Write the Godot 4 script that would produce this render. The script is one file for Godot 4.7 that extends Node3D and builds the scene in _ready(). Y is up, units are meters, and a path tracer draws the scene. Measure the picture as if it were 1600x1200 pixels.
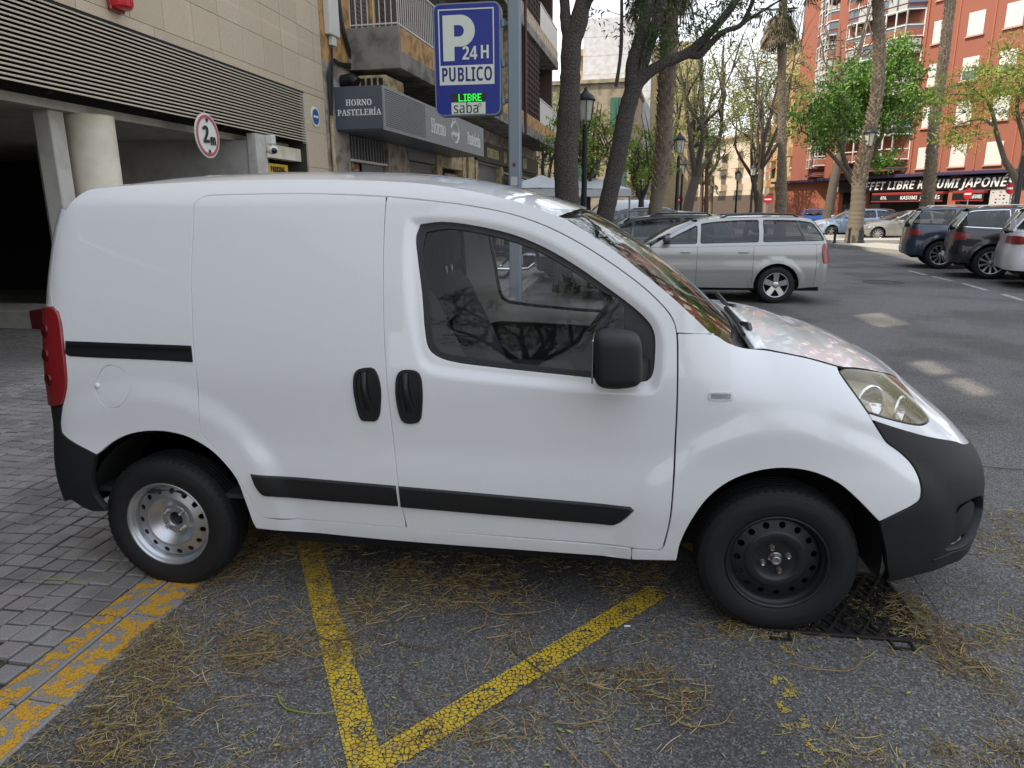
extends Node3D
# A white panel van parked across a bay in a shaded city street.

var M := {}
var rng := RandomNumberGenerator.new()

func _ready() -> void:
	rng.seed = 20240611
	setup_view()
	make_materials()
	build_ground()
	build_left_buildings()
	build_far_buildings()
	build_van()
	build_cars()
	build_street_things()
	build_trees()
	build_litter()

func setup_view() -> void:
	var cam := Camera3D.new()
	cam.name = "camera"
	add_child(cam)
	cam.fov = rad_to_deg(2 * atan(600.0 / 1100.0))
	cam.near = 0.05
	cam.far = 2000
	cam.position = Vector3(0, 1.6058, 0)
	cam.basis = Basis(Vector3.RIGHT, -0.24437) * Basis(Vector3.BACK, -0.0066)
	cam.current = true
	var env := Environment.new()
	env.background_mode = Environment.BG_SKY
	var sky := Sky.new()
	var sm := ProceduralSkyMaterial.new()
	sm.sky_top_color = Color(0.775, 0.812, 0.872)
	sm.sky_horizon_color = Color(0.872, 0.875, 0.872)
	sm.sky_curve = 0.22
	sm.ground_bottom_color = Color(0.35, 0.33, 0.31)
	sm.ground_horizon_color = Color(0.75, 0.78, 0.82)
	sm.sun_angle_max = 20.0
	sky.sky_material = sm
	env.sky = sky
	env.background_energy_multiplier = 1.0
	env.tonemap_mode = Environment.TONE_MAPPER_LINEAR
	env.tonemap_exposure = 2.15
	env.sdfgi_enabled = true
	env.ssao_enabled = true
	env.ssil_enabled = true
	var we := WorldEnvironment.new()
	we.name = "environment"
	we.environment = env
	add_child(we)
	var sun := DirectionalLight3D.new()
	sun.name = "sun"
	add_child(sun)
	sun.light_energy = 0.85
	sun.light_color = Color(1.0, 0.95, 0.86)
	sun.light_angular_distance = 0.5
	sun.shadow_enabled = true
	var to_sun := (st(-0.75, -0.45) + Vector3.UP * 1.25).normalized()
	sun.look_at_from_position(Vector3.ZERO, -to_sun, Vector3.UP if absf(to_sun.y) < 0.98 else Vector3.RIGHT)
# ------------------------------------------------------------------ shapes
class Spline:
	var x: PackedFloat64Array
	var y: PackedFloat64Array
	var m: PackedFloat64Array
	func _init(xs: Array, ys: Array) -> void:
		x = PackedFloat64Array(xs)
		y = PackedFloat64Array(ys)
		m = PackedFloat64Array()
		m.resize(x.size())
		var n := x.size()
		for i in n:
			if i == 0:
				m[i] = (y[1] - y[0]) / (x[1] - x[0])
			elif i == n - 1:
				m[i] = (y[n - 1] - y[n - 2]) / (x[n - 1] - x[n - 2])
			else:
				var h0 := x[i] - x[i - 1]
				var h1 := x[i + 1] - x[i]
				var d0 := (y[i] - y[i - 1]) / h0
				var d1 := (y[i + 1] - y[i]) / h1
				m[i] = 0.0 if d0 * d1 <= 0.0 else (d0 * h1 + d1 * h0) / (h0 + h1)
	func at(t: float) -> float:
		var n := x.size()
		if t <= x[0]:
			return y[0]
		if t >= x[n - 1]:
			return y[n - 1]
		var i := 0
		while i < n - 2 and t > x[i + 1]:
			i += 1
		var h := x[i + 1] - x[i]
		var s := (t - x[i]) / h
		var s2 := s * s
		var s3 := s2 * s
		return (2 * s3 - 3 * s2 + 1) * y[i] + (s3 - 2 * s2 + s) * h * m[i] + (3 * s2 - 2 * s3) * y[i + 1] + (s3 - s2) * h * m[i + 1]


# The skin of a vehicle: u runs along the side (wrapping round the nose and the tail), y is the height.
class Hull:
	var half: Spline
	var nose: Spline
	var tail: Spline
	var x0 := 2.3
	var x1 := -0.25
	var tail_len := 0.34
	var flares := []
	var roll_from := 0.84
	var roll_over := 0.26
	var roll_by := 0.11
	var roll_u := 2.1
	var roll_w := 0.45
	var top: Spline = null
	var top_r := 0.1
	var top_k := 0.05
	var press := PackedVector2Array()
	var press_depth := 0.0
	var press_width := 0.04
	var ff: PackedVector2Array
	var fr: PackedVector2Array
	var flen := 1.0
	var rlen := 1.0
	static func quarter(n: float) -> Array:
		var raw := PackedVector2Array()
		var acc := PackedFloat64Array()
		var total := 0.0
		var big := 1600
		for i in big + 1:
			var th := PI / 2 * i / big
			var p := Vector2(pow(sin(th), 2 / n), pow(maxf(cos(th), 0.0), 2 / n))
			if i > 0:
				total += p.distance_to(raw[i - 1])
			raw.append(p)
			acc.append(total)
		var out := PackedVector2Array()
		var j := 0
		for k in 257:
			var want := total * k / 256.0
			while j < big - 1 and acc[j + 1] < want:
				j += 1
			var t := clampf((want - acc[j]) / maxf(acc[j + 1] - acc[j], 1e-9), 0, 1)
			out.append(raw[j].lerp(raw[j + 1], t))
		return [out, total]
	func setup(nf: float, nr: float) -> void:
		var a := quarter(nf)
		ff = a[0]
		flen = a[1]
		a = quarter(nr)
		fr = a[0]
		rlen = a[1]
	static func sm(t: float) -> float:
		t = clampf(t, 0, 1)
		return t * t * (3 - 2 * t)
	func umax() -> float:
		return x0 + flen
	func umin() -> float:
		return x1 - rlen * tail_len
	static func look(tab: PackedVector2Array, t: float) -> Vector2:
		t = clampf(t, 0, 1) * 256
		var i := mini(int(t), 255)
		return tab[i].lerp(tab[i + 1], t - i)
	func at(u: float, y: float) -> Vector3:
		var s := half.at(y)
		var f := 0.0
		for q in flares:
			var dx: float = u - q[0]
			var dy: float = y - q[1]
			if absf(dx) < 0.8:
				var d := sqrt(dx * dx + dy * dy)
				f = maxf(f, q[4] * sm((q[3] - d) / (q[3] - q[2])))
		s += f
		if u > roll_u and y > roll_from:
			var t := minf((y - roll_from) / roll_over, 1.3)
			s -= sm((u - roll_u) / roll_w) * roll_by * t * t
		if top:
			var tt := clampf((y - (top.at(u) - top_r)) / top_r, 0, 1.1)
			s -= top_k * tt * tt
		if press.size() and u > 1.05 and u < 2.1 and y > 0.9:
			var p := Vector2(u, y)
			if Geometry2D.is_point_in_polygon(p, press):
				var best := 1.0
				for i in press.size():
					best = minf(best, p.distance_squared_to(Geometry2D.get_closest_point_to_segment(p, press[i], press[(i + 1) % press.size()])))
				s -= press_depth * sm(sqrt(best) / press_width)
		if u > x0:
			var c := look(ff, (u - x0) / flen)
			return Vector3(x0 + (nose.at(y) - x0) * c.x, y, s * c.y)
		if u < x1:
			var c := look(fr, (x1 - u) / tail_len / rlen)
			return Vector3(x1 - (x1 - tail.at(y)) * c.x, y, s * c.y)
		return Vector3(u, y, s)
	func normal(u: float, y: float) -> Vector3:
		var e := 0.004
		var a := at(u + e, y) - at(u - e, y)
		var b := at(u, y + e) - at(u, y - e)
		var n := a.cross(b)
		return n.normalized() if n.length() > 1e-12 else Vector3(1 if u > 1 else -1, 0, 0)


class Builder:
	var v := PackedVector3Array()
	var n := PackedVector3Array()
	var uv := PackedVector2Array()
	var c := PackedColorArray()
	var i := PackedInt32Array()
	func vert(p: Vector3, nn: Vector3, t := Vector2.ZERO) -> int:
		v.append(p)
		n.append(nn)
		uv.append(t)
		return v.size() - 1
	# counter-clockwise a, b, c seen from outside; stored the way Godot wants it
	func tri(a: int, b: int, d: int) -> void:
		i.append(a)
		i.append(d)
		i.append(b)
	func quad(a: int, b: int, d: int, e: int) -> void:
		tri(a, b, d)
		tri(a, d, e)
	func face(ps: Array, t: Array = []) -> void:
		var nn: Vector3 = (ps[1] - ps[0]).cross(ps[2] - ps[0]).normalized()
		var k := v.size()
		for j in ps.size():
			vert(ps[j], nn, t[j] if t.size() else Vector2.ZERO)
		for j in range(1, ps.size() - 1):
			tri(k, k + j, k + j + 1)
	func box(lo: Vector3, hi: Vector3) -> void:
		var x0 := minf(lo.x, hi.x)
		var x1 := maxf(lo.x, hi.x)
		var y0 := minf(lo.y, hi.y)
		var y1 := maxf(lo.y, hi.y)
		var z0 := minf(lo.z, hi.z)
		var z1 := maxf(lo.z, hi.z)
		face([Vector3(x0, y0, z1), Vector3(x1, y0, z1), Vector3(x1, y1, z1), Vector3(x0, y1, z1)], [Vector2(x0, -y0), Vector2(x1, -y0), Vector2(x1, -y1), Vector2(x0, -y1)])
		face([Vector3(x1, y0, z0), Vector3(x0, y0, z0), Vector3(x0, y1, z0), Vector3(x1, y1, z0)])
		face([Vector3(x1, y0, z1), Vector3(x1, y0, z0), Vector3(x1, y1, z0), Vector3(x1, y1, z1)], [Vector2(-z1, -y0), Vector2(-z0, -y0), Vector2(-z0, -y1), Vector2(-z1, -y1)])
		face([Vector3(x0, y0, z0), Vector3(x0, y0, z1), Vector3(x0, y1, z1), Vector3(x0, y1, z0)])
		face([Vector3(x0, y1, z1), Vector3(x1, y1, z1), Vector3(x1, y1, z0), Vector3(x0, y1, z0)])
		face([Vector3(x0, y0, z0), Vector3(x1, y0, z0), Vector3(x1, y0, z1), Vector3(x0, y0, z1)])
	# box with chamfered edges
	func cbox(lo: Vector3, hi: Vector3, e: float) -> void:
		var m := (lo + hi) / 2
		var h := (hi - lo).abs() / 2
		e = minf(e, minf(h.x, minf(h.y, h.z)) * 0.6)
		var s := [-1.0, 1.0]
		for ax in 3:
			for sg in s:
				var q := []
				for k in [[-1, -1], [1, -1], [1, 1], [-1, 1]]:
					var p := Vector3.ZERO
					p[ax] = sg * h[ax]
					p[(ax + 1) % 3] = k[0] * (h[(ax + 1) % 3] - e)
					p[(ax + 2) % 3] = k[1] * (h[(ax + 2) % 3] - e)
					q.append(m + p)
				if sg < 0:
					q.reverse()
				face(q)
			# edges along ax
			var b := (ax + 1) % 3
			var d := (ax + 2) % 3
			for sb in s:
				for sd in s:
					var p0 := Vector3.ZERO
					var p1 := Vector3.ZERO
					p0[ax] = -(h[ax] - e)
					p0[b] = sb * h[b]
					p0[d] = sd * (h[d] - e)
					p1 = p0
					p1[b] = sb * (h[b] - e)
					p1[d] = sd * h[d]
					var p2 := p1
					p2[ax] = -p1[ax]
					var p3 := p0
					p3[ax] = -p0[ax]
					var q := [m + p0, m + p1, m + p2, m + p3]
					if sb * sd > 0:
						q.reverse()
					face(q)
		for sx in s:
			for sy in s:
				for sz in s:
					var q := [m + Vector3(sx * h.x, sy * (h.y - e), sz * (h.z - e)), m + Vector3(sx * (h.x - e), sy * h.y, sz * (h.z - e)), m + Vector3(sx * (h.x - e), sy * (h.y - e), sz * h.z)]
					if sx * sy * sz < 0:
						q.reverse()
					face(q)
	# surface of revolution: profile of (radius, height) about the axis from a towards dir
	func lathe(a: Vector3, dir: Vector3, prof: Array, seg := 24, smooth := true) -> void:
		dir = dir.normalized()
		var s := dir.cross(Vector3.UP if absf(dir.y) < 0.9 else Vector3.RIGHT).normalized()
		var t := s.cross(dir)
		var rows := []
		for k in prof.size():
			var row := []
			for j in seg + 1:
				var an := TAU * j / seg
				row.append(a + dir * prof[k].y + (s * cos(an) + t * sin(an)) * prof[k].x)
			rows.append(row)
		if smooth:
			grid(rows)
		else:
			for k in prof.size() - 1:
				grid([rows[k], rows[k + 1]])
	# rows of points joined into one smooth sheet
	func grid(rows: Array, flip := false) -> void:
		var k := v.size()
		var nr := rows.size()
		var nc: int = rows[0].size()
		for r in nr:
			for q in nc:
				var p: Vector3 = rows[r][q]
				var dc: Vector3 = rows[r][mini(q + 1, nc - 1)] - rows[r][maxi(q - 1, 0)]
				if nc > 3 and (rows[r][0] as Vector3).distance_squared_to(rows[r][nc - 1]) < 1e-10 and (q == 0 or q == nc - 1):
					dc = rows[r][1] - rows[r][nc - 2]
				var dr: Vector3 = rows[mini(r + 1, nr - 1)][q] - rows[maxi(r - 1, 0)][q]
				var nn := dc.cross(dr)
				if nn.length_squared() < 1e-16:
					var r2 := mini(r + 1, nr - 1) if r < nr / 2 else maxi(r - 1, 0)
					dc = rows[r2][mini(q + 1, nc - 1)] - rows[r2][maxi(q - 1, 0)]
					nn = dc.cross(dr)
				nn = nn.normalized()
				vert(p, -nn if flip else nn, Vector2(float(q) / (nc - 1), float(r) / maxi(nr - 1, 1)))
		for r in nr - 1:
			for q in nc - 1:
				var a := k + r * nc + q
				if flip:
					quad(a, a + nc, a + nc + 1, a + 1)
				else:
					quad(a, a + 1, a + nc + 1, a + nc)
	func tube(ps: Array, radius, seg := 8, caps := true) -> void:
		var rows := []
		var nrm := Vector3.ZERO
		for k in ps.size():
			var d: Vector3 = (ps[mini(k + 1, ps.size() - 1)] - ps[maxi(k - 1, 0)])
			d = d.normalized()
			if k == 0:
				nrm = d.cross(Vector3.UP if absf(d.y) < 0.9 else Vector3.RIGHT).normalized()
			else:
				nrm = (nrm - d * nrm.dot(d)).normalized()
			var b := nrm.cross(d)
			var r: float = radius[k] if radius is Array else radius
			var row := []
			for j in seg + 1:
				var an := TAU * j / seg
				row.append(ps[k] + (nrm * cos(an) + b * sin(an)) * r)
			rows.append(row)
		grid(rows)
		if caps:
			for e in 2:
				var row: Array = rows[0] if e == 0 else rows[rows.size() - 1]
				var q := row.slice(0, seg)
				if e == 0:
					q.reverse()
				face(q)
	# a flat outline (in the plane of ax and ay through o) given thickness along its normal
	func prism(o: Vector3, ax: Vector3, ay: Vector3, poly: PackedVector2Array, depth: float, back := true) -> void:
		var nz := ax.cross(ay).normalized()
		if Geometry2D.is_polygon_clockwise(poly):
			poly = poly.duplicate()
			poly.reverse()
		var t := Geometry2D.triangulate_polygon(poly)
		for side in ([0, 1] if back else [0]):
			var k := v.size()
			for p in poly:
				vert(o + ax * p.x + ay * p.y - nz * (depth * side), nz if side == 0 else -nz, Vector2(p.x, -p.y))
			for j in range(0, t.size(), 3):
				var q := [t[j], t[j + 1], t[j + 2]]
				var cr := (poly[q[1]] - poly[q[0]]).cross(poly[q[2]] - poly[q[0]])
				if (cr < 0) != (side == 1):
					q.reverse()
				tri(k + q[0], k + q[1], k + q[2])
		for j in poly.size():
			var p := poly[j]
			var q := poly[(j + 1) % poly.size()]
			var a := o + ax * p.x + ay * p.y
			var b := o + ax * q.x + ay * q.y
			face([a - nz * depth, b - nz * depth, b, a])
	func mesh() -> ArrayMesh:
		var arr := []
		arr.resize(Mesh.ARRAY_MAX)
		arr[Mesh.ARRAY_VERTEX] = v
		arr[Mesh.ARRAY_NORMAL] = n
		arr[Mesh.ARRAY_TEX_UV] = uv
		if c.size() == v.size():
			arr[Mesh.ARRAY_COLOR] = c
		arr[Mesh.ARRAY_INDEX] = i
		var m := ArrayMesh.new()
		m.add_surface_from_arrays(Mesh.PRIMITIVE_TRIANGLES, arr)
		return m


func put(b: Builder, called: String, m: Material, parent: Node = self) -> MeshInstance3D:
	return putm(b.mesh(), called, m, parent)

func putm(me: Mesh, called: String, m: Material, parent: Node = self) -> MeshInstance3D:
	var o := MeshInstance3D.new()
	o.name = numbered(called) if parent == self else StringName(called)
	o.mesh = me
	o.material_override = m
	parent.add_child(o, true)
	return o

var taken := {}
func numbered(called: String) -> String:
	var k: int = taken.get(called, 0)
	taken[called] = k + 1
	return called if k == 0 else "%s_%03d" % [called, k]

func thing(called: String, label: String, category: String, group := "", at := Vector3.ZERO, turn := 0.0) -> Node3D:
	var o := Node3D.new()
	o.name = numbered(called)
	add_child(o, true)
	o.position = at
	o.rotation.y = turn
	return tag(o, label, category, group)

func tag(o: Node3D, label: String, category := "", group := "", kind := "") -> Node3D:
	if label:
		o.set_meta("label", label)
	if category:
		o.set_meta("category", category)
	if group:
		o.set_meta("group", group)
	if kind:
		o.set_meta("kind", kind)
	return o

func structure(o: Node3D) -> Node3D:
	o.set_meta("kind", "structure")
	return o

func copy_of(o: Node3D, at: Vector3, turn: float, label: String) -> Node3D:
	var r: Node3D = o.duplicate()
	r.name = numbered(String(o.name).rstrip("0123456789_") if String(o.name).right(4).begins_with("_") else String(o.name))
	add_child(r, true)
	r.position = at
	r.rotation.y = turn
	if label:
		r.set_meta("label", label)
	return r

# street frame: c metres to the right of the camera across the street, d metres along it, y up
const STREET := 0.152
func st(c: float, d: float, y := 0.0) -> Vector3:
	return Vector3(c * cos(STREET) + d * sin(STREET), y, c * sin(STREET) - d * cos(STREET))

func poly(a: Array) -> PackedVector2Array:
	var p := PackedVector2Array()
	for k in range(0, a.size(), 2):
		p.append(Vector2(a[k], a[k + 1]))
	return p

# rounds an outline through its points, keeping corners sharper than `corner` degrees
func smooth(p: PackedVector2Array, corner := 40.0, sub := 4, closed := true) -> PackedVector2Array:
	var n := p.size()
	var sharp := []
	for k in n:
		if not closed and (k == 0 or k == n - 1):
			sharp.append(true)
			continue
		var a := p[k] - p[(k + n - 1) % n]
		var b := p[(k + 1) % n] - p[k]
		sharp.append(absf(rad_to_deg(a.angle_to(b))) > corner)
	var out := PackedVector2Array()
	for k in (n if closed else n - 1):
		var p1 := p[k]
		var p2 := p[(k + 1) % n]
		var p0 := p[(k + n - 1) % n] if not sharp[k] else p1 - (p2 - p1)
		var p3 := p[(k + 2) % n] if not sharp[(k + 1) % n] else p2 + (p2 - p1)
		var l := p1.distance_to(p2)
		var m1 := (p2 - p0).normalized() * l if not sharp[k] else p2 - p1
		var m2 := (p3 - p1).normalized() * l if not sharp[(k + 1) % n] else p2 - p1
		var cnt := maxi(1, mini(sub, int(l / 0.012)))
		for j in cnt:
			var t := float(j) / cnt
			var t2 := t * t
			var t3 := t2 * t
			out.append(p1 * (2 * t3 - 3 * t2 + 1) + m1 * (t3 - 2 * t2 + t) + p2 * (3 * t2 - 2 * t3) + m2 * (t3 - t2))
	if not closed:
		out.append(p[n - 1])
	return out

func inset(p: PackedVector2Array, by: float) -> PackedVector2Array:
	var r := Geometry2D.offset_polygon(p, -by, Geometry2D.JOIN_MITER)
	var best := PackedVector2Array()
	for q in r:
		if q.size() > best.size():
			best = q
	return best

# a piece of a vehicle's skin: the outline p (u, y) without its holes, `off` metres proud of the hull
func skin(b: Builder, h: Hull, p: PackedVector2Array, holes: Array, cell: float, side: float, off := 0.0, skirt := 0.02) -> void:
	var lo := p[0]
	var hi := p[0]
	for q in p:
		lo = lo.min(q)
		hi = hi.max(q)
	var nx := int(ceil((hi.x - lo.x) / cell))
	var ny := int(ceil((hi.y - lo.y) / cell))
	var touched := {}
	for ring in [p] + holes:
		for k in ring.size():
			var a: Vector2 = ring[k]
			var e: Vector2 = ring[(k + 1) % ring.size()]
			var steps := int(a.distance_to(e) / (cell * 0.12)) + 1
			for j in steps + 1:
				var q := (a.lerp(e, float(j) / steps) - lo) / cell
				touched[int(floor(q.y)) * 4096 + int(floor(q.x))] = true
	var cache := {}
	for iy in ny:
		for ix in nx:
			var o := lo + Vector2(ix, iy) * cell
			if touched.has(iy * 4096 + ix):
				var sq := PackedVector2Array([o, o + Vector2(cell, 0), o + Vector2(cell, cell), o + Vector2(0, cell)])
				var bits: Array = []
				bits.append_array(Geometry2D.intersect_polygons(sq, p))
				for hole in holes:
					var next := []
					for q in bits:
						next.append_array(Geometry2D.clip_polygons(q, hole))
					bits = next
				for q in bits:
					if q.size() < 3:
						continue
					var t := Geometry2D.triangulate_polygon(q)
					var k := b.v.size()
					for w in q:
						_skin_vert(b, h, w, side, off)
					for j in range(0, t.size(), 3):
						var cr: float = (q[t[j + 1]] - q[t[j]]).cross(q[t[j + 2]] - q[t[j]])
						if (cr > 0) == (side > 0):
							b.tri(k + t[j], k + t[j + 1], k + t[j + 2])
						else:
							b.tri(k + t[j], k + t[j + 2], k + t[j + 1])
			else:
				var m := o + Vector2(cell, cell) * 0.5
				if not Geometry2D.is_point_in_polygon(m, p):
					continue
				var out := false
				for hole in holes:
					if Geometry2D.is_point_in_polygon(m, hole):
						out = true
				if out:
					continue
				var id := []
				for k in [[0, 0], [1, 0], [1, 1], [0, 1]]:
					var key: int = (iy + k[1]) * 4096 + ix + k[0]
					if not cache.has(key):
						cache[key] = _skin_vert(b, h, lo + Vector2(ix + k[0], iy + k[1]) * cell, side, off)
					id.append(cache[key])
				if side > 0:
					b.quad(id[0], id[1], id[2], id[3])
				else:
					b.quad(id[0], id[3], id[2], id[1])
	if skirt > 0:
		for ri in holes.size() + 1:
			var ring: PackedVector2Array = p if ri == 0 else holes[ri - 1]
			var ccw := not Geometry2D.is_polygon_clockwise(ring)
			var outward := 1.0 if ccw == (ri == 0) else -1.0
			var r0 := []
			var r1 := []
			var r2 := []
			for k in ring.size() + 1:
				var q := ring[k % ring.size()]
				var tg := (ring[(k + 1) % ring.size()] - ring[(k + ring.size() - 1) % ring.size()]).normalized()
				var o2 := Vector2(tg.y, -tg.x) * outward
				var nn := h.normal(q.x, q.y)
				var a := h.at(q.x, q.y) + nn * off
				var du := (h.at(q.x + 0.003, q.y) - h.at(q.x - 0.003, q.y)).normalized()
				var dy := nn.cross(du)
				var o3 := (du * o2.x + dy * o2.y).normalized()
				var flipz := Vector3(1, 1, side)
				r0.append([a * flipz, nn * flipz])
				r1.append([(a + o3 * 0.0012 - nn * 0.0016) * flipz, (o3 * 0.9 + nn * 0.4).normalized() * flipz])
				r2.append([(a + o3 * 0.0012 - nn * skirt) * flipz, o3 * flipz])
			for rr in [[r0, r1], [r1, r2]]:
				var k0 := b.v.size()
				for k in r0.size():
					b.vert(rr[0][k][0], rr[0][k][1])
					b.vert(rr[1][k][0], rr[1][k][1])
				for k in r0.size() - 1:
					var q := k0 + k * 2
					if (outward > 0) == (side > 0):
						b.quad(q, q + 1, q + 3, q + 2)
					else:
						b.quad(q, q + 2, q + 3, q + 1)

func _skin_vert(b: Builder, h: Hull, w: Vector2, side: float, off: float) -> int:
	var nn := h.normal(w.x, w.y)
	var p := h.at(w.x, w.y) + nn * off
	return b.vert(Vector3(p.x, p.y, p.z * side), Vector3(nn.x, nn.y, nn.z * side), Vector2(w.x, -w.y))

# sheet from the near edge (z > 0) across to its mirror image, bulged by bulge[k] in the middle
func across(b: Builder, edge: Array, bulge: Array, cols := 16, power := 2.0) -> void:
	var rows := []
	for k in edge.size():
		var row := []
		for j in cols + 1:
			var t := 1.0 - 2.0 * j / cols
			var e: Vector3 = edge[k]
			row.append(Vector3(e.x, e.y, e.z * t) + bulge[k] * (1.0 - pow(absf(t), power)))
		rows.append(row)
	b.grid(rows, true)
# ------------------------------------------------------------------ materials (base colours are linear values)
func lin(r: float, g: float, b: float) -> Color:
	return Color(r, g, b).linear_to_srgb()

func mat(r: float, g: float, b: float, rough := 0.6, metal := 0.0) -> StandardMaterial3D:
	var m := StandardMaterial3D.new()
	m.albedo_color = lin(r, g, b)
	m.roughness = rough
	m.metallic = metal
	return m

func paint(r: float, g: float, b: float, flake := 0.0) -> StandardMaterial3D:
	var m := mat(r, g, b, 0.32, flake)
	m.clearcoat_enabled = true
	m.clearcoat = 1.0
	m.clearcoat_roughness = 0.03
	return m

func glass(r: float, g: float, b: float, a: float) -> StandardMaterial3D:
	var m := mat(r, g, b, 0.02)
	m.transparency = BaseMaterial3D.TRANSPARENCY_ALPHA
	m.albedo_color.a = a
	m.metallic_specular = 0.6
	return m

func noise_tex(freq: float, octaves: int, stops: Array, sd := 1, size := 512, kind := FastNoiseLite.TYPE_SIMPLEX_SMOOTH) -> NoiseTexture2D:
	var t := NoiseTexture2D.new()
	var n := FastNoiseLite.new()
	n.noise_type = kind
	n.seed = sd
	n.frequency = freq
	n.fractal_octaves = octaves
	t.width = size
	t.height = size
	t.seamless = true
	t.noise = n
	var g := Gradient.new()
	var off := PackedFloat32Array()
	var col := PackedColorArray()
	for s in stops:
		off.append(s[0])
		col.append(s[1] if s[1] is Color else lin(s[1], s[1], s[1]))
	g.offsets = off
	g.colors = col
	t.color_ramp = g
	return t

func bump_tex(freq: float, octaves: int, strength: float, sd := 1, size := 512) -> NoiseTexture2D:
	var t := NoiseTexture2D.new()
	var n := FastNoiseLite.new()
	n.seed = sd
	n.frequency = freq
	n.fractal_octaves = octaves
	t.width = size
	t.height = size
	t.seamless = true
	t.noise = n
	t.as_normal_map = true
	t.bump_strength = strength
	return t

func textured(m: StandardMaterial3D, tex: Texture2D, scale: float, normal: Texture2D = null, depth := 1.0, world := true) -> StandardMaterial3D:
	m.albedo_texture = tex
	m.uv1_triplanar = true
	m.uv1_world_triplanar = world
	m.uv1_scale = Vector3.ONE * scale
	if normal:
		m.normal_enabled = true
		m.normal_texture = normal
		m.normal_scale = depth
	return m

func make_materials() -> void:
	M.white_paint = paint(0.80, 0.805, 0.81)
	M.black_plastic = mat(0.010, 0.0105, 0.012, 0.42)
	M.black_gloss = mat(0.012, 0.012, 0.014, 0.18)
	M.bumper_plastic = textured(mat(0.010, 0.0102, 0.011, 0.62), null, 6.0, bump_tex(0.12, 3, 1.5, 3, 256), 0.15, false)
	M.rubber = mat(0.008, 0.008, 0.0085, 0.7)
	M.seal = mat(0.02, 0.021, 0.024, 0.5)
	M.dark_void = mat(0.008, 0.008, 0.009, 0.9)
	M.rim_silver = mat(0.50, 0.51, 0.53, 0.34, 0.85)
	M.rim_black = mat(0.014, 0.015, 0.017, 0.42)
	M.steel = mat(0.45, 0.45, 0.46, 0.3, 0.9)
	M.rusty = mat(0.16, 0.08, 0.045, 0.8)
	M.rusty_steel = mat(0.22, 0.17, 0.13, 0.5, 0.6)
	M.chrome = mat(0.85, 0.86, 0.88, 0.08, 1.0)
	M.red_lens = mat(0.26, 0.006, 0.010, 0.12)
	M.red_lens.clearcoat_enabled = true
	M.red_dark = mat(0.09, 0.003, 0.006, 0.2)
	M.window_glass = glass(0.008, 0.011, 0.011, 0.10)
	M.window_glass.metallic_specular = 0.38
	M.wind_glass = glass(0.012, 0.016, 0.014, 0.30)
	M.lamp_glass = glass(0.75, 0.62, 0.36, 0.22)
	M.lamp_inner = mat(0.60, 0.52, 0.38, 0.35, 0.4)
	M.seat_cloth = mat(0.018, 0.019, 0.022, 0.9)
	M.dash = mat(0.02, 0.021, 0.023, 0.6)
	M.inner_white = mat(0.66, 0.68, 0.62, 0.5)
	M.inner_dark = mat(0.03, 0.03, 0.033, 0.8)
	M.indicator = glass(0.8, 0.85, 0.9, 0.35)
	M.print_white = mat(0.8, 0.8, 0.78, 0.6)
	M.dark_sign = mat(.03, .032, .03, .5)
	M.gold = mat(.55, .47, .28, .45)
	M.awning_dark = mat(.018, .024, .026, .8)
	M.galv_iron = mat(.30, .33, .36, .5, .3)
# ------------------------------------------------------------------ ground
func cell_tex(freq: float, stops: Array, sd: int, size := 1024, normal := 0.0) -> NoiseTexture2D:
	var t := NoiseTexture2D.new()
	var n := FastNoiseLite.new()
	n.noise_type = FastNoiseLite.TYPE_CELLULAR
	n.cellular_return_type = FastNoiseLite.RETURN_CELL_VALUE if normal == 0.0 else FastNoiseLite.RETURN_DISTANCE
	n.cellular_jitter = 1.0
	n.fractal_type = FastNoiseLite.FRACTAL_NONE if normal == 0.0 else FastNoiseLite.FRACTAL_FBM
	n.fractal_octaves = 2
	n.seed = sd
	n.frequency = freq
	t.width = size
	t.height = size
	t.seamless = true
	t.seamless_blend_skirt = 0.05
	t.noise = n
	if normal > 0:
		t.as_normal_map = true
		t.bump_strength = normal
	else:
		var g := Gradient.new()
		var off := PackedFloat32Array()
		var col := PackedColorArray()
		for s in stops:
			off.append(s[0])
			col.append(s[1])
		g.offsets = off
		g.colors = col
		t.color_ramp = g
	return t

func add_detail(m: StandardMaterial3D, tex: Texture2D, scale: float) -> void:
	m.detail_enabled = true
	m.detail_blend_mode = BaseMaterial3D.BLEND_MODE_MUL
	m.detail_albedo = tex
	m.detail_uv_layer = BaseMaterial3D.DETAIL_UV_2
	m.uv2_triplanar = true
	m.uv2_world_triplanar = true
	m.uv2_scale = Vector3.ONE * scale

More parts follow.
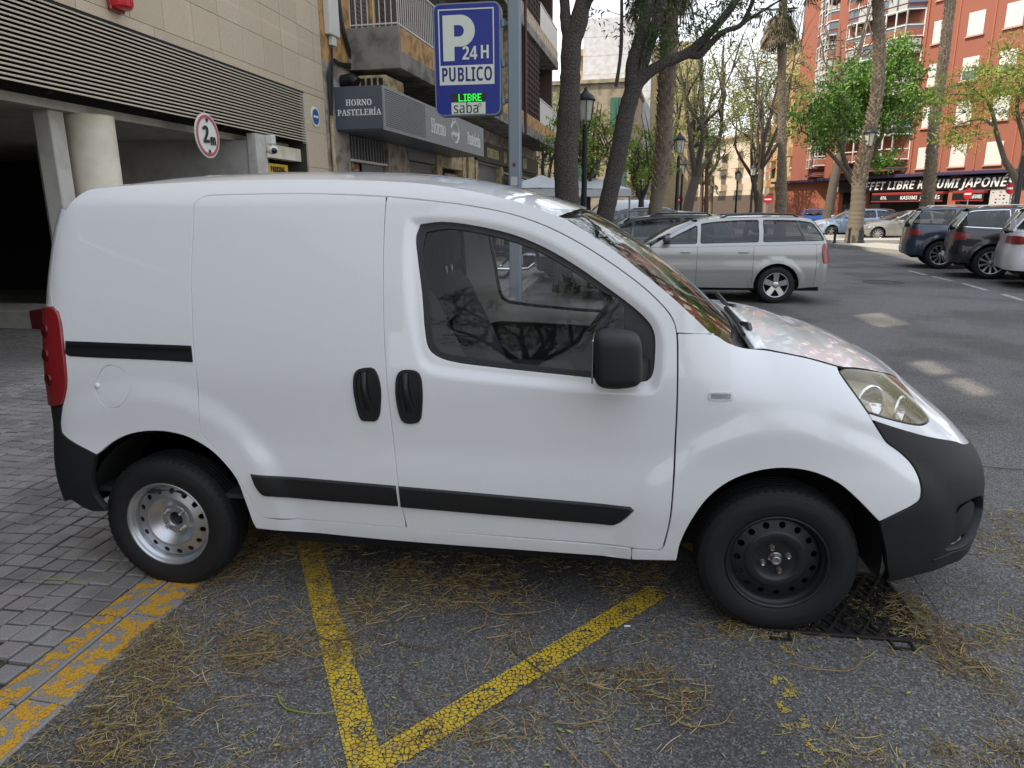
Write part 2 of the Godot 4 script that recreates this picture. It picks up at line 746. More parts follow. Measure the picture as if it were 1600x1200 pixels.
# worn road paint: colour patches with cracks, cut out where it has worn away
func paint_texture(sd: int, cover: float, crack: float, col_a: Color, col_b: Color, size := 512) -> ImageTexture:
	var cells := FastNoiseLite.new()
	cells.noise_type = FastNoiseLite.TYPE_CELLULAR
	cells.cellular_return_type = FastNoiseLite.RETURN_DISTANCE2_SUB
	cells.fractal_type = FastNoiseLite.FRACTAL_NONE
	cells.seed = sd
	cells.frequency = 0.055
	var wear := FastNoiseLite.new()
	wear.seed = sd + 3
	wear.frequency = 0.010
	wear.fractal_octaves = 6
	wear.fractal_gain = 0.68
	var a := cells.get_seamless_image(size, size, false, false, 0.1, false)
	var b := wear.get_seamless_image(size, size, false, false, 0.1, true)
	a.convert(Image.FORMAT_L8)
	b.convert(Image.FORMAT_L8)
	var da := a.get_data()
	var db := b.get_data()
	var out := PackedByteArray()
	out.resize(size * size * 4)
	for k in size * size:
		var v := db[k] / 255.0
		var c := col_a.lerp(col_b, clampf(v * 1.6 - 0.3, 0, 1))
		var e := da[k] / 255.0
		var on: bool = v > 1.0 - cover and e > crack * (1.0 - 0.6 * v)
		out[k * 4] = int(c.r * 255)
		out[k * 4 + 1] = int(c.g * 255)
		out[k * 4 + 2] = int(c.b * 255)
		out[k * 4 + 3] = 255 if on else 0
	return ImageTexture.create_from_image(Image.create_from_data(size, size, false, Image.FORMAT_RGBA8, out))

func road_paint(tex: Texture2D) -> StandardMaterial3D:
	var m := mat(1, 1, 1, .75)
	m.albedo_color = Color.WHITE
	m.albedo_texture = tex
	m.transparency = BaseMaterial3D.TRANSPARENCY_ALPHA_SCISSOR
	m.alpha_scissor_threshold = 0.5
	return m

# a strip of paint from a to b (c, d), laid at height y; uv in metres / size
func stripe(b: Builder, p: Vector2, q: Vector2, w: float, y: float, tile := 0.5) -> void:
	var t := (q - p).normalized()
	var s := Vector2(-t.y, t.x) * w / 2
	var l := p.distance_to(q)
	var ps := []
	var us := []
	for e in [[p - s, 0, 0], [q - s, l, 0], [q + s, l, w], [p + s, 0, w]]:
		ps.append(st(e[0].x, e[0].y, y))
		us.append(Vector2(e[1], e[2]) / tile)
	var n: Vector3 = (ps[1] - ps[0]).cross(ps[2] - ps[0])
	if n.y < 0:
		ps.reverse()
		us.reverse()
	b.face(ps, us)

func sheet(pts: Array, y: float) -> Builder:
	var b := Builder.new()
	var q := []
	for p in pts:
		q.append(Vector3(p.x, y, p.z))
	if (q[1] - q[0]).cross(q[2] - q[0]).y < 0:
		q.reverse()
	b.face(q)
	return b

# a slab with upright edges over an outline of world points
func slab(pts: Array, y0: float, y1: float) -> Builder:
	var b := Builder.new()
	var po := PackedVector2Array()
	for p in pts:
		po.append(Vector2(p.x, -p.z))
	b.prism(Vector3(0, y1, 0), Vector3.RIGHT, Vector3.FORWARD, po, y1 - y0, false)
	return b

func build_ground() -> void:
	var a1 := cell_tex(.11, [[0.0, lin(.062, .060, .058)], [.35, lin(.105, .102, .098)], [.7, lin(.15, .146, .14)], [.9, lin(.22, .215, .207)], [1.0, lin(.32, .315, .305)]], 4)
	M.asphalt = textured(mat(1, 1, 1, .82), a1, 1.5, cell_tex(.11, [], 4, 1024, 7.0), 0.5)
	M.asphalt.albedo_color = Color.WHITE
	add_detail(M.asphalt, noise_tex(.008, 5, [[0.25, lin(.62, .61, .60)], [.5, lin(.92, .91, .90)], [.75, lin(1, 1, 1)]], 9, 512), .11)
	M.paving_joint = textured(mat(1, 1, 1, .95), noise_tex(.03, 4, [[.3, lin(.028, .026, .020)], [.6, lin(.06, .056, .040)], [.8, lin(.10, .09, .06)]], 5), 2.0)
	M.paving_joint.albedo_color = Color.WHITE
	var grain := noise_tex(.09, 4, [[.2, lin(.62, .62, .62)], [.5, lin(.9, .9, .9)], [.8, lin(1, 1, 1)]], 6)
	var grain_n := bump_tex(.08, 4, 4.0, 8)
	M.pavers = []
	for k in 6:
		var t := [[.325, .300, .282], [.295, .272, .260], [.350, .322, .302], [.300, .272, .260], [.335, .314, .296], [.310, .276, .260]][k] as Array
		var m := textured(mat(t[0], t[1], t[2], .85), grain, 3.0, grain_n, .5)
		add_detail(m, noise_tex(.012, 4, [[.3, lin(.7, .69, .67)], [.6, lin(1, 1, 1)]], 12, 256), .5)
		M.pavers.append(m)
	M.paver_mix = textured(mat(.31, .287, .27, .85), grain, 3.0, grain_n, .5)
	M.kerb_stone = textured(mat(.30, .28, .265, .8), grain, 3.0, grain_n, .5)
	M.pale_kerb = textured(mat(.42, .40, .36, .85), grain, 1.5)
	M.far_paving = textured(mat(.30, .28, .25, .9), grain, 1.0)
	M.dirt = mat(.08, .06, .035, .95)

	structure(put(sheet([Vector3(-400, 0, 120), Vector3(400, 0, 120), Vector3(400, 0, -500), Vector3(-400, 0, -500)], 0.0), "road", M.asphalt))
	# the parking bay: darker, dirtier asphalt with a ragged joint to the road
	M.bay_asphalt = textured(mat(1, 1, 1, .85), cell_tex(.11, [[0.0, lin(.032, .030, .028)], [.35, lin(.060, .056, .051)], [.7, lin(.090, .084, .076)], [.9, lin(.15, .142, .13)], [1.0, lin(.26, .25, .23)]], 14), 1.55, cell_tex(.11, [], 14, 1024, 7.0), 0.5)
	M.bay_asphalt.albedo_color = Color.WHITE
	add_detail(M.bay_asphalt, noise_tex(.010, 5, [[0.25, lin(.55, .50, .44)], [.5, lin(.9, .86, .80)], [.75, lin(1, 1, 1)]], 19, 512), .35)
	var rj := RandomNumberGenerator.new()
	rj.seed = 3
	var bay_pts := [st(-1.9, -6), st(1.28, -6)]
	for k in 60:
		bay_pts.append(st(1.28 + .05 * sin(k * .9) + rj.randf_range(-.03, .03), -6 + k * .4))
	bay_pts.append(st(-1.9, 17.6))
	structure(put(slab(bay_pts, -.05, .0015), "parking_bay", M.bay_asphalt))
	# pavement along the garage
	var base := Builder.new()
	base.prism(Vector3.ZERO, Vector3.RIGHT, Vector3.FORWARD, PackedVector2Array([Vector2(-16, -8), Vector2(-2.055, -8), Vector2(-2.055, 46), Vector2(-16, 46)]), .1, false)
	var pave := put(base, "pavement", M.paving_joint)
	pave.position = Vector3(0, .006, 0)
	pave.rotation.y = -STREET
	structure(pave)
	lay_pavers(pave)
	# kerb stones, two rows, let down for the garage entry
	var d := -1.9
	var kerb := Node3D.new()
	kerb.name = "kerb"
	add_child(kerb)
	kerb.rotation.y = -STREET
	structure(kerb)
	while d < 40:
		var l := .52 if d < 12 else 1.0
		var b := Builder.new()
		var y := .022 if d < 9 else .11
		b.cbox(Vector3(-2.052, -.1, -d - .003), Vector3(-1.938, y, -d - l + .003), .006)
		put(b, "kerb_stone", M.kerb_stone, kerb)
		b = Builder.new()
		var dd := d + .03
		# sloping outer stone
		var p := PackedVector2Array([Vector2(-1.932, -.1), Vector2(-1.785, -.1), Vector2(-1.785, .004 if d < 9 else .10), Vector2(-1.795, .009 if d < 9 else .108), Vector2(-1.925, y - .004), Vector2(-1.932, y - .007)])
		b.prism(Vector3(0, 0, -dd - .003), Vector3.RIGHT, Vector3.UP, p, l - .006)
		put(b, "kerb_stone", M.kerb_stone, kerb)
		d += l
	# worn yellow paint on the kerb
	var ya := lin(.60, .36, .018)
	var yb := lin(.66, .46, .03)
	M.yellow_worn = road_paint(paint_texture(21, .53, .05, ya, lin(.62, .30, .02)))
	M.yellow_line = road_paint(paint_texture(33, .84, .11, lin(.50, .33, .02), yb))
	M.yellow_faint = road_paint(paint_texture(45, .36, .10, lin(.36, .27, .06), lin(.42, .32, .06)))
	M.white_worn = road_paint(paint_texture(57, .62, .06, lin(.42, .42, .41), lin(.55, .55, .53)))
	var b := Builder.new()
	for q in [[-1.925, .0190, -1.795, .0105]]:
		var ps := [st(q[0], -1.5, q[1]), st(q[2], -1.5, q[3]), st(q[2], 3.3, q[3]), st(q[0], 3.3, q[1])]
		b.face(ps, [Vector2(0, 0), Vector2(.26, 0), Vector2(.26, 9.6), Vector2(0, 9.6)])
	structure(put(b, "kerb_marking", M.yellow_worn))
	b = Builder.new()
	var ps2 := [st(-2.046, -1.5, .0235), st(-1.95, -1.5, .0235), st(-1.95, 3.3, .0235), st(-2.046, 3.3, .0235)]
	b.face(ps2, [Vector2(.5, 0), Vector2(.69, 0), Vector2(.69, 9.6), Vector2(.5, 9.6)])
	structure(put(b, "kerb_marking", M.yellow_worn2 if M.has("yellow_worn2") else M.yellow_worn))
	# yellow zigzag in front of the garage
	b = Builder.new()
	stripe(b, Vector2(-.672, 1.62), Vector2(-1.72, 3.40), .105, .004)
	put_line(b, M.yellow_line)
	b = Builder.new()
	stripe(b, Vector2(-.685, 1.66), Vector2(.20, 2.78), .105, .0075)
	put_line(b, M.yellow_line)
	b = Builder.new()
	stripe(b, Vector2(.52, 3.06), Vector2(-.4, 4.4), .105, .004)
	put_line(b, M.yellow_line)
	b = Builder.new()
	stripe(b, Vector2(.555, 1.2), Vector2(.63, 2.52), .11, .004)
	put_line(b, M.yellow_faint)
	# faint white marks and bay dashes further up the road
	for q in [[st(0, 0) + Vector3(3.61, 0, -8.88), Vector3(3.91, 0, -8.64)], [Vector3(3.21, 0, -7.86), Vector3(3.46, 0, -7.85)], [Vector3(10.14, 0, -18.11), Vector3(9.88, 0, -16.88)], [Vector3(9.84, 0, -16.56), Vector3(9.66, 0, -15.52)], [Vector3(9.58, 0, -14.99), Vector3(9.24, 0, -13.69)], [Vector3(9.12, 0, -13.06), Vector3(8.86, 0, -12.14)]]:
		b = Builder.new()
		var pa := Vector2(q[0].x * cos(STREET) + q[0].z * sin(STREET), q[0].x * sin(STREET) - q[0].z * cos(STREET))
		var pb := Vector2(q[1].x * cos(STREET) + q[1].z * sin(STREET), q[1].x * sin(STREET) - q[1].z * cos(STREET))
		stripe(b, pa, pb, .12, .004)
		put_line(b, M.white_worn)
	# islands in the middle of the road and the far pavements
	structure(put(slab([Vector3(12.95, 0, -28.6), Vector3(13.35, 0, -24.6), Vector3(14.6, 0, -22.9), Vector3(40, 0, -20.5), Vector3(40, 0, -22.5), Vector3(15.6, 0, -25.2), Vector3(15.2, 0, -29.9), Vector3(13.6, 0, -30.4)], -.1, .14), "island", M.pale_kerb))
	structure(put(slab([Vector3(13.9, 0, -32.1), Vector3(17.4, 0, -31.7), Vector3(40, 0, -29.5), Vector3(40, 0, -32), Vector3(19, 0, -33.2), Vector3(16, 0, -42), Vector3(14.4, 0, -42)], -.1, .14), "island", M.pale_kerb))
	structure(put(slab([Vector3(25.5, 0, -64.5), Vector3(30.2, 0, -49), Vector3(45, 0, -20), Vector3(60, 0, -30), Vector3(40, 0, -75), Vector3(45, 0, -190), Vector3(38, 0, -190), Vector3(27.5, 0, -75)], -.1, .13), "pavement", M.far_paving))
	structure(put(slab([st(-2.05, 46), st(2.5, 60), st(8, 150), st(-20, 150), st(-20, 46)], -.1, .12), "pavement", M.far_paving))

func put_line(b: Builder, m: Material) -> void:
	structure(put(b, "road_marking", m))

func lay_pavers(pave: Node3D) -> void:
	var pitch := .1055
	var variants := []
	for k in 4:
		var b := Builder.new()
		var e := .005 + .001 * k
		var s := pitch / 2 - .0045 - .0008 * k
		# top with worn edges
		var lo := []
		var hi := []
		var r2 := RandomNumberGenerator.new()
		r2.seed = 100 + k
		for c in [[-1, -1], [1, -1], [1, 1], [-1, 1]]:
			var j := Vector3(r2.randf_range(-.0015, .0015), 0, r2.randf_range(-.0015, .0015))
			lo.append(Vector3(c[0] * s, -.02, -c[1] * s) + j)
			hi.append(Vector3(c[0] * (s - e), 0, -c[1] * (s - e)) + j)
		b.face(hi)
		for q in 4:
			var w := (q + 1) % 4
			var ma: Vector3 = lo[q] + Vector3(0, .0155, 0)
			var mb: Vector3 = lo[w] + Vector3(0, .0155, 0)
			b.face([ma, mb, hi[w], hi[q]])
			b.face([lo[q], lo[w], mb, ma])
		variants.append(b.mesh())
	var cam_p := Vector3(0, 1.6058, 0)
	var cb := Basis(Vector3.RIGHT, -0.24437)
	var spots := []
	var ni := int((8.6 - 2.06) / pitch)
	for i in ni:
		for j in 84:
			var c := -2.062 - (i + .5) * pitch
			var d := 1.2 + (j + .5) * pitch + .012 * sin(i * 1.3) + (.03 if i > 14 else 0.0) * sin(i * .7)
			var w := st(c, d, .02)
			var l := cb.inverse() * (w - cam_p)
			if l.z > -.1:
				continue
			var px := 800 + 1100 * l.x / -l.z
			var py := 600 - 1100 * l.y / -l.z
			if px < -25 or py > 1230:
				continue
			if px > 105 + maxf(0, (py - 640) * .55):
				continue
			spots.append([1100.0 / -l.z / -l.z * 1.6, c, d, i, j])
	spots.sort_custom(func(a, b): return a[0] > b[0])
	var rest := Builder.new()
	var r := RandomNumberGenerator.new()
	r.seed = 77
	var count := 0
	for s in spots:
		var y := .0135 + r.randf_range(-.003, .003)
		var tilt := Basis(Vector3.RIGHT, r.randf_range(-.02, .02)) * Basis(Vector3.BACK, r.randf_range(-.02, .02)) * Basis(Vector3.UP, r.randf_range(-.03, .03) + PI / 2 * r.randi_range(0, 3))
		var at := Vector3(s[1] + r.randf_range(-.002, .002), y, -s[2] + r.randf_range(-.002, .002))
		if count < 300:
			var o := putm(variants[r.randi_range(0, 3)], "paver", M.pavers[r.randi_range(0, 5)], pave)
			o.transform = Transform3D(tilt, at)
		else:
			_append(rest, variants[r.randi_range(0, 3)], Transform3D(tilt, at))
		count += 1
	# the stretch seen past the van
	for i in 40:
		for j in 110:
			_append(rest, variants[r.randi_range(0, 3)], Transform3D(Basis(), Vector3(-2.062 - (i + .5) * pitch, .0135 + r.randf_range(-.002, .002), -(10.2 + j * pitch))))
	var o := put(rest, "pavers", M.paver_mix, pave)
	o.set_meta("kind", "stuff")

func _append(b: Builder, m: ArrayMesh, t: Transform3D) -> void:
	var a := m.surface_get_arrays(0)
	var k := b.v.size()
	for p in a[Mesh.ARRAY_VERTEX]:
		b.v.append(t * p)
	for n in a[Mesh.ARRAY_NORMAL]:
		b.n.append(t.basis * n)
	for n in a[Mesh.ARRAY_TEX_UV]:
		b.uv.append(n)
	for i in a[Mesh.ARRAY_INDEX]:
		b.i.append(k + i)
# ------------------------------------------------------------------ the white van
var van: Hull

func hull_point(h: Hull, u: float, y: float, side := 1.0) -> Vector3:
	var p := h.at(u, y)
	return Vector3(p.x, p.y, p.z * side)

func build_van() -> void:
	var h := Hull.new()
	van = h
	h.half = Spline.new([.1, .2, .3, .42, .52, .60, .70, .80, .90, .95, 1.1, 1.3, 1.5, 1.6, 1.635, 1.67, 1.70, 1.73], [.77, .805, .838, .853, .861, .857, .849, .8485, .849, .848, .832, .795, .745, .716, .703, .676, .642, .585])
	h.nose = Spline.new([.15, .25, .32, .40, .48, .56, .64, .70, .76, .84, .92, 1.0, 1.1, 1.3], [3.266, 3.416, 3.423, 3.435, 3.427, 3.416, 3.38, 3.326, 3.266, 3.167, 3.069, 2.975, 2.855, 2.655])
	h.tail = Spline.new([.2, .4, .6, 1.0, 1.4, 1.6, 1.72], [-.52, -.585, -.59, -.57, -.53, -.48, -.40])
	h.flares = [[2.513, .29, .52, .63, .017, .43], [0.0, .32, .53, .645, .016, .44]]
	h.press = smooth(poly([1.089, 1.563, 1.108, 1.584, 1.226, 1.588, 1.373, 1.574, 1.518, 1.541, 1.637, 1.496, 1.755, 1.428, 1.873, 1.348, 1.965, 1.282, 2.035, 1.216, 2.060, 1.149, 2.063, 1.058, 2.053, 0.977, 2.022, 0.946, 1.954, 0.941, 1.698, 0.950, 1.410, 0.970, 1.189, 0.997, 1.140, 1.035, 1.115, 1.106, 1.094, 1.248, 1.081, 1.435]), 60, 3)
	h.press_depth = 0.014
	h.press_width = 0.05
	h.setup(3.0, 4.0)
	var um := h.umax()
	var un := h.umin()
	var root := thing("white_van", "white panel van with steel wheels and black bumpers parked across the bay", "van")
	var yaw := 0.14884
	root.position = Vector3(-1.48626, 0, -2.78924) - Vector3(-sin(yaw), 0, cos(yaw)) * 0.82
	root.rotation.y = -yaw

	var door_s := poly([.223, 1.634, .240, 1.652, .263, 1.662, .311, 1.665, .684, 1.667, 1.004, 1.653, 1.005, 1.599, 1.006, 1.435, 1.011, 1.247, 1.019, 1.056, 1.028, .908, 1.041, .702, 1.057, .520, 1.075, .364, .472, .382, .446, .398, .425, .479, .320, .645, .251, .719, .238, .754, .239, .831, .236, 1.025, .231, 1.095, .228, 1.236, .222, 1.335, .224, 1.506])
	var door_f := poly([1.009, 1.653, 1.249, 1.628, 1.395, 1.606, 1.492, 1.585, 1.612, 1.545, 1.730, 1.489, 1.848, 1.419, 1.964, 1.338, 2.033, 1.278, 2.072, 1.234, 2.092, 1.194, 2.101, 1.127, 2.108, .896, 2.108, .701, 2.106, .561, 2.100, .457, 2.083, .357, 2.065, .342, 1.077, .361, 1.057, .520, 1.041, .702, 1.028, .908, 1.019, 1.056, 1.011, 1.247, 1.006, 1.435, 1.007, 1.599])
	var window := smooth(poly([1.142, 1.551, 1.227, 1.560, 1.350, 1.546, 1.495, 1.514, 1.614, 1.468, 1.733, 1.403, 1.850, 1.325, 1.943, 1.259, 2.002, 1.204, 2.023, 1.159, 2.026, 1.080, 2.021, 1.023, 2.002, .994, 1.929, .990, 1.697, 1.007, 1.410, 1.030, 1.263, 1.048, 1.194, 1.079, 1.172, 1.131, 1.155, 1.295, 1.133, 1.435, 1.126, 1.505]), 60, 3)
	var pane := smooth(poly([1.165, 1.523, 1.253, 1.535, 1.399, 1.514, 1.567, 1.466, 1.710, 1.392, 1.828, 1.314, 1.909, 1.263, 1.914, 1.024, 1.696, 1.030, 1.263, 1.071, 1.214, 1.096, 1.194, 1.155, 1.171, 1.342, 1.152, 1.458]), 60, 3)
	var blank := smooth(poly([1.909, 1.263, 1.944, 1.244, 1.991, 1.199, 2.010, 1.155, 2.013, 1.080, 2.006, 1.015, 1.915, 1.020]), 40, 3)
	var arch_r := poly([-.241, .370, -.276, .438, -.276, .512, -.249, .611, -.239, .625, -.160, .683, -.068, .722, .048, .738, .159, .724, .253, .682, .319, .629, .383, .546, .410, .434, .424, .361, .435, .328])
	var arch_f := poly([2.137, .300, 2.146, .378, 2.180, .476, 2.232, .568, 2.307, .638, 2.390, .678, 2.487, .696, 2.582, .685, 2.658, .647, 2.713, .589, 2.753, .540, 2.787, .500])
	var side_ring := poly([
		# rear edge upwards
		-.239, .625, -.355, .679, -.398, .709, -.403, .749, -.386, .824, -.382, .827, -.349, .903, -.340, .971, -.345, 1.075, -.355, 1.165, -.373, 1.210, -.404, 1.226, -.43, 1.30, -.43, 1.45, -.41, 1.56, -.385, 1.62, -.34, 1.668, -.30, 1.686,
		# roof edge forwards
		-.246, 1.695, -.162, 1.703, 0, 1.712, .217, 1.720, .435, 1.724, .707, 1.722, .976, 1.712, 1.239, 1.687, 1.490, 1.635, 1.610, 1.595, 1.662, 1.577,
		# down the screen pillar
		1.695, 1.563, 1.799, 1.500, 1.893, 1.437, 1.985, 1.367, 2.077, 1.294, 2.170, 1.212, 2.230, 1.156, 2.232, 1.166, 2.099, 1.174,
		# back over the doors
		2.096, 1.194, 2.076, 1.236, 2.035, 1.281, 1.966, 1.341, 1.850, 1.422, 1.732, 1.492, 1.614, 1.548, 1.493, 1.588, 1.396, 1.609, 1.250, 1.631, 1.009, 1.656, .684, 1.670, .311, 1.668, .262, 1.665, .238, 1.655, .220, 1.635, .221, 1.506, .219, 1.335, .225, 1.236, .228, 1.095, .233, 1.025, .236, .831, .235, .753, .248, .717, .318, .643, .422, .478, .444, .395, .471, .379,
		# sill
		1.075, .361, 1.503, .347, 1.963, .337, 1.965, .291, 1.501, .295, .975, .303, .435, .328,
		.424, .361, .410, .434, .383, .546, .319, .629, .253, .682, .159, .724, .048, .738, -.068, .722, -.160, .683])
	side_ring = smooth(side_ring, 38, 4)
	var fuel := smooth(poly([-.158, .993, -.124, .998, -.080, .978, -.049, .932, -.050, .914, -.081, .861, -.127, .828, -.177, .839, -.212, .895, -.198, .948]), 50, 4)
	var fender := poly([2.101, 1.170, 2.230, 1.163, 2.289, 1.130, 2.395, 1.108, 2.544, 1.097, 2.766, 1.072, 2.924, 1.040, 2.905, 1.020, 2.902, .991, 2.905, .939, 2.906, .888, 2.903, .864, 2.899, .808, 2.900, .780, 2.927, .747, 2.951, .698, 2.947, .642, 2.932, .581, 2.913, .563, 2.848, .532])
	for k in range(arch_f.size() - 1, -1, -1):
		fender.append(arch_f[k])
	fender.append_array(poly([1.968, .290, 1.967, .338, 2.068, .339, 2.088, .357, 2.104, .457, 2.110, .561, 2.112, .701, 2.112, .896, 2.105, 1.127]))
	fender = smooth(fender, 38, 4)
	var lens := smooth(poly([2.909, 1.026, 2.966, 1.033, 3.100, 1.019, 3.320, .976, 3.405, .930, 3.337, .898, 3.289, .859, 3.261, .828, 3.216, .819, 3.128, .821, 3.020, .849, 2.909, .888, 2.908, .939, 2.907, .991]), 38, 4)
	var nose := smooth(poly([2.908, .884, 3.020, .846, 3.128, .817, 3.216, .815, 3.264, .824, 3.293, .856, 3.341, .894, 3.412, .930, 3.6, .945, um - .002, .94, um - .002, .64, 3.6, .66, 3.357, .704, 3.277, .734, 3.121, .780, 2.993, .829, 2.908, .864]), 38, 4)
	var bumper := poly([2.909, .860, 2.993, .825, 3.121, .776, 3.277, .730, 3.357, .700, 3.6, .656, um - .002, .636, um - .002, .22, 3.6, .235, 3.253, .250, 3.123, .262, 2.986, .258, 2.893, .235, 2.870, .232, 2.813, .409, 2.789, .498, 2.851, .529, 2.916, .560, 2.936, .580, 2.952, .642, 2.956, .698, 2.932, .748, 2.905, .781, 2.904, .808])
	bumper = smooth(bumper, 38, 4)
	var fog := smooth(poly([3.096, .522, 3.20, .53, 3.325, .505, 3.42, .43, 3.36, .35, 3.247, .319, 3.10, .335, 3.06, .356, 3.100, .375]), 50, 4)
	var rear_bumper := smooth(poly([-.239, .621, -.355, .675, -.401, .707, -.407, .749, -.390, .820, -.475, .806, -.6, .80, un + .002, .80, un + .002, .33, -.6, .335, -.47, .385, -.415, .42, -.319, .368, -.241, .368, -.280, .438, -.280, .512, -.253, .611]), 38, 4)
	var lamp := smooth(poly([-.408, 1.222, -.377, 1.208, -.359, 1.165, -.349, 1.075, -.344, .971, -.353, .903, -.386, .830, -.479, .813, -.53, .84, -.54, 1.0, -.54, 1.15, -.50, 1.21]), 50, 4)
	var tail_panel := smooth(poly([-.434, 1.30, -.434, 1.45, -.414, 1.56, -.389, 1.605, -.46, 1.615, un + .002, 1.62, un + .002, .82, -.545, .82, -.545, 1.19, -.50, 1.222, -.412, 1.23]), 50, 4)

	for side in [1.0, -1.0]:
		var near: bool = side > 0
		var cell := 0.016 if near else 0.06
		var b := Builder.new()
		var holes := [inset(fuel, -0.0042)] if near else []
		skin(b, h, side_ring, holes, cell, side)
		var sp := put(b, "side_panel", M.white_paint, root)
		if near:
			b = Builder.new()
			skin(b, h, fuel, [], 0.02, side, -0.0006, 0.012)
			var flap := put(b, "fuel_flap", M.white_paint, sp)
			b = Builder.new()
			var fp := h.at(-.205, .915)
			b.lathe(fp - Vector3(0, 0, .004), Vector3.BACK, [Vector2(.012, 0), Vector2(.0115, .008), Vector2(.007, .012), Vector2(0, .013)], 16)
			put(b, "catch", M.white_paint, flap)
		# doors
		b = Builder.new()
		skin(b, h, inset(smooth(door_s, 38, 4), .0024), [], cell, side)
		var sd := put(b, "sliding_door", M.white_paint, root)
		b = Builder.new()
		skin(b, h, inset(smooth(door_f, 38, 4), .0024), [window], 0.0105 if near else 0.05, side)
		var fd := put(b, "front_door", M.white_paint, root)
		b = Builder.new()
		skin(b, h, inset(window, .0004), [pane, inset(blank, 0.004)], 0.03, side, -0.004, 0.02)
		put(b, "window_seal", M.seal, fd)
		b = Builder.new()
		skin(b, h, inset(blank, .002), [], 0.03, side, -0.003, 0.012)
		put(b, "mirror_base_trim", M.black_plastic, fd)
		b = Builder.new()
		skin(b, h, inset(pane, -.004), [], 0.06, side, -0.014, 0)
		put(b, "window", M.window_glass, fd)
		# inner faces of the door, seen through the windows
		b = Builder.new()
		skin(b, h, inset(smooth(door_f, 38, 3), .01), [inset(pane, -.012)], 0.07, side, -0.045, 0)
		put(b, "inner_frame", M.inner_white, fd)
		b = Builder.new()
		skin(b, h, smooth(poly([1.12, .93, 1.2, .955, 1.9, .925, 2.05, .90, 2.05, .40, 1.1, .40]), 38, 3), [], 0.08, side, -0.075, 0.03)
		put(b, "door_trim", M.inner_dark, fd)
		handle(h, sd, poly([.892, .954, .904, 1.004, .945, 1.018, .976, 1.014, .997, .957, .996, .882, .979, .816, .940, .810, .915, .814, .896, .891]), side)
		handle(h, fd, poly([1.060, .952, 1.074, 1.004, 1.114, 1.015, 1.152, 1.001, 1.163, .938, 1.157, .849, 1.146, .815, 1.099, .806, 1.077, .820, 1.062, .884]), side)
		moulding(h, sd, smooth(poly([.442, .573, .517, .568, 1.044, .549, 1.049, .461, .498, .481, .462, .517]), 60, 4), side)
		moulding(h, fd, smooth(poly([1.054, .548, 1.506, .532, 1.957, .514, 1.971, .502, 1.935, .458, 1.899, .433, 1.851, .433, 1.505, .444, 1.057, .458]), 60, 4), side)
		# slide rail
		b = Builder.new()
		skin(b, h, smooth(poly([-.337, 1.093, .222, 1.086, .226, 1.023, .056, 1.028, -.318, 1.034, -.340, 1.044]), 60, 3), [], 0.03, side, 0.004, 0.006)
		var rail := put(b, "door_rail", M.black_plastic, root)
		b = Builder.new()
		skin(b, h, smooth(poly([-.325, 1.083, .222, 1.077, .222, 1.066, -.325, 1.072]), 60, 3), [], 0.05, side, 0.009, 0.006)
		put(b, "track", M.black_gloss, rail)
		# wing, lamp, nose
		b = Builder.new()
		skin(b, h, inset(fender, .0022), [], cell, side)
		var fen := put(b, "front_wing", M.white_paint, root)
		if near or true:
			b = Builder.new()
			var rp := smooth(poly([2.218, .955, 2.222, .961, 2.30, .962, 2.305, .955, 2.305, .942, 2.30, .936, 2.222, .935, 2.218, .942]), 80, 3)
			skin(b, h, rp, [], 0.03, side, 0.006, 0.008)
			var rep := put(b, "side_repeater", M.indicator, fen)
			b = Builder.new()
			skin(b, h, smooth(poly([2.228, .957, 2.295, .957, 2.295, .941, 2.228, .941]), 20, 2), [], 0.03, side, 0.0025, 0.004)
			put(b, "bulb_housing", M.black_plastic, rep)
		headlamp(h, root, lens, side)
		b = Builder.new()
		skin(b, h, nose, [], 0.035 if near else 0.07, side)
		put(b, "nose_panel", M.white_paint, root)
		b = Builder.new()
		skin(b, h, bumper, [fog], 0.035 if near else 0.07, side, 0.004, 0.03)
		var bp := put(b, "front_bumper", M.bumper_plastic, root)
		b = Builder.new()
		skin(b, h, inset(fog, -.002), [], 0.03, side, -0.035, 0)
		put(b, "fog_lamp_recess", M.bumper_plastic, bp)
		b = Builder.new()
		skin(b, h, smooth(poly([3.15, .36, 3.13, .45, 3.20, .49, 3.33, .47, 3.36, .40, 3.28, .35]), 60, 3), [], 0.03, side, -0.022, 0.015)
		put(b, "fog_lamp_blank", M.black_plastic, bp)
		b = Builder.new()
		skin(b, h, smooth(poly([3.02, .318, 3.12, .322, 3.26, .306, 3.37, .336, 3.38, .328, 3.26, .296, 3.12, .312, 3.02, .310]), 60, 3), [], 0.03, side, 0.008, 0.01)
		put(b, "lip", M.bumper_plastic, bp)
		b = Builder.new()
		skin(b, h, rear_bumper, [], 0.04, side, 0.004, 0.03)
		put(b, "rear_bumper", M.bumper_plastic, root)
		tail_lamp(h, root, lamp, side)
		b = Builder.new()
		skin(b, h, tail_panel, [], 0.06, side)
		put(b, "rear_door", M.white_paint, root)
		mirror(h, fd, side)
		# dark body behind the joints
		b = Builder.new()
		var back := poly([-.33, .36, -.40, .8, -.40, 1.2, -.40, 1.55, -.25, 1.66, .7, 1.69, 1.24, 1.655, 1.49, 1.605, 1.66, 1.55, 1.9, 1.405, 2.17, 1.185, 2.4, 1.08, 2.85, 1.02, 2.85, .60, 2.80, .53])
		for k in range(arch_f.size() - 1, -1, -1):
			back.append(Vector2((arch_f[k].x - 2.46) * 1.06 + 2.46, arch_f[k].y + 0.012))
		for k in range(arch_r.size() - 1, -1, -1):
			back.append(Vector2((arch_r[k].x - .08) * 1.06 + .08, arch_r[k].y + 0.012))
		skin(b, h, back, [inset(window, -.006)], 0.09, side, -0.024, 0)
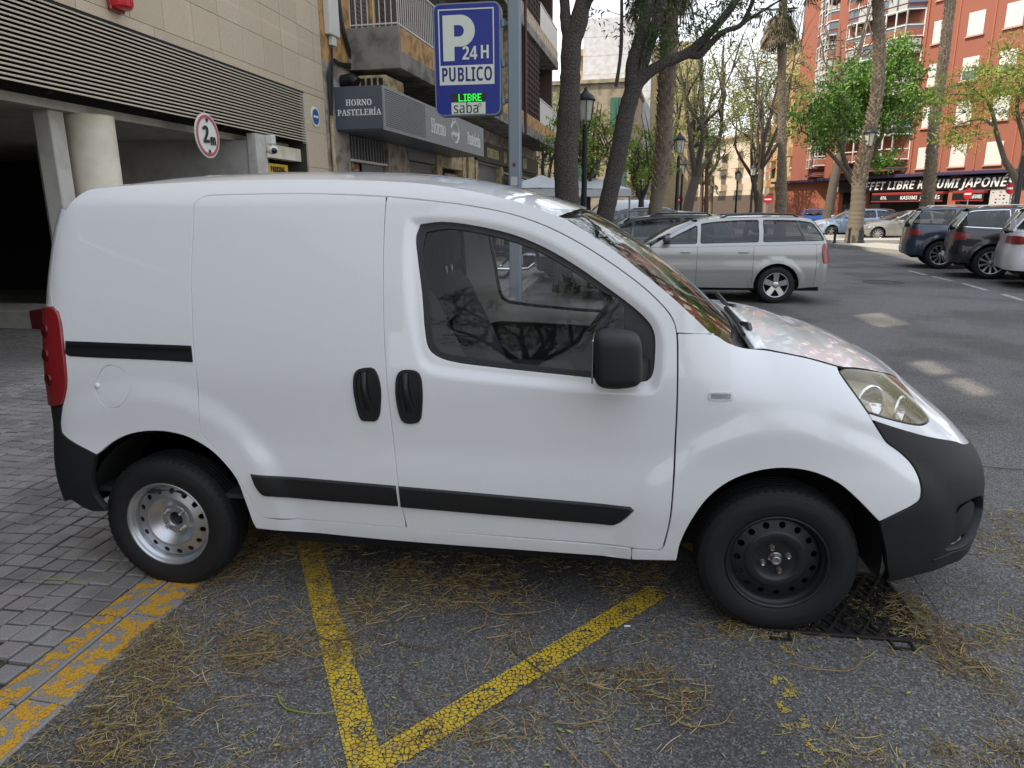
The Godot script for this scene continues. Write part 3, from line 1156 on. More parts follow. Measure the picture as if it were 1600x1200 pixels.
		put(b, "inner_shell", M.dark_void, root)

	# roof, screen, bonnet
	var b := Builder.new()
	var edge := []
	var bulge := []
	for q in [[-.385, 1.62], [-.34, 1.668], [-.30, 1.686], [-.246, 1.695], [-.162, 1.703], [0, 1.712], [.217, 1.720], [.435, 1.724], [.707, 1.722], [.976, 1.712], [1.239, 1.687], [1.36, 1.664], [1.490, 1.635], [1.610, 1.595], [1.662, 1.577]]:
		edge.append(h.at(q[0], q[1]))
		var t := clampf((q[0] - 0.9) / 0.76, 0, 1)
		bulge.append(Vector3(0.07 * t * t * t, lerpf(0.012, 0.052, clampf((q[0] + .45) / .4, 0, 1)) - 0.022 * t * t, 0))
	# finer along the length
	var e2 := []
	var b2 := []
	for k in edge.size() - 1:
		for j in 3:
			e2.append((edge[k] as Vector3).cubic_interpolate(edge[k + 1], edge[maxi(k - 1, 0)], edge[mini(k + 2, edge.size() - 1)], j / 3.0))
			b2.append((bulge[k] as Vector3).lerp(bulge[k + 1], j / 3.0))
	e2.append(edge[-1])
	b2.append(bulge[-1])
	across(b, e2, b2, 24, 2.6)
	put(b, "roof", M.white_paint, root)
	b = Builder.new()
	edge = []
	bulge = []
	var we := [[1.664, 1.574], [1.695, 1.560], [1.799, 1.497], [1.893, 1.434], [1.985, 1.364], [2.077, 1.291], [2.170, 1.209], [2.230, 1.150], [2.28, 1.105]]
	for k in we.size():
		var p := h.at(we[k][0], we[k][1])
		p.z -= 0.004
		edge.append(p)
		bulge.append(Vector3(0.075 + 0.03 * k / 8.0, 0.022, 0))
	across(b, edge, bulge, 24, 2.2)
	put(b, "windscreen", M.wind_glass, root)
	# black border of the screen and cowl tray
	b = Builder.new()
	edge = []
	bulge = []
	for q in [[2.24, 1.128, .0, .10], [2.30, 1.085, .01, .115], [2.40, 1.06, .02, .09], [2.475, 1.07, .025, .03]]:
		var p := h.at(q[0], q[1])
		p.z -= 0.02 + q[2]
		edge.append(p)
		bulge.append(Vector3(q[3], 0.02, 0))
	across(b, edge, bulge, 16, 2.2)
	put(b, "cowl_tray", M.black_plastic, root)
	for q in [[.50, -.05, 2.40], [-.08, -.62, 2.43]]:
		b = Builder.new()
		var p0 := Vector3(q[2] + .015, 1.095, q[0])
		var p1 := Vector3(q[2] + .0, 1.132, lerpf(q[0], q[1], .35))
		var p2 := Vector3(q[2] - .005, 1.150, q[1])
		b.tube([p0, p0.lerp(p1, .5) + Vector3(.01, .025, 0), p1, p2], [.014, .012, .010, .007], 8)
		var w := put(b, "wiper", M.black_plastic, root)
		b = Builder.new()
		b.tube([p1 + Vector3(-.02, -.012, .22), p1 + Vector3(-.01, 0, 0), p2 + Vector3(-.0, -.01, -.05)], .008, 6)
		put(b, "blade", M.rubber, w)
		b = Builder.new()
		b.lathe(p0 - Vector3(0, .03, 0), Vector3.UP, [Vector2(.024, 0), Vector2(.024, .03), Vector2(.018, .042), Vector2(0, .044)], 14)
		put(b, "pivot", M.black_plastic, w)
	b = Builder.new()
	edge = []
	bulge = []
	var hl := [[2.452, 1.100, .030], [2.47, 1.103, .030], [2.50, 1.102, .034], [2.544, 1.100, .038], [2.65, 1.089, .044], [2.766, 1.075, .047], [2.85, 1.06, .047], [2.926, 1.043, .046], [2.966, 1.036, .045], [3.03, 1.031, .043], [3.100, 1.022, .040], [3.2, 1.003, .036], [3.320, .979, .030], [3.41, .950, .024], [3.6, .948, .014], [3.8, .946, .005], [um, .944, 0.0]]
	for k in hl.size() - 1:
		for j in 4:
			var t := j / 4.0
			var uu: float = lerpf(hl[k][0], hl[k + 1][0], t)
			var p := h.at(uu, lerpf(hl[k][1], hl[k + 1][1], t))
			p.z = maxf(p.z - 0.003, 0.0)
			if k == 0 and j == 0:
				p.y -= 0.02
			edge.append(p)
			bulge.append(Vector3(0, lerpf(hl[k][2], hl[k + 1][2], t), 0))
	across(b, edge, bulge, 24, 2.4)
	put(b, "bonnet", M.white_paint, root)

	# wheels, arches, underbody
	for ax in 2:
		for side in [1.0, -1.0]:
			var x := 0.0 if ax == 0 else 2.513
			wheel(root, Vector3(x, .296, .735 * side), side, ax == 1, .300, .184, .165)
			b = Builder.new()
			var rows := []
			for z in [.856, .80, .52]:
				var row := []
				for k in 19:
					var a := PI * (k - 1.5) / 15.0
					var r := 0.405 if ax == 0 else 0.395
					row.append(Vector3(x + (.055 if ax == 0 else -.03) + cos(a) * (r - (.855 - z) * .02), maxf(.315 + sin(a) * r * 1.0, .375 if ax == 0 else .27), z * side - (.03 * side if z > .85 else 0.0)))
				rows.append(row)
			b.grid(rows, side > 0)
			var row2: Array = rows[2]
			var fan := row2.duplicate()
			if side < 0:
				fan.reverse()
			b.face(fan)
			put(b, "wheel_arch_liner", M.dark_void, root)
	b = Builder.new()
	b.box(Vector3(-.35, .20, -.50), Vector3(3.1, .30, .50))
	b.box(Vector3(.50, .22, -.74), Vector3(2.02, .31, .74))
	put(b, "underbody", M.dark_void, root)
	van_interior(root)

func handle(h: Hull, door: Node3D, outline: PackedVector2Array, side: float) -> void:
	outline = smooth(outline, 80, 4)
	var b := Builder.new()
	var mid := Vector2.ZERO
	for q in outline:
		mid += q
	mid /= outline.size()
	skin(b, h, outline, [inset(outline, .010)], 0.02, side, 0.009, 0.010)
	var o := put(b, "door_handle", M.black_plastic, door)
	b = Builder.new()
	skin(b, h, inset(outline, .009), [], 0.02, side, 0.0012, 0)
	put(b, "dish", M.black_plastic, o)
	b = Builder.new()
	var rows := []
	for k in 9:
		var t := k / 8.0
		var y := lerpf(mid.y + .088, mid.y - .062, t)
		var x := mid.x - .012 + .018 * t * t
		var out := .006 + .016 * sin(PI * minf(t * 1.05, 1.0))
		var p := h.at(x, y)
		var w := .013 + .006 * smoothstep(.75, 1.0, t)
		var row := []
		for q in [[-w, -.008], [-w, .6 * out], [-w * .6, out], [w * .6, out], [w, .6 * out], [w, -.008]]:
			row.append(Vector3(p.x + q[0], y, (p.z + q[1]) * side))
		rows.append(row)
	b.grid(rows, side > 0)
	put(b, "grip", M.black_plastic, o)

func moulding(h: Hull, door: Node3D, outline: PackedVector2Array, side: float) -> void:
	var b := Builder.new()
	skin(b, h, inset(outline, .006), [], 0.03, side, 0.012, 0)
	# sloping border
	var inn := inset(outline, .006)
	for ring in 1:
		var n := outline.size()
		var r0 := []
		var r1 := []
		for k in n + 1:
			var q := outline[k % n]
			var best := inn[0]
			for w in inn:
				if w.distance_squared_to(q) < best.distance_squared_to(q):
					best = w
			var a := h.at(q.x, q.y)
			var c := h.at(best.x, best.y) + h.normal(best.x, best.y) * .012
			r0.append(Vector3(a.x, a.y, a.z * side))
			r1.append(Vector3(c.x, c.y, c.z * side))
		b.grid([r0, r1], (side > 0) == Geometry2D.is_polygon_clockwise(outline))
	put(b, "side_moulding", M.black_plastic, door)

func headlamp(h: Hull, root: Node3D, lens: PackedVector2Array, side: float) -> void:
	var b := Builder.new()
	skin(b, h, inset(lens, .001), [inset(lens, .010)], 0.03, side, -0.002, 0.02)
	var o := put(b, "headlamp", M.black_plastic, root)
	b = Builder.new()
	skin(b, h, inset(lens, .004), [], 0.03, side, 0.001, 0)
	put(b, "lens", M.lamp_glass, o)
	b = Builder.new()
	skin(b, h, inset(lens, .004), [], 0.03, side, -0.065, 0)
	put(b, "housing", M.lamp_inner, o)
	# frame between the two reflectors
	b = Builder.new()
	var c1 := h.at(3.03, .945) - h.normal(3.03, .945) * .075
	var c2 := h.at(3.20, .905) - h.normal(3.20, .905) * .075
	var i := 0
	for c in [c1, c2]:
		var bb := Builder.new()
		var dir := Vector3(.55, .05, .83) if i == 0 else Vector3(.8, .0, .6)
		dir.z *= side
		var r := .062 if i == 0 else .052
		var prof := []
		for k in 9:
			var t := k / 8.0
			prof.append(Vector2(maxf(r * t, .004), .05 * t * t))
		bb.lathe(Vector3(c.x, c.y, c.z * side), dir, prof, 24)
		bb.lathe(Vector3(c.x, c.y, c.z * side), dir, [Vector2(r, .05), Vector2(r + .008, .052), Vector2(r + .010, .045)], 24)
		var rf := put(bb, "reflector", M.chrome, o)
		bb = Builder.new()
		bb.lathe(Vector3(c.x, c.y, c.z * side), dir, [Vector2(.010, 0), Vector2(.010, .03), Vector2(.006, .04), Vector2(0, .042)], 12)
		put(bb, "bulb", M.print_white, rf)
		i += 1

func tail_lamp(h: Hull, root: Node3D, lamp: PackedVector2Array, side: float) -> void:
	var b := Builder.new()
	skin(b, h, lamp, [], 0.03, side, 0.012, 0.03)
	var o := put(b, "tail_lamp", M.red_lens, root)
	for q in [[-.45, 1.13, .028], [-.45, 1.03, .028], [-.44, .93, .026]]:
		b = Builder.new()
		var p := h.at(q[0], q[1])
		var n := h.normal(q[0], q[1])
		p += n * .010
		b.lathe(Vector3(p.x, p.y, p.z * side), Vector3(n.x, n.y, n.z * side), [Vector2(q[2], 0), Vector2(q[2], .005), Vector2(q[2] * .8, .008), Vector2(0, .009)], 18)
		put(b, "lamp_cell", M.red_dark, o)

func mirror(h: Hull, door: Node3D, side: float) -> void:
	# rounded housing
	var b := Builder.new()
	var c := Vector3(1.892, 1.105, .965)
	var half := Vector3(.083, .096, .100)
	var rows := []
	for k in 17:
		var ph := PI * k / 16.0 - PI / 2
		var row := []
		for j in 33:
			var th := TAU * j / 32.0
			var d := Vector3(cos(ph) * cos(th), sin(ph), cos(ph) * sin(th))
			var e := 0.42
			var p := Vector3(signf(d.x) * pow(absf(d.x), e), signf(d.y) * pow(absf(d.y), e), signf(d.z) * pow(absf(d.z), e))
			# the back (front of the van) is more rounded and narrower
			if p.x > 0:
				p.y *= 1.0 - .10 * p.x
				p.z *= 1.0 - .12 * p.x
			p = c + p * half
			p.x += (p.y - c.y) * -.06
			row.append(Vector3(p.x, p.y, p.z * side))
		rows.append(row)
	b.grid(rows, side < 0)
	var o := put(b, "mirror", M.mirror_plastic if M.has("mirror_plastic") else M.bumper_plastic, door)
	b = Builder.new()
	b.cbox(Vector3(1.806, 1.03, .885 * side), Vector3(1.812, 1.18, 1.045 * side), .002)
	put(b, "mirror_glass", M.chrome, o)
	# arm to the door
	b = Builder.new()
	var a0 := h.at(1.975, 1.035)
	var rows2 := []
	for k in 6:
		var t := k / 5.0
		var p := Vector3(lerpf(1.915, 1.972, t), lerpf(1.035, 1.040, t), lerpf(.93, a0.z - .01, t))
		var hx := lerpf(.05, .04, t)
		var hy := lerpf(.030, .046, t)
		var row := []
		for j in 17:
			var an := TAU * j / 16.0
			row.append(Vector3(p.x + signf(cos(an)) * pow(absf(cos(an)), .6) * hx, p.y + signf(sin(an)) * pow(absf(sin(an)), .6) * hy, p.z * side))
		rows2.append(row)
	b.grid(rows2, side > 0)
	put(b, "mirror_arm", M.bumper_plastic, o)

# a wheel whose outer face looks along +z * side; origin at the hub
func wheel(root: Node3D, at: Vector3, side: float, black: bool, r: float, rr: float, width: float) -> void:
	var o := Node3D.new()
	o.name = "wheel"
	root.add_child(o, true)
	o.position = at
	if side < 0:
		o.rotation.y = PI
	var key := "wheel_%s" % black
	if not M.has(key):
		var w := width / 2
		var b := Builder.new()
		var prof := [Vector2(rr - .012, w - .030), Vector2(rr - .002, w - .012), Vector2(rr + .006, w - .004), Vector2(rr + .020, w + .003), Vector2(rr + .045, w + .009), Vector2(rr + .065, w + .008), Vector2(r - .036, w + .002), Vector2(r - .034, w + .003), Vector2(r - .028, w - .003), Vector2(r - .014, w - .010), Vector2(r - .005, w - .022), Vector2(r - .001, w - .040)]
		b.lathe(Vector3.ZERO, Vector3.BACK, prof, 72)
		# tread ribs with grooves
		var x := w - .040
		for k in 4:
			var x2 := x - (width - .08) / 4 + .007
			b.lathe(Vector3.ZERO, Vector3.BACK, [Vector2(r - .001, x), Vector2(r, x - .006), Vector2(r, x2 + .004), Vector2(r - .001, x2)], 72)
			b.lathe(Vector3.ZERO, Vector3.BACK, [Vector2(r - .001, x2), Vector2(r - .008, x2 - .0005), Vector2(r - .008, x2 - .0065), Vector2(r - .001, x2 - .007)], 72, false)
			x = x2 - .007
		b.lathe(Vector3.ZERO, Vector3.BACK, [Vector2(r - .001, x), Vector2(r - .008, x - .03), Vector2(rr + .03, -w), Vector2(rr - .02, -w + .02)], 72)
		# shoulder blocks
		for k in 60:
			var a := TAU * k / 60.0
			var d := Vector3(cos(a), sin(a), 0)
			var tg := Vector3(-sin(a), cos(a), 0) * (r * PI / 60.0 * .36)
			b.face([d * (r - .0125) + Vector3(0, 0, w - .0085) - tg, d * (r - .0125) + Vector3(0, 0, w - .0085) + tg, d * (r + .0008) + Vector3(0, 0, w - .036) + tg, d * (r + .0008) + Vector3(0, 0, w - .036) - tg])
			b.face([d * (r - .0125) + Vector3(0, 0, w - .0085) + tg, d * (r - .0125) + Vector3(0, 0, w - .0085) - tg, d * (r - .020) + Vector3(0, 0, w - .010) - tg, d * (r - .020) + Vector3(0, 0, w - .010) + tg])
		M[key + "_tyre"] = b.mesh()
		# rim: flange and well
		b = Builder.new()
		b.lathe(Vector3.ZERO, Vector3.BACK, [Vector2(rr + .004, w - .010), Vector2(rr + .007, w - .003), Vector2(rr + .003, w + .001), Vector2(rr - .003, w - .002), Vector2(rr - .006, w - .012), Vector2(rr - .010, w - .020), Vector2(rr - .016, w - .024), Vector2(rr - .019, w - .034), Vector2(rr - .022, w - .060), Vector2(rr - .03, w - .07), Vector2(rr - .032, -w + .02)], 64)
		M[key + "_rim"] = b.mesh()
		# disc with a ring of holes
		b = Builder.new()
		var nh := 15
		var ro := rr - .022
		var ri := rr - .066
		var rh := (ro + ri) / 2 + .002
		var hr := .0125
		var zo := w - .044
		var zi := w - .030
		for k in nh:
			var a0 := TAU * k / nh
			var a1 := TAU * (k + 1) / nh
			var am := (a0 + a1) / 2
			var ring_a := []
			var ring_b := []
			var ring_c := []
			for j in 25:
				var t := TAU * j / 24.0
				var q := Vector2(cos(t), sin(t))
				var m := maxf(absf(q.x), absf(q.y))
				var e := q / m
				var rad := lerpf(ri, ro, (e.x + 1) / 2)
				var ang := lerpf(a0, a1, (e.y + 1) / 2)
				ring_a.append(Vector3(cos(ang) * rad, sin(ang) * rad, lerpf(zi, zo, (rad - ri) / (ro - ri))))
				var pc := Vector2(cos(am), sin(am)) * rh + (Vector2(cos(am), sin(am)) * q.x + Vector2(-sin(am), cos(am)) * q.y) * hr
				var zz := lerpf(zi, zo, (pc.length() - ri) / (ro - ri))
				ring_b.append(Vector3(pc.x, pc.y, zz))
				ring_c.append(Vector3(pc.x, pc.y, zz - .006))
			b.grid([ring_a, ring_b])
			b.grid([ring_b, ring_c])
		if black:
			b.lathe(Vector3.ZERO, Vector3.BACK, [Vector2(ri, zi), Vector2(ri - .006, zi + .004), Vector2(ri - .014, zi + .006), Vector2(.088, zi + .006), Vector2(.080, zi + .002), Vector2(.072, zi - .006), Vector2(.050, zi - .008), Vector2(.030, zi - .008)], 48)
		else:
			b.lathe(Vector3.ZERO, Vector3.BACK, [Vector2(ri, zi), Vector2(ri - .006, zi + .003), Vector2(ri - .015, zi + .001), Vector2(.085, zi - .022), Vector2(.066, zi - .034), Vector2(.060, zi - .034), Vector2(.056, zi - .030), Vector2(.034, zi - .030), Vector2(.031, zi - .036), Vector2(.031, zi - .06)], 48)
		M[key + "_disc"] = b.mesh()
		b = Builder.new()
		if black:
			b.lathe(Vector3(0, 0, zi - .010), Vector3.BACK, [Vector2(.0275, 0), Vector2(.0275, .006), Vector2(.020, .008), Vector2(.019, .022), Vector2(.012, .024), Vector2(.011, .020), Vector2(0, .020)], 20)
		else:
			b.lathe(Vector3(0, 0, zi - .065), Vector3.BACK, [Vector2(.034, 0), Vector2(.031, .012), Vector2(.018, .020), Vector2(0, .021)], 20)
		M[key + "_hub"] = b.mesh()
		b = Builder.new()
		b.lathe(Vector3(0, 0, zi - (.010 if black else .032)), Vector3.BACK, [Vector2(.0125, 0), Vector2(.0125, .004), Vector2(.009, .006), Vector2(.0085, .018), Vector2(.006, .020), Vector2(.0055, .016), Vector2(0, .016)], 12)
		M[key + "_bolt"] = b.mesh()
		M[key] = true
	putm(M[key + "_tyre"], "tyre", M.rubber, o)
	var rim := putm(M[key + "_rim"], "rim", M.rim_black if black else M.rim_silver, o)
	putm(M[key + "_disc"], "disc", M.rim_black if black else M.rim_silver, o)
	putm(M[key + "_hub"], "hub", M.steel if black else M.black_plastic, o)
	for k in 4:
		var a := TAU * k / 4.0 + (.35 if black else .75)
		var bo := putm(M[key + "_bolt"], "bolt", M.steel if black and k % 2 == 0 else (M.rusty_steel if black else M.rim_silver), o)
		bo.position = Vector3(cos(a), sin(a), 0) * .049
	var bb := Builder.new()
	bb.lathe(Vector3(0, 0, -.04), Vector3.BACK, [Vector2(.0, .0), Vector2(.13, 0), Vector2(.13, .012), Vector2(.0, .012)], 32, false)
	put(bb, "brake", M.dark_void, o)

func van_interior(root: Node3D) -> void:
	var o := Node3D.new()
	o.name = "cabin"
	root.add_child(o)
	var b := Builder.new()
	b.box(Vector3(-.35, .42, -.78), Vector3(2.1, .44, .78))
	b.box(Vector3(2.10, .44, -.72), Vector3(2.13, 1.0, .72))
	put(b, "floor", M.inner_dark, o)
	b = Builder.new()
	b.box(Vector3(.86, .44, -.74), Vector3(.875, 1.10, .74))
	put(b, "bulkhead", M.inner_dark, o)
	# dashboard
	b = Builder.new()
	var rows := []
	for q in [[2.22, 1.06], [2.02, 1.10], [1.93, 1.09], [1.88, 1.03], [1.87, .92], [1.92, .80], [2.0, .62]]:
		var row := []
		for j in 9:
			var t := 1.0 - 2.0 * j / 8
			row.append(Vector3(q[0] + .03 * (1 - t * t), q[1], .74 * t))
		rows.append(row)
	b.grid(rows, false)
	put(b, "dashboard", M.dash, o)
	b = Builder.new()
	var rw := []
	for k in 9:
		var row := []
		for j in 13:
			var an := PI * j / 12.0
			row.append(Vector3(lerpf(1.86, 2.02, k / 8.0), 1.06 + sin(an) * (.10 - .02 * k / 8.0), -.37 + cos(an) * .17))
		rw.append(row)
	b.grid(rw)
	put(b, "instrument_hood", M.dash, o)
	# steering wheel
	b = Builder.new()
	var ctr := Vector3(1.80, 1.03, -.37)
	var ax := Vector3(-.82, .57, 0).normalized()
	var t2 := Vector3(0, 0, 1)
	var t1 := t2.cross(ax)
	var ring := []
	for k in 33:
		var an := TAU * k / 32.0
		ring.append(ctr + (t1 * cos(an) + t2 * sin(an)) * .185)
	b.tube(ring, .017, 10, false)
	var sw := put(b, "steering_wheel", M.dash, o)
	b = Builder.new()
	b.lathe(ctr - ax * .05, ax, [Vector2(.05, 0), Vector2(.085, .02), Vector2(.075, .045), Vector2(0, .055)], 20)
	for k in 3:
		var an := [0.0, 2.2, -2.2][k] as float
		b.tube([ctr - ax * .02, ctr + (t1 * -cos(an) + t2 * sin(an)) * .18], .018, 8)
	b.tube([ctr - ax * .04, ctr - ax * .3], .04, 10)
	put(b, "boss", M.dash, sw)
	b = Builder.new()
	b.tube([ctr - ax * .10 + Vector3(0, 0, .03), ctr - ax * .08 + Vector3(0, .05, .20)], [.012, .016], 8)
	put(b, "stalk", M.dash, sw)
	for z in [.38, -.38]:
		b = Builder.new()
		# backrest
		rows = []
		for k in 11:
			var t := k / 10.0
			var x := lerpf(1.22, .99, t)
			var y := lerpf(.72, 1.27, t)
			var w := .235 - .05 * t * t
			var dpt := .075 - .02 * t
			var row := []
			for j in 17:
				var an := TAU * j / 16.0
				row.append(Vector3(x + signf(cos(an)) * pow(absf(cos(an)), .7) * dpt * (1.0 if k > 0 and k < 10 else .5), y + .3 * cos(an) * dpt, z + signf(sin(an)) * pow(absf(sin(an)), .55) * w * (1.0 if k > 0 and k < 10 else .8)))
			rows.append(row)
		b.grid(rows)
		var row_top: Array = rows[10].slice(0, 16)
		b.face(row_top)
		var seat := put(b, "seat", M.seat_cloth, o)
		b = Builder.new()
		b.cbox(Vector3(1.14, .60, z - .25), Vector3(1.66, .76, z + .25), .05)
		put(b, "cushion", M.seat_cloth, seat)
		b = Builder.new()
		b.cbox(Vector3(.93, 1.315, z - .125), Vector3(1.03, 1.50, z + .125), .04)
		put(b, "headrest", M.seat_cloth, seat)
		for s in [-.06, .06]:
			b = Builder.new()
			b.tube([Vector3(.99, 1.25, z + s), Vector3(.98, 1.34, z + s)], .006, 6)
			put(b, "headrest_post", M.steel, seat)
	# B pillars
	for s in [1.0, -1.0]:
		b = Builder.new()
		b.grid([[Vector3(1.01, .42, .80 * s), Vector3(1.12, .42, .80 * s)], [Vector3(1.00, 1.0, .80 * s), Vector3(1.10, 1.0, .80 * s)], [Vector3(1.0, 1.62, .66 * s), Vector3(1.08, 1.62, .66 * s)]], s < 0)
		put(b, "pillar", M.inner_white, o)
	b = Builder.new()
	var e := []
	var bl := []
	for q in [[.9, 1.675], [1.24, 1.65], [1.49, 1.60], [1.62, 1.555]]:
		var p := van.at(q[0], q[1])
		p.z -= .03
		e.append(p)
		bl.append(Vector3(.04 if q[0] > 1.5 else 0.0, .01, 0))
	across(b, e, bl, 10, 2.4)
	put(b, "headlining", M.inner_dark, o)
# ------------------------------------------------------------------ parked cars
# A spec gives, in metres from the rear axle (x forwards) and the ground (y): lower outline, belt, roof edge, shut lines.
func car_spec(kind: String) -> Dictionary:
	match kind:
		"estate":
			return {wb = 2.58, hw = .885, h = 1.45, r = .315, rr = .205, nose = 3.50, tail = -.92, sill = .26, belt = [[-.87, 1.00], [-.3, .985], [.6, .965], [1.4, .945], [2.12, .935]], bonnet = [[2.12, .955], [2.4, .93], [2.8, .885], [3.1, .83], [3.32, .76]], nose_top = .72,
				roof = [[-.70, 1.365], [-.5, 1.405], [-.3, 1.432], [.2, 1.442], [.7, 1.435], [1.1, 1.405], [1.32, 1.372]], screen = [[1.36, 1.355], [1.7, 1.19], [2.1, .965]], back = [[-.73, 1.34], [-.82, 1.2], [-.88, 1.02]], shut = [-.62, .40, 1.33, 2.10, 3.05], pillars = [[.28, .07], [1.30, .055]], rails = true, spokes = 5, roofbulge = .035}
		"suv":
			return {wb = 2.67, hw = .91, h = 1.58, r = .365, rr = .245, nose = 3.48, tail = -.86, sill = .33, belt = [[-.86, 1.10], [-.3, 1.07], [.6, 1.03], [1.4, 1.01], [2.05, .995]], bonnet = [[2.05, 1.03], [2.4, 1.01], [2.8, .97], [3.1, .92], [3.30, .83]], nose_top = .80,
				roof = [[-.70, 1.50], [-.45, 1.54], [-.1, 1.56], [.4, 1.565], [.8, 1.55], [1.1, 1.52], [1.28, 1.49]], screen = [[1.32, 1.475], [1.65, 1.29], [2.03, 1.04]], back = [[-.74, 1.46], [-.83, 1.30], [-.88, 1.13]], shut = [-.52, .42, 1.38, 2.12, 3.0], pillars = [[.30, .08], [1.28, .06]], rails = true, spokes = 10, roofbulge = .035}
		"hatch":
			return {wb = 2.55, hw = .87, h = 1.46, r = .31, rr = .205, nose = 3.38, tail = -.72, sill = .25, belt = [[-.66, 1.02], [-.2, .985], [.6, .95], [1.4, .93], [2.1, .92]], bonnet = [[2.1, .95], [2.4, .93], [2.8, .88], [3.05, .82], [3.22, .75]], nose_top = .71,
				roof = [[-.52, 1.35], [-.3, 1.395], [0, 1.425], [.4, 1.44], [.8, 1.425], [1.1, 1.395], [1.28, 1.36]], screen = [[1.32, 1.345], [1.66, 1.18], [2.08, .96]], back = [[-.56, 1.32], [-.65, 1.18], [-.69, 1.04]], shut = [-.42, .42, 1.35, 2.12, 2.95], pillars = [[.22, .07], [1.28, .055]], rails = false, spokes = 5, roofbulge = .035}
		"coupe":
			return {wb = 2.58, hw = .88, h = 1.39, r = .315, rr = .215, nose = 3.44, tail = -.86, sill = .24, belt = [[-.78, .98], [-.2, .955], [.6, .935], [1.4, .915], [2.05, .905]], bonnet = [[2.05, .935], [2.4, .91], [2.8, .86], [3.1, .79], [3.28, .72]], nose_top = .69,
				roof = [[-.52, 1.21], [-.3, 1.28], [0, 1.34], [.4, 1.375], [.8, 1.365], [1.05, 1.335], [1.2, 1.305]], screen = [[1.24, 1.29], [1.62, 1.12], [2.03, .945]], back = [[-.56, 1.19], [-.72, 1.07], [-.80, 1.0]], shut = [-.45, .20, 1.42, 2.10, 3.0], pillars = [[.18, .09], [1.2, .05]], rails = false, spokes = 10, roofbulge = .035}
		_:
			return {wb = 3.0, hw = .95, h = 1.96, r = .33, rr = .205, nose = 3.75, tail = -1.0, sill = .30, belt = [[-.97, 1.15], [.6, 1.14], [1.6, 1.12], [2.55, 1.09]], bonnet = [[2.55, 1.12], [2.8, 1.09], [3.2, 1.0], [3.4, .93], [3.58, .83]], nose_top = .80,
				roof = [[-.92, 1.86], [-.7, 1.92], [-.3, 1.945], [.6, 1.95], [1.2, 1.94], [1.55, 1.90], [1.78, 1.85]], screen = [[1.82, 1.83], [2.2, 1.5], [2.53, 1.13]], back = [[-.94, 1.80], [-.97, 1.5], [-.98, 1.18]], shut = [-.6, .3, 1.5, 2.5, 3.3], pillars = [[1.45, 1.6]], rails = false, spokes = 5, roofbulge = .03, blind = true}

func pairs(a: Array) -> PackedVector2Array:
	var p := PackedVector2Array()
	for q in a:
		p.append(Vector2(q[0], q[1]))
	return p

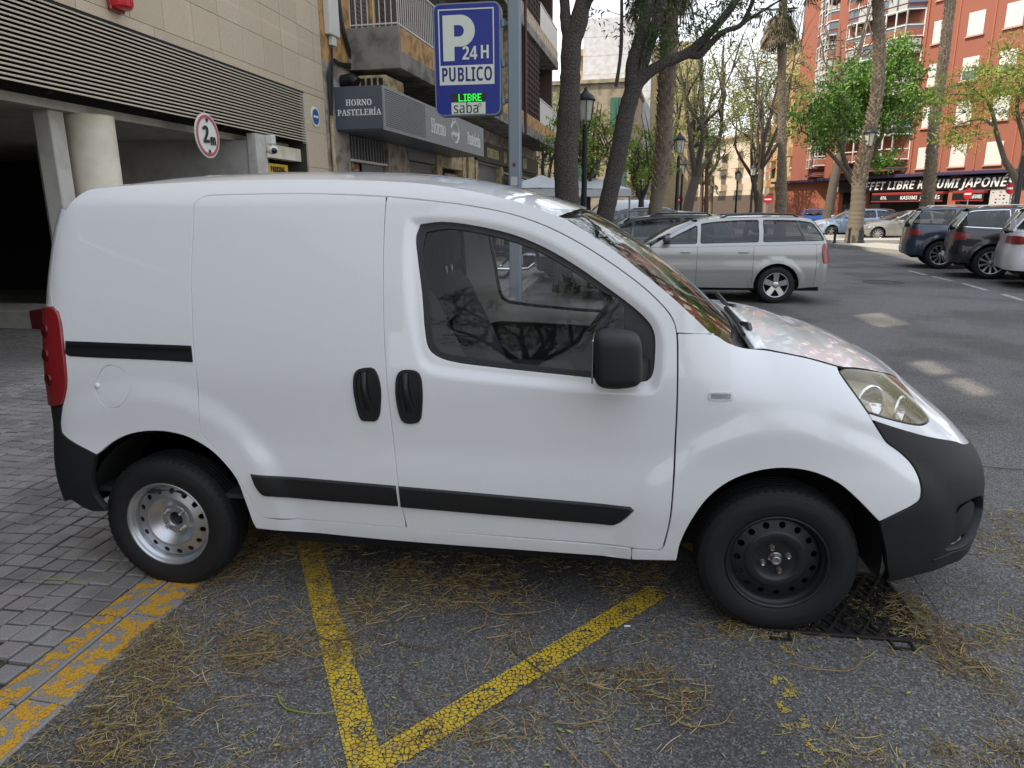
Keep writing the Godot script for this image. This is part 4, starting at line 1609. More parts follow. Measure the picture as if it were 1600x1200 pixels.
func car(called: String, label: String, category: String, group: String, kind: String, body: Material, at: Vector3, turn: float, cell := 0.08, opt := {}) -> Node3D:
	var s := car_spec(kind)
	for k in opt:
		s[k] = opt[k]
	var root := thing(called, label, category, group, at, turn)
	var h := Hull.new()
	var hw: float = s.hw
	var belt_y: float = s.belt[1][1]
	var roof_y: float = s.h
	h.half = Spline.new([.1, s.sill, .42, .60, .72, belt_y - .12, belt_y - .02, belt_y + .04, (belt_y + roof_y) / 2, roof_y - .14, roof_y - .05, roof_y + .02], [hw - .09, hw - .045, hw - .015, hw, hw - .006, hw - .01, hw - .035, hw - .065, hw - .155, hw - .255, hw - .32, hw - .42])
	h.nose = Spline.new([.2, .4, .6, .8, 1.0, 1.2], [s.nose - .10, s.nose, s.nose - .02, s.nose - .12, s.nose - .35, s.nose - .6])
	h.tail = Spline.new([.2, .4, .65, .9, belt_y + .05, (belt_y + roof_y) / 2, roof_y], [s.tail + .06, s.tail, s.tail - .01, s.tail + .04, s.tail + .06, s.tail + .17, s.tail + .36])
	h.x0 = s.nose - .95
	h.x1 = s.tail + .38
	h.tail_len = .40
	h.roll_u = s.bonnet[0][0] - .1
	h.roll_from = s.bonnet[4][1] - .05
	h.roll_over = .25
	h.roll_by = .10
	var wy: float = s.r - .005
	h.flares = [[s.wb, wy, s.r + .10, s.r + .16, .018, s.r + .07], [0.0, wy, s.r + .10, s.r + .16, .018, s.r + .07]]
	h.setup(2.8, 3.4)
	var um := h.umax() - .002
	var un := h.umin() + .002
	# lower body outline, anticlockwise from the tail
	var low := PackedVector2Array()
	low.append(Vector2(un, s.sill + .04))
	low.append(Vector2(h.x1, s.sill + .02))
	for w in [0.0, s.wb]:
		var ra: float = s.r + .055
		for k in 15:
			var a := PI + PI * .08 - (PI * 1.16) * k / 14.0
			low.append(Vector2(w + cos(a) * ra, maxf(wy + sin(a) * ra, s.sill)))
	low.append(Vector2(h.x0 + .3, s.sill - .02))
	low.append(Vector2(um, s.sill - .02))
	low.append(Vector2(um, s.nose_top))
	low.append(Vector2(h.x0 + (um - h.x0) * .6, s.nose_top + .01))
	var bn := smooth(pairs(s.bonnet), 90, 4, false)
	for k in range(bn.size() - 1, -1, -1):
		low.append(bn[k])
	var bl := smooth(pairs(s.belt), 90, 4, false)
	for k in range(bl.size() - 1, -1, -1):
		low.append(bl[k])
	low.append(Vector2(s.tail + .02, belt_y + .02))
	low.append(Vector2(un, belt_y - .03))
	var cuts := [-9.0]
	cuts.append_array(s.shut)
	cuts.append(99.0)
	var names := ["rear_bumper", "rear_wing", "rear_door", "front_door", "front_wing", "front_bumper"]
	# upper side: the window frame
	var roof := smooth(pairs(s.roof), 90, 3, false)
	var up := PackedVector2Array()
	for q in bl:
		up.append(q + Vector2(0, .003))
	var sc := smooth(pairs(s.screen), 90, 3, false)
	for k in range(sc.size() - 1, -1, -1):
		up.append(sc[k])
	for k in range(roof.size() - 1, -1, -1):
		up.append(roof[k])
	for q in s.back:
		up.append(Vector2(q[0], q[1]))
	var day := inset(up, .05)
	var panes := []
	var edges := [-9.0]
	for p in s.pillars:
		edges.append(p[0] - p[1] / 2)
		edges.append(p[0] + p[1] / 2)
	edges.append(99.0)
	for k in range(0, edges.size(), 2):
		var tilt := .05
		var strip := PackedVector2Array([Vector2(edges[k] + tilt, 0), Vector2(edges[k + 1] + tilt, 0), Vector2(edges[k + 1] - tilt, 2.4), Vector2(edges[k] - tilt, 2.4)])
		for q in Geometry2D.intersect_polygons(day, strip):
			if q.size() > 3 and (not s.has("blind") or q[0].x > 1.4):
				var r := Geometry2D.offset_polygon(Geometry2D.offset_polygon(q, -.02)[0], .02, Geometry2D.JOIN_ROUND)
				panes.append(r[0])
	for side in [1.0, -1.0]:
		var doors := []
		for k in 6:
			var x0: float = cuts[k]
			var x1: float = cuts[k + 1]
			var strip := PackedVector2Array([Vector2(x0, -1), Vector2(x1, -1), Vector2(x1, 3), Vector2(x0, 3)])
			if k == 2:   # rear door follows the arch
				strip[0].x = maxf(x0, .40)
			for q in Geometry2D.intersect_polygons(low, strip):
				if q.size() < 3:
					continue
				var b := Builder.new()
				var q2 := inset(q, .0025)
				if q2.size() < 3:
					continue
				skin(b, h, q2, [], cell, side, 0.0, .02)
				var o := put(b, names[k], body, root)
				if k == 2 or k == 3:
					doors.append(o)
		var b := Builder.new()
		skin(b, h, up, panes, cell, side, 0, .02)
		var fr := put(b, "window_frame", s.frame if s.has("frame") else body, root)
		for q in panes:
			b = Builder.new()
			skin(b, h, inset(q, -.004), [], .15, side, -.008, 0)
			put(b, "window", M.car_glass, fr)
			b = Builder.new()
			skin(b, h, q, [inset(q, .014)], .1, side, .001, 0)
			put(b, "seal", M.chrome if s.has("chrome_line") else M.black_plastic, fr)
		# dark lining behind the joints
		b = Builder.new()
		skin(b, h, inset(low, .02), [], .2, side, -.03, 0)
		put(b, "inner_shell", M.dark_void, root)
		# handles
		for o in doors:
			b = Builder.new()
			var hx: float = (s.shut[1] + .13) if o == doors[0] else (s.shut[2] + .13)
			if o == doors[0]:
				hx = s.shut[1] + .10
			var p := h.at(hx, belt_y - .12)
			b.cbox(Vector3(p.x - .02, p.y - .015, (p.z - .005) * side), Vector3(p.x + .14, p.y + .012, (p.z + .028) * side), .01)
			put(b, "door_handle", s.handle if s.has("handle") else body, o)
			if s.has("strip"):
				b = Builder.new()
				var x0: float = s.shut[1] + .01 if o == doors[0] else s.shut[2] + .01
				var x1: float = s.shut[2] - .01 if o == doors[0] else s.shut[3] - .01
				skin(b, h, PackedVector2Array([Vector2(x0, .545), Vector2(x1, .535), Vector2(x1, .585), Vector2(x0, .595)]), [], .2, side, .010, .01)
				put(b, "rubbing_strip", body, o)
		# mirror
		b = Builder.new()
		var mp := h.at(s.screen[2][0] - .22, belt_y + .03)
		b.cbox(Vector3(mp.x - .06, mp.y - .01, mp.z * side), Vector3(mp.x + .02, mp.y + .03, (mp.z + .08) * side), .015)
		b.cbox(Vector3(mp.x - .10, mp.y, (mp.z + .06) * side), Vector3(mp.x + .04, mp.y + .125, (mp.z + .23) * side), .035)
		put(b, "mirror", s.mirror if s.has("mirror") else body, root)
		# lamps
		b = Builder.new()
		var ty: float = belt_y - .12
		var tl := smooth(PackedVector2Array([Vector2(h.x1 - .20, ty + .12), Vector2(h.x1 - .18, ty - .02), Vector2(h.x1 - .20, ty - .18), Vector2(h.x1 - .26, ty - .20), Vector2(h.x1 - .34, ty - .17), Vector2(h.x1 - .36, ty), Vector2(h.x1 - .30, ty + .13)]), 60, 3)
		if kind == "suv":
			tl = smooth(PackedVector2Array([Vector2(h.x1 + .02, ty + .03), Vector2(h.x1 - .05, ty - .06), Vector2(h.x1 - .25, ty - .09), Vector2(h.x1 - .52, ty - .07), Vector2(h.x1 - .52, ty + .06), Vector2(h.x1 - .25, ty + .07)]), 60, 3)
		skin(b, h, tl, [], .05, side, .006, .02)
		put(b, "tail_lamp", M.red_lens, root)
		b = Builder.new()
		var ny: float = s.nose_top - .03
		var hl := smooth(PackedVector2Array([Vector2(h.x0 + .42, ny + .055), Vector2(h.x0 + .5, ny - .07), Vector2(h.x0 + .85, ny - .12), Vector2(h.x0 + 1.0, ny - .05), Vector2(h.x0 + .8, ny + .02)]), 60, 3)
		skin(b, h, hl, [], .05, side, .006, .02)
		put(b, "headlamp", M.headlamp_face, root)
		b = Builder.new()
		skin(b, h, PackedVector2Array([Vector2(h.x0 + 1.1, ny - .06), Vector2(um, ny - .06), Vector2(um, ny - .22), Vector2(h.x0 + 1.15, ny - .20)]), [], .08, side, .006, .01)
		put(b, "grille", M.black_gloss, root)
		if s.rails:
			b = Builder.new()
			var ps := []
			for q in [[-.35, .0], [-.25, .045], [.3, .05], [.8, .045], [.95, 0]]:
				var p := h.at(q[0], Spline.new(s.roof.map(func(w): return w[0]), s.roof.map(func(w): return w[1])).at(q[0]) - .005)
				ps.append(Vector3(p.x, p.y + q[1], (p.z - .02) * side))
			b.tube(ps, .016, 8)
			put(b, "roof_rail", M.black_gloss if kind == "estate" else M.steel, root)
	var b := Builder.new()
	# sheets across the car
	for piece in [["roof", s.roof, body, s.roofbulge], ["windscreen", s.screen, M.car_glass, .02], ["bonnet", s.bonnet, body, .03], ["rear_window", s.back, M.car_glass, .01]]:
		b = Builder.new()
		var pts := smooth(pairs(piece[1]), 90, 4, false)
		if piece[0] == "bonnet":
			for q in [[.55, .0], [.75, .0], [1.0, .0]]:
				pts.append(Vector2(h.x0 + (um - h.x0) * q[0], s.nose_top + .005))
		if piece[0] == "rear_window":
			pts.reverse()
		var e := []
		var bu := []
		for k in pts.size():
			var p := h.at(pts[k].x, pts[k].y + .002)
			e.append(p)
			var t := float(k) / (pts.size() - 1)
			match piece[0]:
				"roof":
					bu.append(Vector3(0, piece[3], 0))
				"windscreen":
					bu.append(Vector3(.13, .035, 0))
				"rear_window":
					bu.append(Vector3(-.10, .02, 0))
				_:
					bu.append(Vector3(0, .045 * (1 - t * t), 0))
		across(b, e, bu, 10, 2.3)
		put(b, piece[0], piece[2], root)
	b = Builder.new()
	b.box(Vector3(s.tail + .2, s.sill - .05, -hw + .14), Vector3(s.nose - .3, s.sill + .06, hw - .14))
	put(b, "underbody", M.dark_void, root)
	# inside: floor, seats, dashboard
	b = Builder.new()
	b.box(Vector3(s.tail + .3, s.sill + .1, -hw + .1), Vector3(s.bonnet[0][0], s.sill + .14, hw - .1))
	b.box(Vector3(s.bonnet[0][0] - .35, .6, -hw + .12), Vector3(s.bonnet[0][0] - .1, belt_y - .02, hw - .12))
	for z in [-.38, .38]:
		for x in [.25, 1.15]:
			b.cbox(Vector3(x - .12, .55, z - .22), Vector3(x + .03, belt_y + .12, z + .22), .05)
			b.cbox(Vector3(x - .12, belt_y + .16, z - .12), Vector3(x - .02, belt_y + .33, z + .12), .04)
	put(b, "cabin", M.seat_cloth, root)
	for w in [0.0, s.wb]:
		for side in [1.0, -1.0]:
			alloy(root, Vector3(w, s.r - .002, (hw - .115) * side), side, s.r, s.rr, .20, s.spokes)
			b = Builder.new()
			var rows := []
			for z in [hw - .03, hw - .32]:
				var row := []
				for k in 13:
					var a := PI * k / 12.0
					row.append(Vector3(w + cos(a) * (s.r + .05), maxf(wy + sin(a) * (s.r + .05), .2), z * side))
				rows.append(row)
			b.grid(rows, side > 0)
			var fan: Array = rows[1].duplicate()
			if side < 0:
				fan.reverse()
			b.face(fan)
			put(b, "wheel_arch_liner", M.dark_void, root)
	if s.has("plate"):
		b = Builder.new()
		var px: float = (s.nose + .012) if s.plate == "front" else (s.tail - .012)
		b.cbox(Vector3(px - .008, .45, -.26), Vector3(px + .008, .56, .26), .004)
		put(b, "number_plate", M.print_white, root)
	return root

func alloy(root: Node3D, at: Vector3, side: float, r: float, rr: float, width: float, spokes: int) -> void:
	var o := Node3D.new()
	o.name = "wheel"
	root.add_child(o, true)
	o.position = at
	if side < 0:
		o.rotation.y = PI
	var key := "alloy_%d_%d_%d" % [r * 1000, rr * 1000, spokes]
	if not M.has(key):
		var w := width / 2
		var b := Builder.new()
		b.lathe(Vector3.ZERO, Vector3.BACK, [Vector2(rr - .02, w - .03), Vector2(rr, w - .004), Vector2(rr + .02, w + .004), Vector2(r - .05, w + .006), Vector2(r - .02, w - .006), Vector2(r - .004, w - .025), Vector2(r, w - .05), Vector2(r, -w + .05), Vector2(r - .02, -w), Vector2(rr, -w)], 40)
		M[key + "t"] = b.mesh()
		b = Builder.new()
		b.lathe(Vector3.ZERO, Vector3.BACK, [Vector2(rr + .006, w - .006), Vector2(rr, w - .001), Vector2(rr - .012, w - .006), Vector2(rr - .02, w - .03), Vector2(rr - .03, -w + .04)], 40)
		b.lathe(Vector3.ZERO, Vector3.BACK, [Vector2(.070, w - .05), Vector2(.066, w - .026), Vector2(.03, w - .020), Vector2(0, w - .020)], 20)
		for k in spokes:
			var a := TAU * k / spokes + .3
			var d := Vector3(cos(a), sin(a), 0)
			var t := Vector3(-sin(a), cos(a), 0)
			var wi := (.040 if spokes < 8 else .020)
			var wo := (.058 if spokes < 8 else .030)
			var z1 := Vector3(0, 0, w - .024)
			var z2 := Vector3(0, 0, w - .012)
			var p := [d * .05 - t * wi + z1, d * .05 + t * wi + z1, d * (rr - .012) + t * wo * .8 + z2, d * (rr - .012) - t * wo * .8 + z2]
			b.face([p[0], p[3], p[2], p[1]])
			for e in [[0, 3], [1, 2]]:
				var bk := Vector3(0, 0, -.045)
				b.face([p[e[0]], p[e[1]], p[e[1]] + bk, p[e[0]] + bk])
		M[key + "r"] = b.mesh()
		b = Builder.new()
		b.lathe(Vector3.ZERO, Vector3.BACK, [Vector2(rr - .03, w - .12), Vector2(0, w - .12)], 24)
		b.lathe(Vector3.ZERO, Vector3.BACK, [Vector2(.14, w - .10), Vector2(.14, w - .09), Vector2(0, w - .085)], 24)
		M[key + "d"] = b.mesh()
		M[key] = true
	putm(M[key + "t"], "tyre", M.rubber, o)
	putm(M[key + "r"], "rim", M.alloy, o)
	putm(M[key + "d"], "brake", M.dark_void, o)

# nose-direction heading in the street frame: 0 = towards +c, PI/2 = away along +d
func heading(a: float) -> float:
	return -STREET + a

func build_cars() -> void:
	M.car_glass = glass(.012, .016, .016, .55)
	M.headlamp_face = mat(.55, .57, .60, .1, .6)
	M.alloy = mat(.55, .55, .56, .25, .9)
	M.silver = paint(.40, .40, .385, .35)
	M.dark_grey = paint(.055, .06, .07, .3)
	M.navy = paint(.035, .05, .085, .35)
	M.black_car = paint(.012, .012, .014, .1)
	M.white_car = paint(.72, .73, .75)
	M.ice_blue = paint(.38, .50, .66, .2)
	M.champagne = paint(.34, .32, .28, .4)
	M.blue_car = paint(.03, .09, .36, .2)
	M.red_car = paint(.22, .012, .012, .0)
	# rear axle centre, found from where the tyres meet the road
	var g1 := "cars parked along the street"
	car("estate_car", "silver estate car with black roof rails parked nose in behind the white van", "car", g1, "estate", M.silver, st(2.62, 13.40), heading(PI), .05, {strip = true, mirror = M.dark_grey})
	car("estate_car", "dark roofed car half hidden behind the silver estate", "car", g1, "estate", M.dark_grey, st(1.55, 16.4), heading(PI), .09)
	car("hatchback_car", "grey hatchback seen over the van's windscreen beside the leaning tree", "car", g1, "suv", M.silver_dark if M.has("silver_dark") else M.dark_grey, st(1.2, 25.0), heading(PI), .09)
	car("suv", "navy blue SUV with multi-spoke wheels seen from behind on the far side", "SUV", g1, "suv", M.navy, Vector3(11.5, 0, -19.35), heading(-0.25), .07, {plate = "rear"})
	car("suv", "black SUV with chrome window line parked between the navy SUV and white car", "SUV", g1, "suv", M.black_car, Vector3(11.05, 0, -16.6), heading(-0.30), .07, {plate = "rear", chrome_line = true})
	car("suv", "white car cut off by the right edge of the picture", "car", g1, "suv", M.white_car, Vector3(10.85, 0, -14.4), heading(-0.30), .07)
	car("hatchback_car", "ice blue hatchback parked behind the palm and the lamp post", "car", g1, "hatch", M.ice_blue, Vector3(19.6, 0, -39.0), heading(PI + .12), .09, {plate = "front"})
	car("coupe_car", "champagne coupe parked in the sun beside the ice blue hatchback", "car", g1, "coupe", M.champagne, Vector3(20.0, 0, -34.6), heading(PI + .05), .09)
	car("hatchback_car", "bright blue hatchback in the distance seen from behind", "car", g1, "hatch", M.blue_car, Vector3(22.6, 0, -54.0), heading(PI / 2 - .3), .12, {plate = "rear"})
	car("hatchback_car", "small black hatchback beside the bright blue one", "car", g1, "hatch", M.black_car, Vector3(23.6, 0, -49.5), heading(-PI / 2 - .35), .12, {plate = "front"})
	car("hatchback_car", "dark grey hatchback between the black one and the ice blue one", "car", g1, "hatch", M.dark_grey, Vector3(22.3, 0, -43.5), heading(PI + .3), .12)
	car("delivery_van", "white delivery van parked beyond the leaning tree", "van", "", "van", M.white_car, st(.9, 35.0), heading(PI), .12)
	car("hatchback_car", "white hatchback beyond the palm trunk and the silver estate", "car", g1, "hatch", M.white_car, st(2.6, 31.0), heading(PI), .12)
	car("hatchback_car", "red hatchback parked across the street behind the photographer", "car", g1, "hatch", M.red_car, st(3.4, -3.6), heading(PI), .1)
# ------------------------------------------------------------------ buildings on the near side
func pbox(parent: Node, called: String, m: Material, lo: Vector3, hi: Vector3, e := 0.0) -> MeshInstance3D:
	var b := Builder.new()
	if e > 0:
		b.cbox(lo, hi, e)
	else:
		b.box(lo, hi)
	return put(b, called, m, parent)

func font(serif := false, bold := false) -> SystemFont:
	var f := SystemFont.new()
	f.font_names = PackedStringArray(["Droid Serif"] if serif else ["Droid Sans"])
	f.font_weight = 700 if bold else 400
	return f

# raised lettering facing +z of the parent; at = middle of the line
func letters(parent: Node, called: String, what: String, height: float, m: Material, at: Vector3, turn := 0.0, serif := false, bold := false, squeeze := 1.0, slant := 0.0, depth := .006) -> MeshInstance3D:
	var t := TextMesh.new()
	t.text = what
	t.font = font(serif, bold)
	t.font_size = 64
	t.pixel_size = height / 64.0 * 1.38
	t.depth = depth
	t.curve_step = 1.0
	var o := putm(t, called, m, parent)
	var bs := Basis(Vector3(squeeze, 0, 0), Vector3(slant, 1, 0), Vector3(0, 0, 1))
	o.transform = Transform3D(Basis(Vector3.UP, turn) * bs, at)
	return o

func build_left_buildings() -> void:
	var speck := noise_tex(.22, 3, [[.2, lin(.40, .37, .33)], [.42, lin(.82, .79, .75)], [.6, lin(1, .99, .97)], [.8, lin(.60, .57, .53)]], 31)
	var stain := noise_tex(.012, 5, [[.25, lin(.45, .43, .40)], [.5, lin(.85, .84, .82)], [.7, lin(1, 1, 1)]], 32)
	var soft_stain := noise_tex(.012, 4, [[.25, lin(.82, .81, .79)], [.6, lin(1, 1, 1)]], 36)
	M.granite = []
	for k in 4:
		var t := [[.66, .555, .415], [.69, .58, .44], [.63, .53, .39], [.67, .56, .41]][k] as Array
		var m := textured(mat(t[0], t[1], t[2], .75), speck, .8)
		M.granite.append(m)
	M.granite_plain = M.granite[0]
	M.joint = mat(.05, .042, .03, .9)
	M.slat = mat(.58, .50, .38, .5)
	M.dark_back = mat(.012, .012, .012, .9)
	M.concrete = textured(mat(.52, .50, .45, .85), soft_stain, .5)
	M.cream_wall = textured(mat(.78, .72, .58, .8), soft_stain, .35)
	M.grey_wall = textured(mat(.55, .54, .51, .8), soft_stain, .4)
	M.garage_wall = textured(mat(.66, .62, .50, .8), soft_stain, .4)
	M.red_band = mat(.16, .012, .018, .6)
	M.soffit = mat(.48, .47, .44, .8)
	var root := thing("garage_building", "beige stone building with slatted louvre over a car park entrance", "building", "", st(-5.3, 0), -STREET)
	# local frame: x out to the street, z = -d
	var back := Builder.new()
	back.box(Vector3(-.3, 3.50, 12.0), Vector3(-.035, 5.8, -12.74))
	back.box(Vector3(-.6, 0, -11.87), Vector3(-.035, 3.50, -12.74))
	put(back, "wall_core", M.joint, root)
	# upper storeys: above the eleventh metre a free-standing screen round the roof terrace, with a few openings the sun comes through
	pbox(root, "upper_wall", M.granite_plain, Vector3(-.3, 5.80, 12.0), Vector3(0.0, 11.0, -12.74))
	pbox(root, "roof_slab", M.concrete, Vector3(-14, 10.8, 12.0), Vector3(-.3, 11.0, -12.7))
	pbox(root, "side_wall", M.granite_plain, Vector3(-14, 5.8, -12.5), Vector3(-.3, 10.8, -12.74))
	var from := -12.0
	for q in [[1.30, 2.0, 13.95, 14.6], [2.12, 2.8, 13.9, 14.6], [4.75, 6.0, 14.7, 15.8], [12.74, 12.74, 0.0, 0.0]]:
		pbox(root, "terrace_screen", M.granite_plain, Vector3(-.16, 11.0, -from), Vector3(.0, 23.6, -q[0]))
		if q[1] > q[0]:
			pbox(root, "terrace_screen", M.granite_plain, Vector3(-.16, 11.0, -q[0]), Vector3(.0, q[2], -q[1]))
			pbox(root, "terrace_screen", M.granite_plain, Vector3(-.16, q[3], -q[0]), Vector3(.0, 23.6, -q[1]))
		from = q[1]
	# stone cladding
	var r := RandomNumberGenerator.new()
	r.seed = 5
	var pitch := .6005
	var rowh := .4525
	for row in 5:
		var y0 := 3.625 + row * rowh
		for k in 16:
			var d0 := 7.6 - 5 * pitch + k * pitch
			var d1 := minf(d0 + pitch, 12.74)
			if d0 > 12.7 or d0 < 4.4:
				continue
			pbox(root, "stone_panel", M.granite[r.randi_range(0, 3)], Vector3(-.03, y0 + .003, -d0 - .003), Vector3(r.randf_range(-.001, .001), minf(y0 + rowh, 5.80) - .003, -d1 + .003))
	for k in 8:
		var d0 := 4.4 + k * 1.2
		pbox(root, "stone_panel", M.granite[r.randi_range(0, 3)], Vector3(-.03, 3.515, -d0 - .003), Vector3(.0, 3.622, -minf(d0 + 1.2, 12.74) + .003))
	for k in 6:
		pbox(root, "stone_panel", M.granite[r.randi_range(0, 3)], Vector3(-.03, 3.512 - (k + 1) * .595, -11.90), Vector3(.0, 3.512 - k * .595 - .006, -12.74))
	# louvre
	var lv := Node3D.new()
	lv.name = "louvre"
	root.add_child(lv)
	var n := 19
	for k in n:
		var y := 2.725 + k * (3.475 - 2.725) / (n - 1)
		var b := Builder.new()
		b.prism(Vector3(0, y, -11.86), Vector3.LEFT, Vector3.UP, PackedVector2Array([Vector2(.005, -.008), Vector2(.012, -.008), Vector2(.055, .012), Vector2(.055, .018), Vector2(.008, .009), Vector2(.003, .004)]), 8.4)
		put(b, "slat", M.slat, lv)
	for q in [4.6, 6.35, 7.9, 9.4, 10.9]:
		pbox(lv, "post", M.dark_back, Vector3(-.12, 2.69, -q), Vector3(-.06, 3.50, -q - .06))
	pbox(lv, "top_rail", M.dark_back, Vector3(-.07, 3.485, 12), Vector3(-.004, 3.511, -11.89))
	pbox(lv, "end_rail", M.soffit, Vector3(-.07, 2.69, -11.862), Vector3(.004, 3.484, -11.888))
	pbox(lv, "backing", M.dark_back, Vector3(-.36, 2.69, 12), Vector3(-.34, 3.50, -11.87))
	# entrance: soffit, columns, side walls, floor is the pavement
	pbox(root, "soffit", M.concrete, Vector3(-18.2, 2.60, 12), Vector3(-.33, 2.685, -15.6))
	var b := Builder.new()
	b.lathe(Vector3(-.42, 0, -7.28), Vector3.UP, [Vector2(.25, 0), Vector2(.25, 2.6)], 40)
	put(b, "column", M.cream_wall, root)
	pbox(root, "pier", M.concrete, Vector3(-.58, 0, -6.70), Vector3(-.39, 2.6, -6.90), .01)
	pbox(root, "ramp_wall", M.grey_wall, Vector3(-3.6, 0, -10.12), Vector3(-.1, 2.6, -10.36))
	pbox(root, "jamb", M.concrete, Vector3(-.12, 0, -10.08), Vector3(.02, 2.69, -10.40), .006)
	pbox(root, "recess_wall", M.cream_wall, Vector3(-.75, 0, -10.40), Vector3(-.70, 2.6, -11.87))
	pbox(root, "recess_lintel", M.cream_wall, Vector3(-.30, 2.40, -10.40), Vector3(-.12, 2.60, -11.87))
	var dr := pbox(root, "door", M.soffit, Vector3(-.70, 0, -10.55), Vector3(-.66, 2.25, -11.62), .005)
	pbox(dr, "door_frame", M.dark_back, Vector3(-.66, 0, -11.60), Vector3(-.63, 2.2, -11.66))
	var inner := Node3D.new()
	inner.name = "garage_hall"
	root.add_child(inner)
	pbox(inner, "back_wall", M.garage_wall, Vector3(-18, 0, -15.4), Vector3(-3.4, 2.6, -15.6))
	pbox(inner, "stripe", M.red_band, Vector3(-18, 1.08, -15.385), Vector3(-3.4, 1.31, -15.399))
	pbox(inner, "skirting", M.dark_back, Vector3(-18, 0, -15.37), Vector3(-3.4, .30, -15.398))
	pbox(inner, "inner_wall", M.grey_wall, Vector3(-3.6, 0, -10.37), Vector3(-3.4, 2.6, -15.4))
	pbox(inner, "far_wall", M.garage_wall, Vector3(-18, 0, 12), Vector3(-17.8, 2.6, -15.6))
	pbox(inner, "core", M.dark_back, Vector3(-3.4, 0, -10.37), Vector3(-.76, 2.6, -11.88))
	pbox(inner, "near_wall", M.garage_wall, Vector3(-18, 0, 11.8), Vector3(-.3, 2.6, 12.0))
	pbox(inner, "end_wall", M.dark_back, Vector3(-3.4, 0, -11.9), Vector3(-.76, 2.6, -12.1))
	pbox(inner, "ramp_floor", M.concrete, Vector3(-18, -.1, -9.4), Vector3(-3.6, .010, -15.6))
	# low stone kerb with a red painted end
	var kb := Node3D.new()
	kb.name = "entry_kerb"
	root.add_child(kb)
	pbox(kb, "kerb_stone", M.concrete, Vector3(-9.0, 0, -8.62), Vector3(-2.80, .27, -9.35), .02)
	pbox(kb, "painted_end", M.red_band, Vector3(-2.80, 0, -8.60), Vector3(-2.1, .275, -9.36), .015)
	# red alarm lamp high on the stone
	M.red_plastic = mat(.55, .008, .018, .25)
	var al := thing("alarm_lamp", "red plastic lantern fixed high on the beige stone wall", "lantern", "", st(-5.3, 7.36, 3.62), -STREET)
	b = Builder.new()
	b.lathe(Vector3(.085, .02, 0), Vector3.UP, [Vector2(0, 0), Vector2(.09, .002), Vector2(.115, .03), Vector2(.118, .22), Vector2(.10, .36), Vector2(.0, .38)], 18)
	put(b, "lens", M.red_plastic, al)
	for k in 12:
		var a := TAU * k / 12
		b = Builder.new()
		b.tube([Vector3(.085 + cos(a) * .116, .06, sin(a) * .116), Vector3(.085 + cos(a) * .118, .24, sin(a) * .118)], .004, 5)
		put(b, "rib", M.red_plastic, al)
	pbox(al, "base", M.red_lens, Vector3(0.002, .0, -.11), Vector3(.05, .36, .11), .01)
	# height limit sign hung before the louvre
	M.sign_white = mat(.72, .71, .64, .5)
	M.sign_red = mat(.42, .10, .13, .5)
	M.sign_black = mat(.015, .015, .016, .5)
	M.sign_blue = mat(.02, .09, .30, .45)
	var sg := thing("height_limit_sign", "round white sign with red border reading 2 m before the louvre", "sign", "", st(-5.2, 8.70, 2.52), -STREET + PI / 2)
	disc_sign(sg, .268, M.sign_white, M.sign_red)
	letters(sg, "figure", "2", .20, M.sign_black, Vector3(-.055, .01, .016), 0, false, true, .9)
	letters(sg, "figure", "m", .13, M.sign_black, Vector3(.095, -.045, .016), 0, false, true, .8)
	for s in [1, -1]:
		b = Builder.new()
		b.prism(Vector3(.0, .18 * s, .016), Vector3.RIGHT, Vector3.UP, PackedVector2Array([Vector2(-.03, .024 * s), Vector2(.03, .024 * s), Vector2(0, -.026 * s)]), .004)
		put(b, "arrow", M.sign_black, sg)
	b = Builder.new()
	b.tube([Vector3(0, .25, -.01), Vector3(0, .30, -.012)], .008, 6)
	put(b, "hanger", M.soffit, sg)
	# blue and white disc
	sg = thing("entry_sign", "small round blue sign with a white bar on the stone corner", "sign", "", st(-5.285, 12.27, 3.165), -STREET + PI / 2)
	disc_sign(sg, .165, M.sign_white, M.sign_white)
	b = Builder.new()
	b.lathe(Vector3(0, 0, .006), Vector3.BACK, [Vector2(.128, 0), Vector2(.128, .004), Vector2(0, .004)], 28, false)
	put(b, "blue_disc", M.sign_blue, sg)
	pbox(sg, "bar", M.sign_white, Vector3(-.10, -.018, .010), Vector3(.10, .018, .0125))
	# security camera
	var cc := thing("security_camera", "white dome camera on a bracket beside the car park entrance", "camera", "", st(-5.26, 10.43, 2.42), -STREET)
	M.white_plastic = mat(.68, .67, .63, .4)
	pbox(cc, "bracket", M.white_plastic, Vector3(-.02, .14, -.06), Vector3(.09, .27, .06), .008)
	b = Builder.new()
	b.tube([Vector3(.04, .15, 0), Vector3(.05, .10, 0)], .03, 12)
	put(b, "neck", M.white_plastic, cc)
	b = Builder.new()
	b.lathe(Vector3(.05, .12, 0), Vector3.DOWN, [Vector2(.03, 0), Vector2(.075, .02), Vector2(.085, .06), Vector2(.075, .10), Vector2(.0, .13)], 20)
	put(b, "dome", M.white_plastic, cc)
	b = Builder.new()
	b.lathe(Vector3(.10, .045, .045), Vector3(.6, -.3, .74), [Vector2(.045, 0), Vector2(.038, .02), Vector2(0, .03)], 16)
	put(b, "eye", M.black_gloss, cc)
	# yellow parking notice in the doorway
	M.notice_yellow = mat(.62, .40, .03, .5)
	var ny := thing("parking_notice", "yellow notice reading PARKING 24 H in the entrance recess", "notice", "", st(-5.48, 11.10, 1.72), -STREET + PI / 2)
	pbox(ny, "board", M.notice_yellow, Vector3(-.36, -.1, -.01), Vector3(.36, .60, .0))
	letters(ny, "lettering", "PARKING", .085, M.sign_black, Vector3(.0, .515, .004), 0, false, true, .95)
	letters(ny, "lettering", "24 H", .085, M.sign_black, Vector3(-.05, .40, .004), 0, false, true, .95)
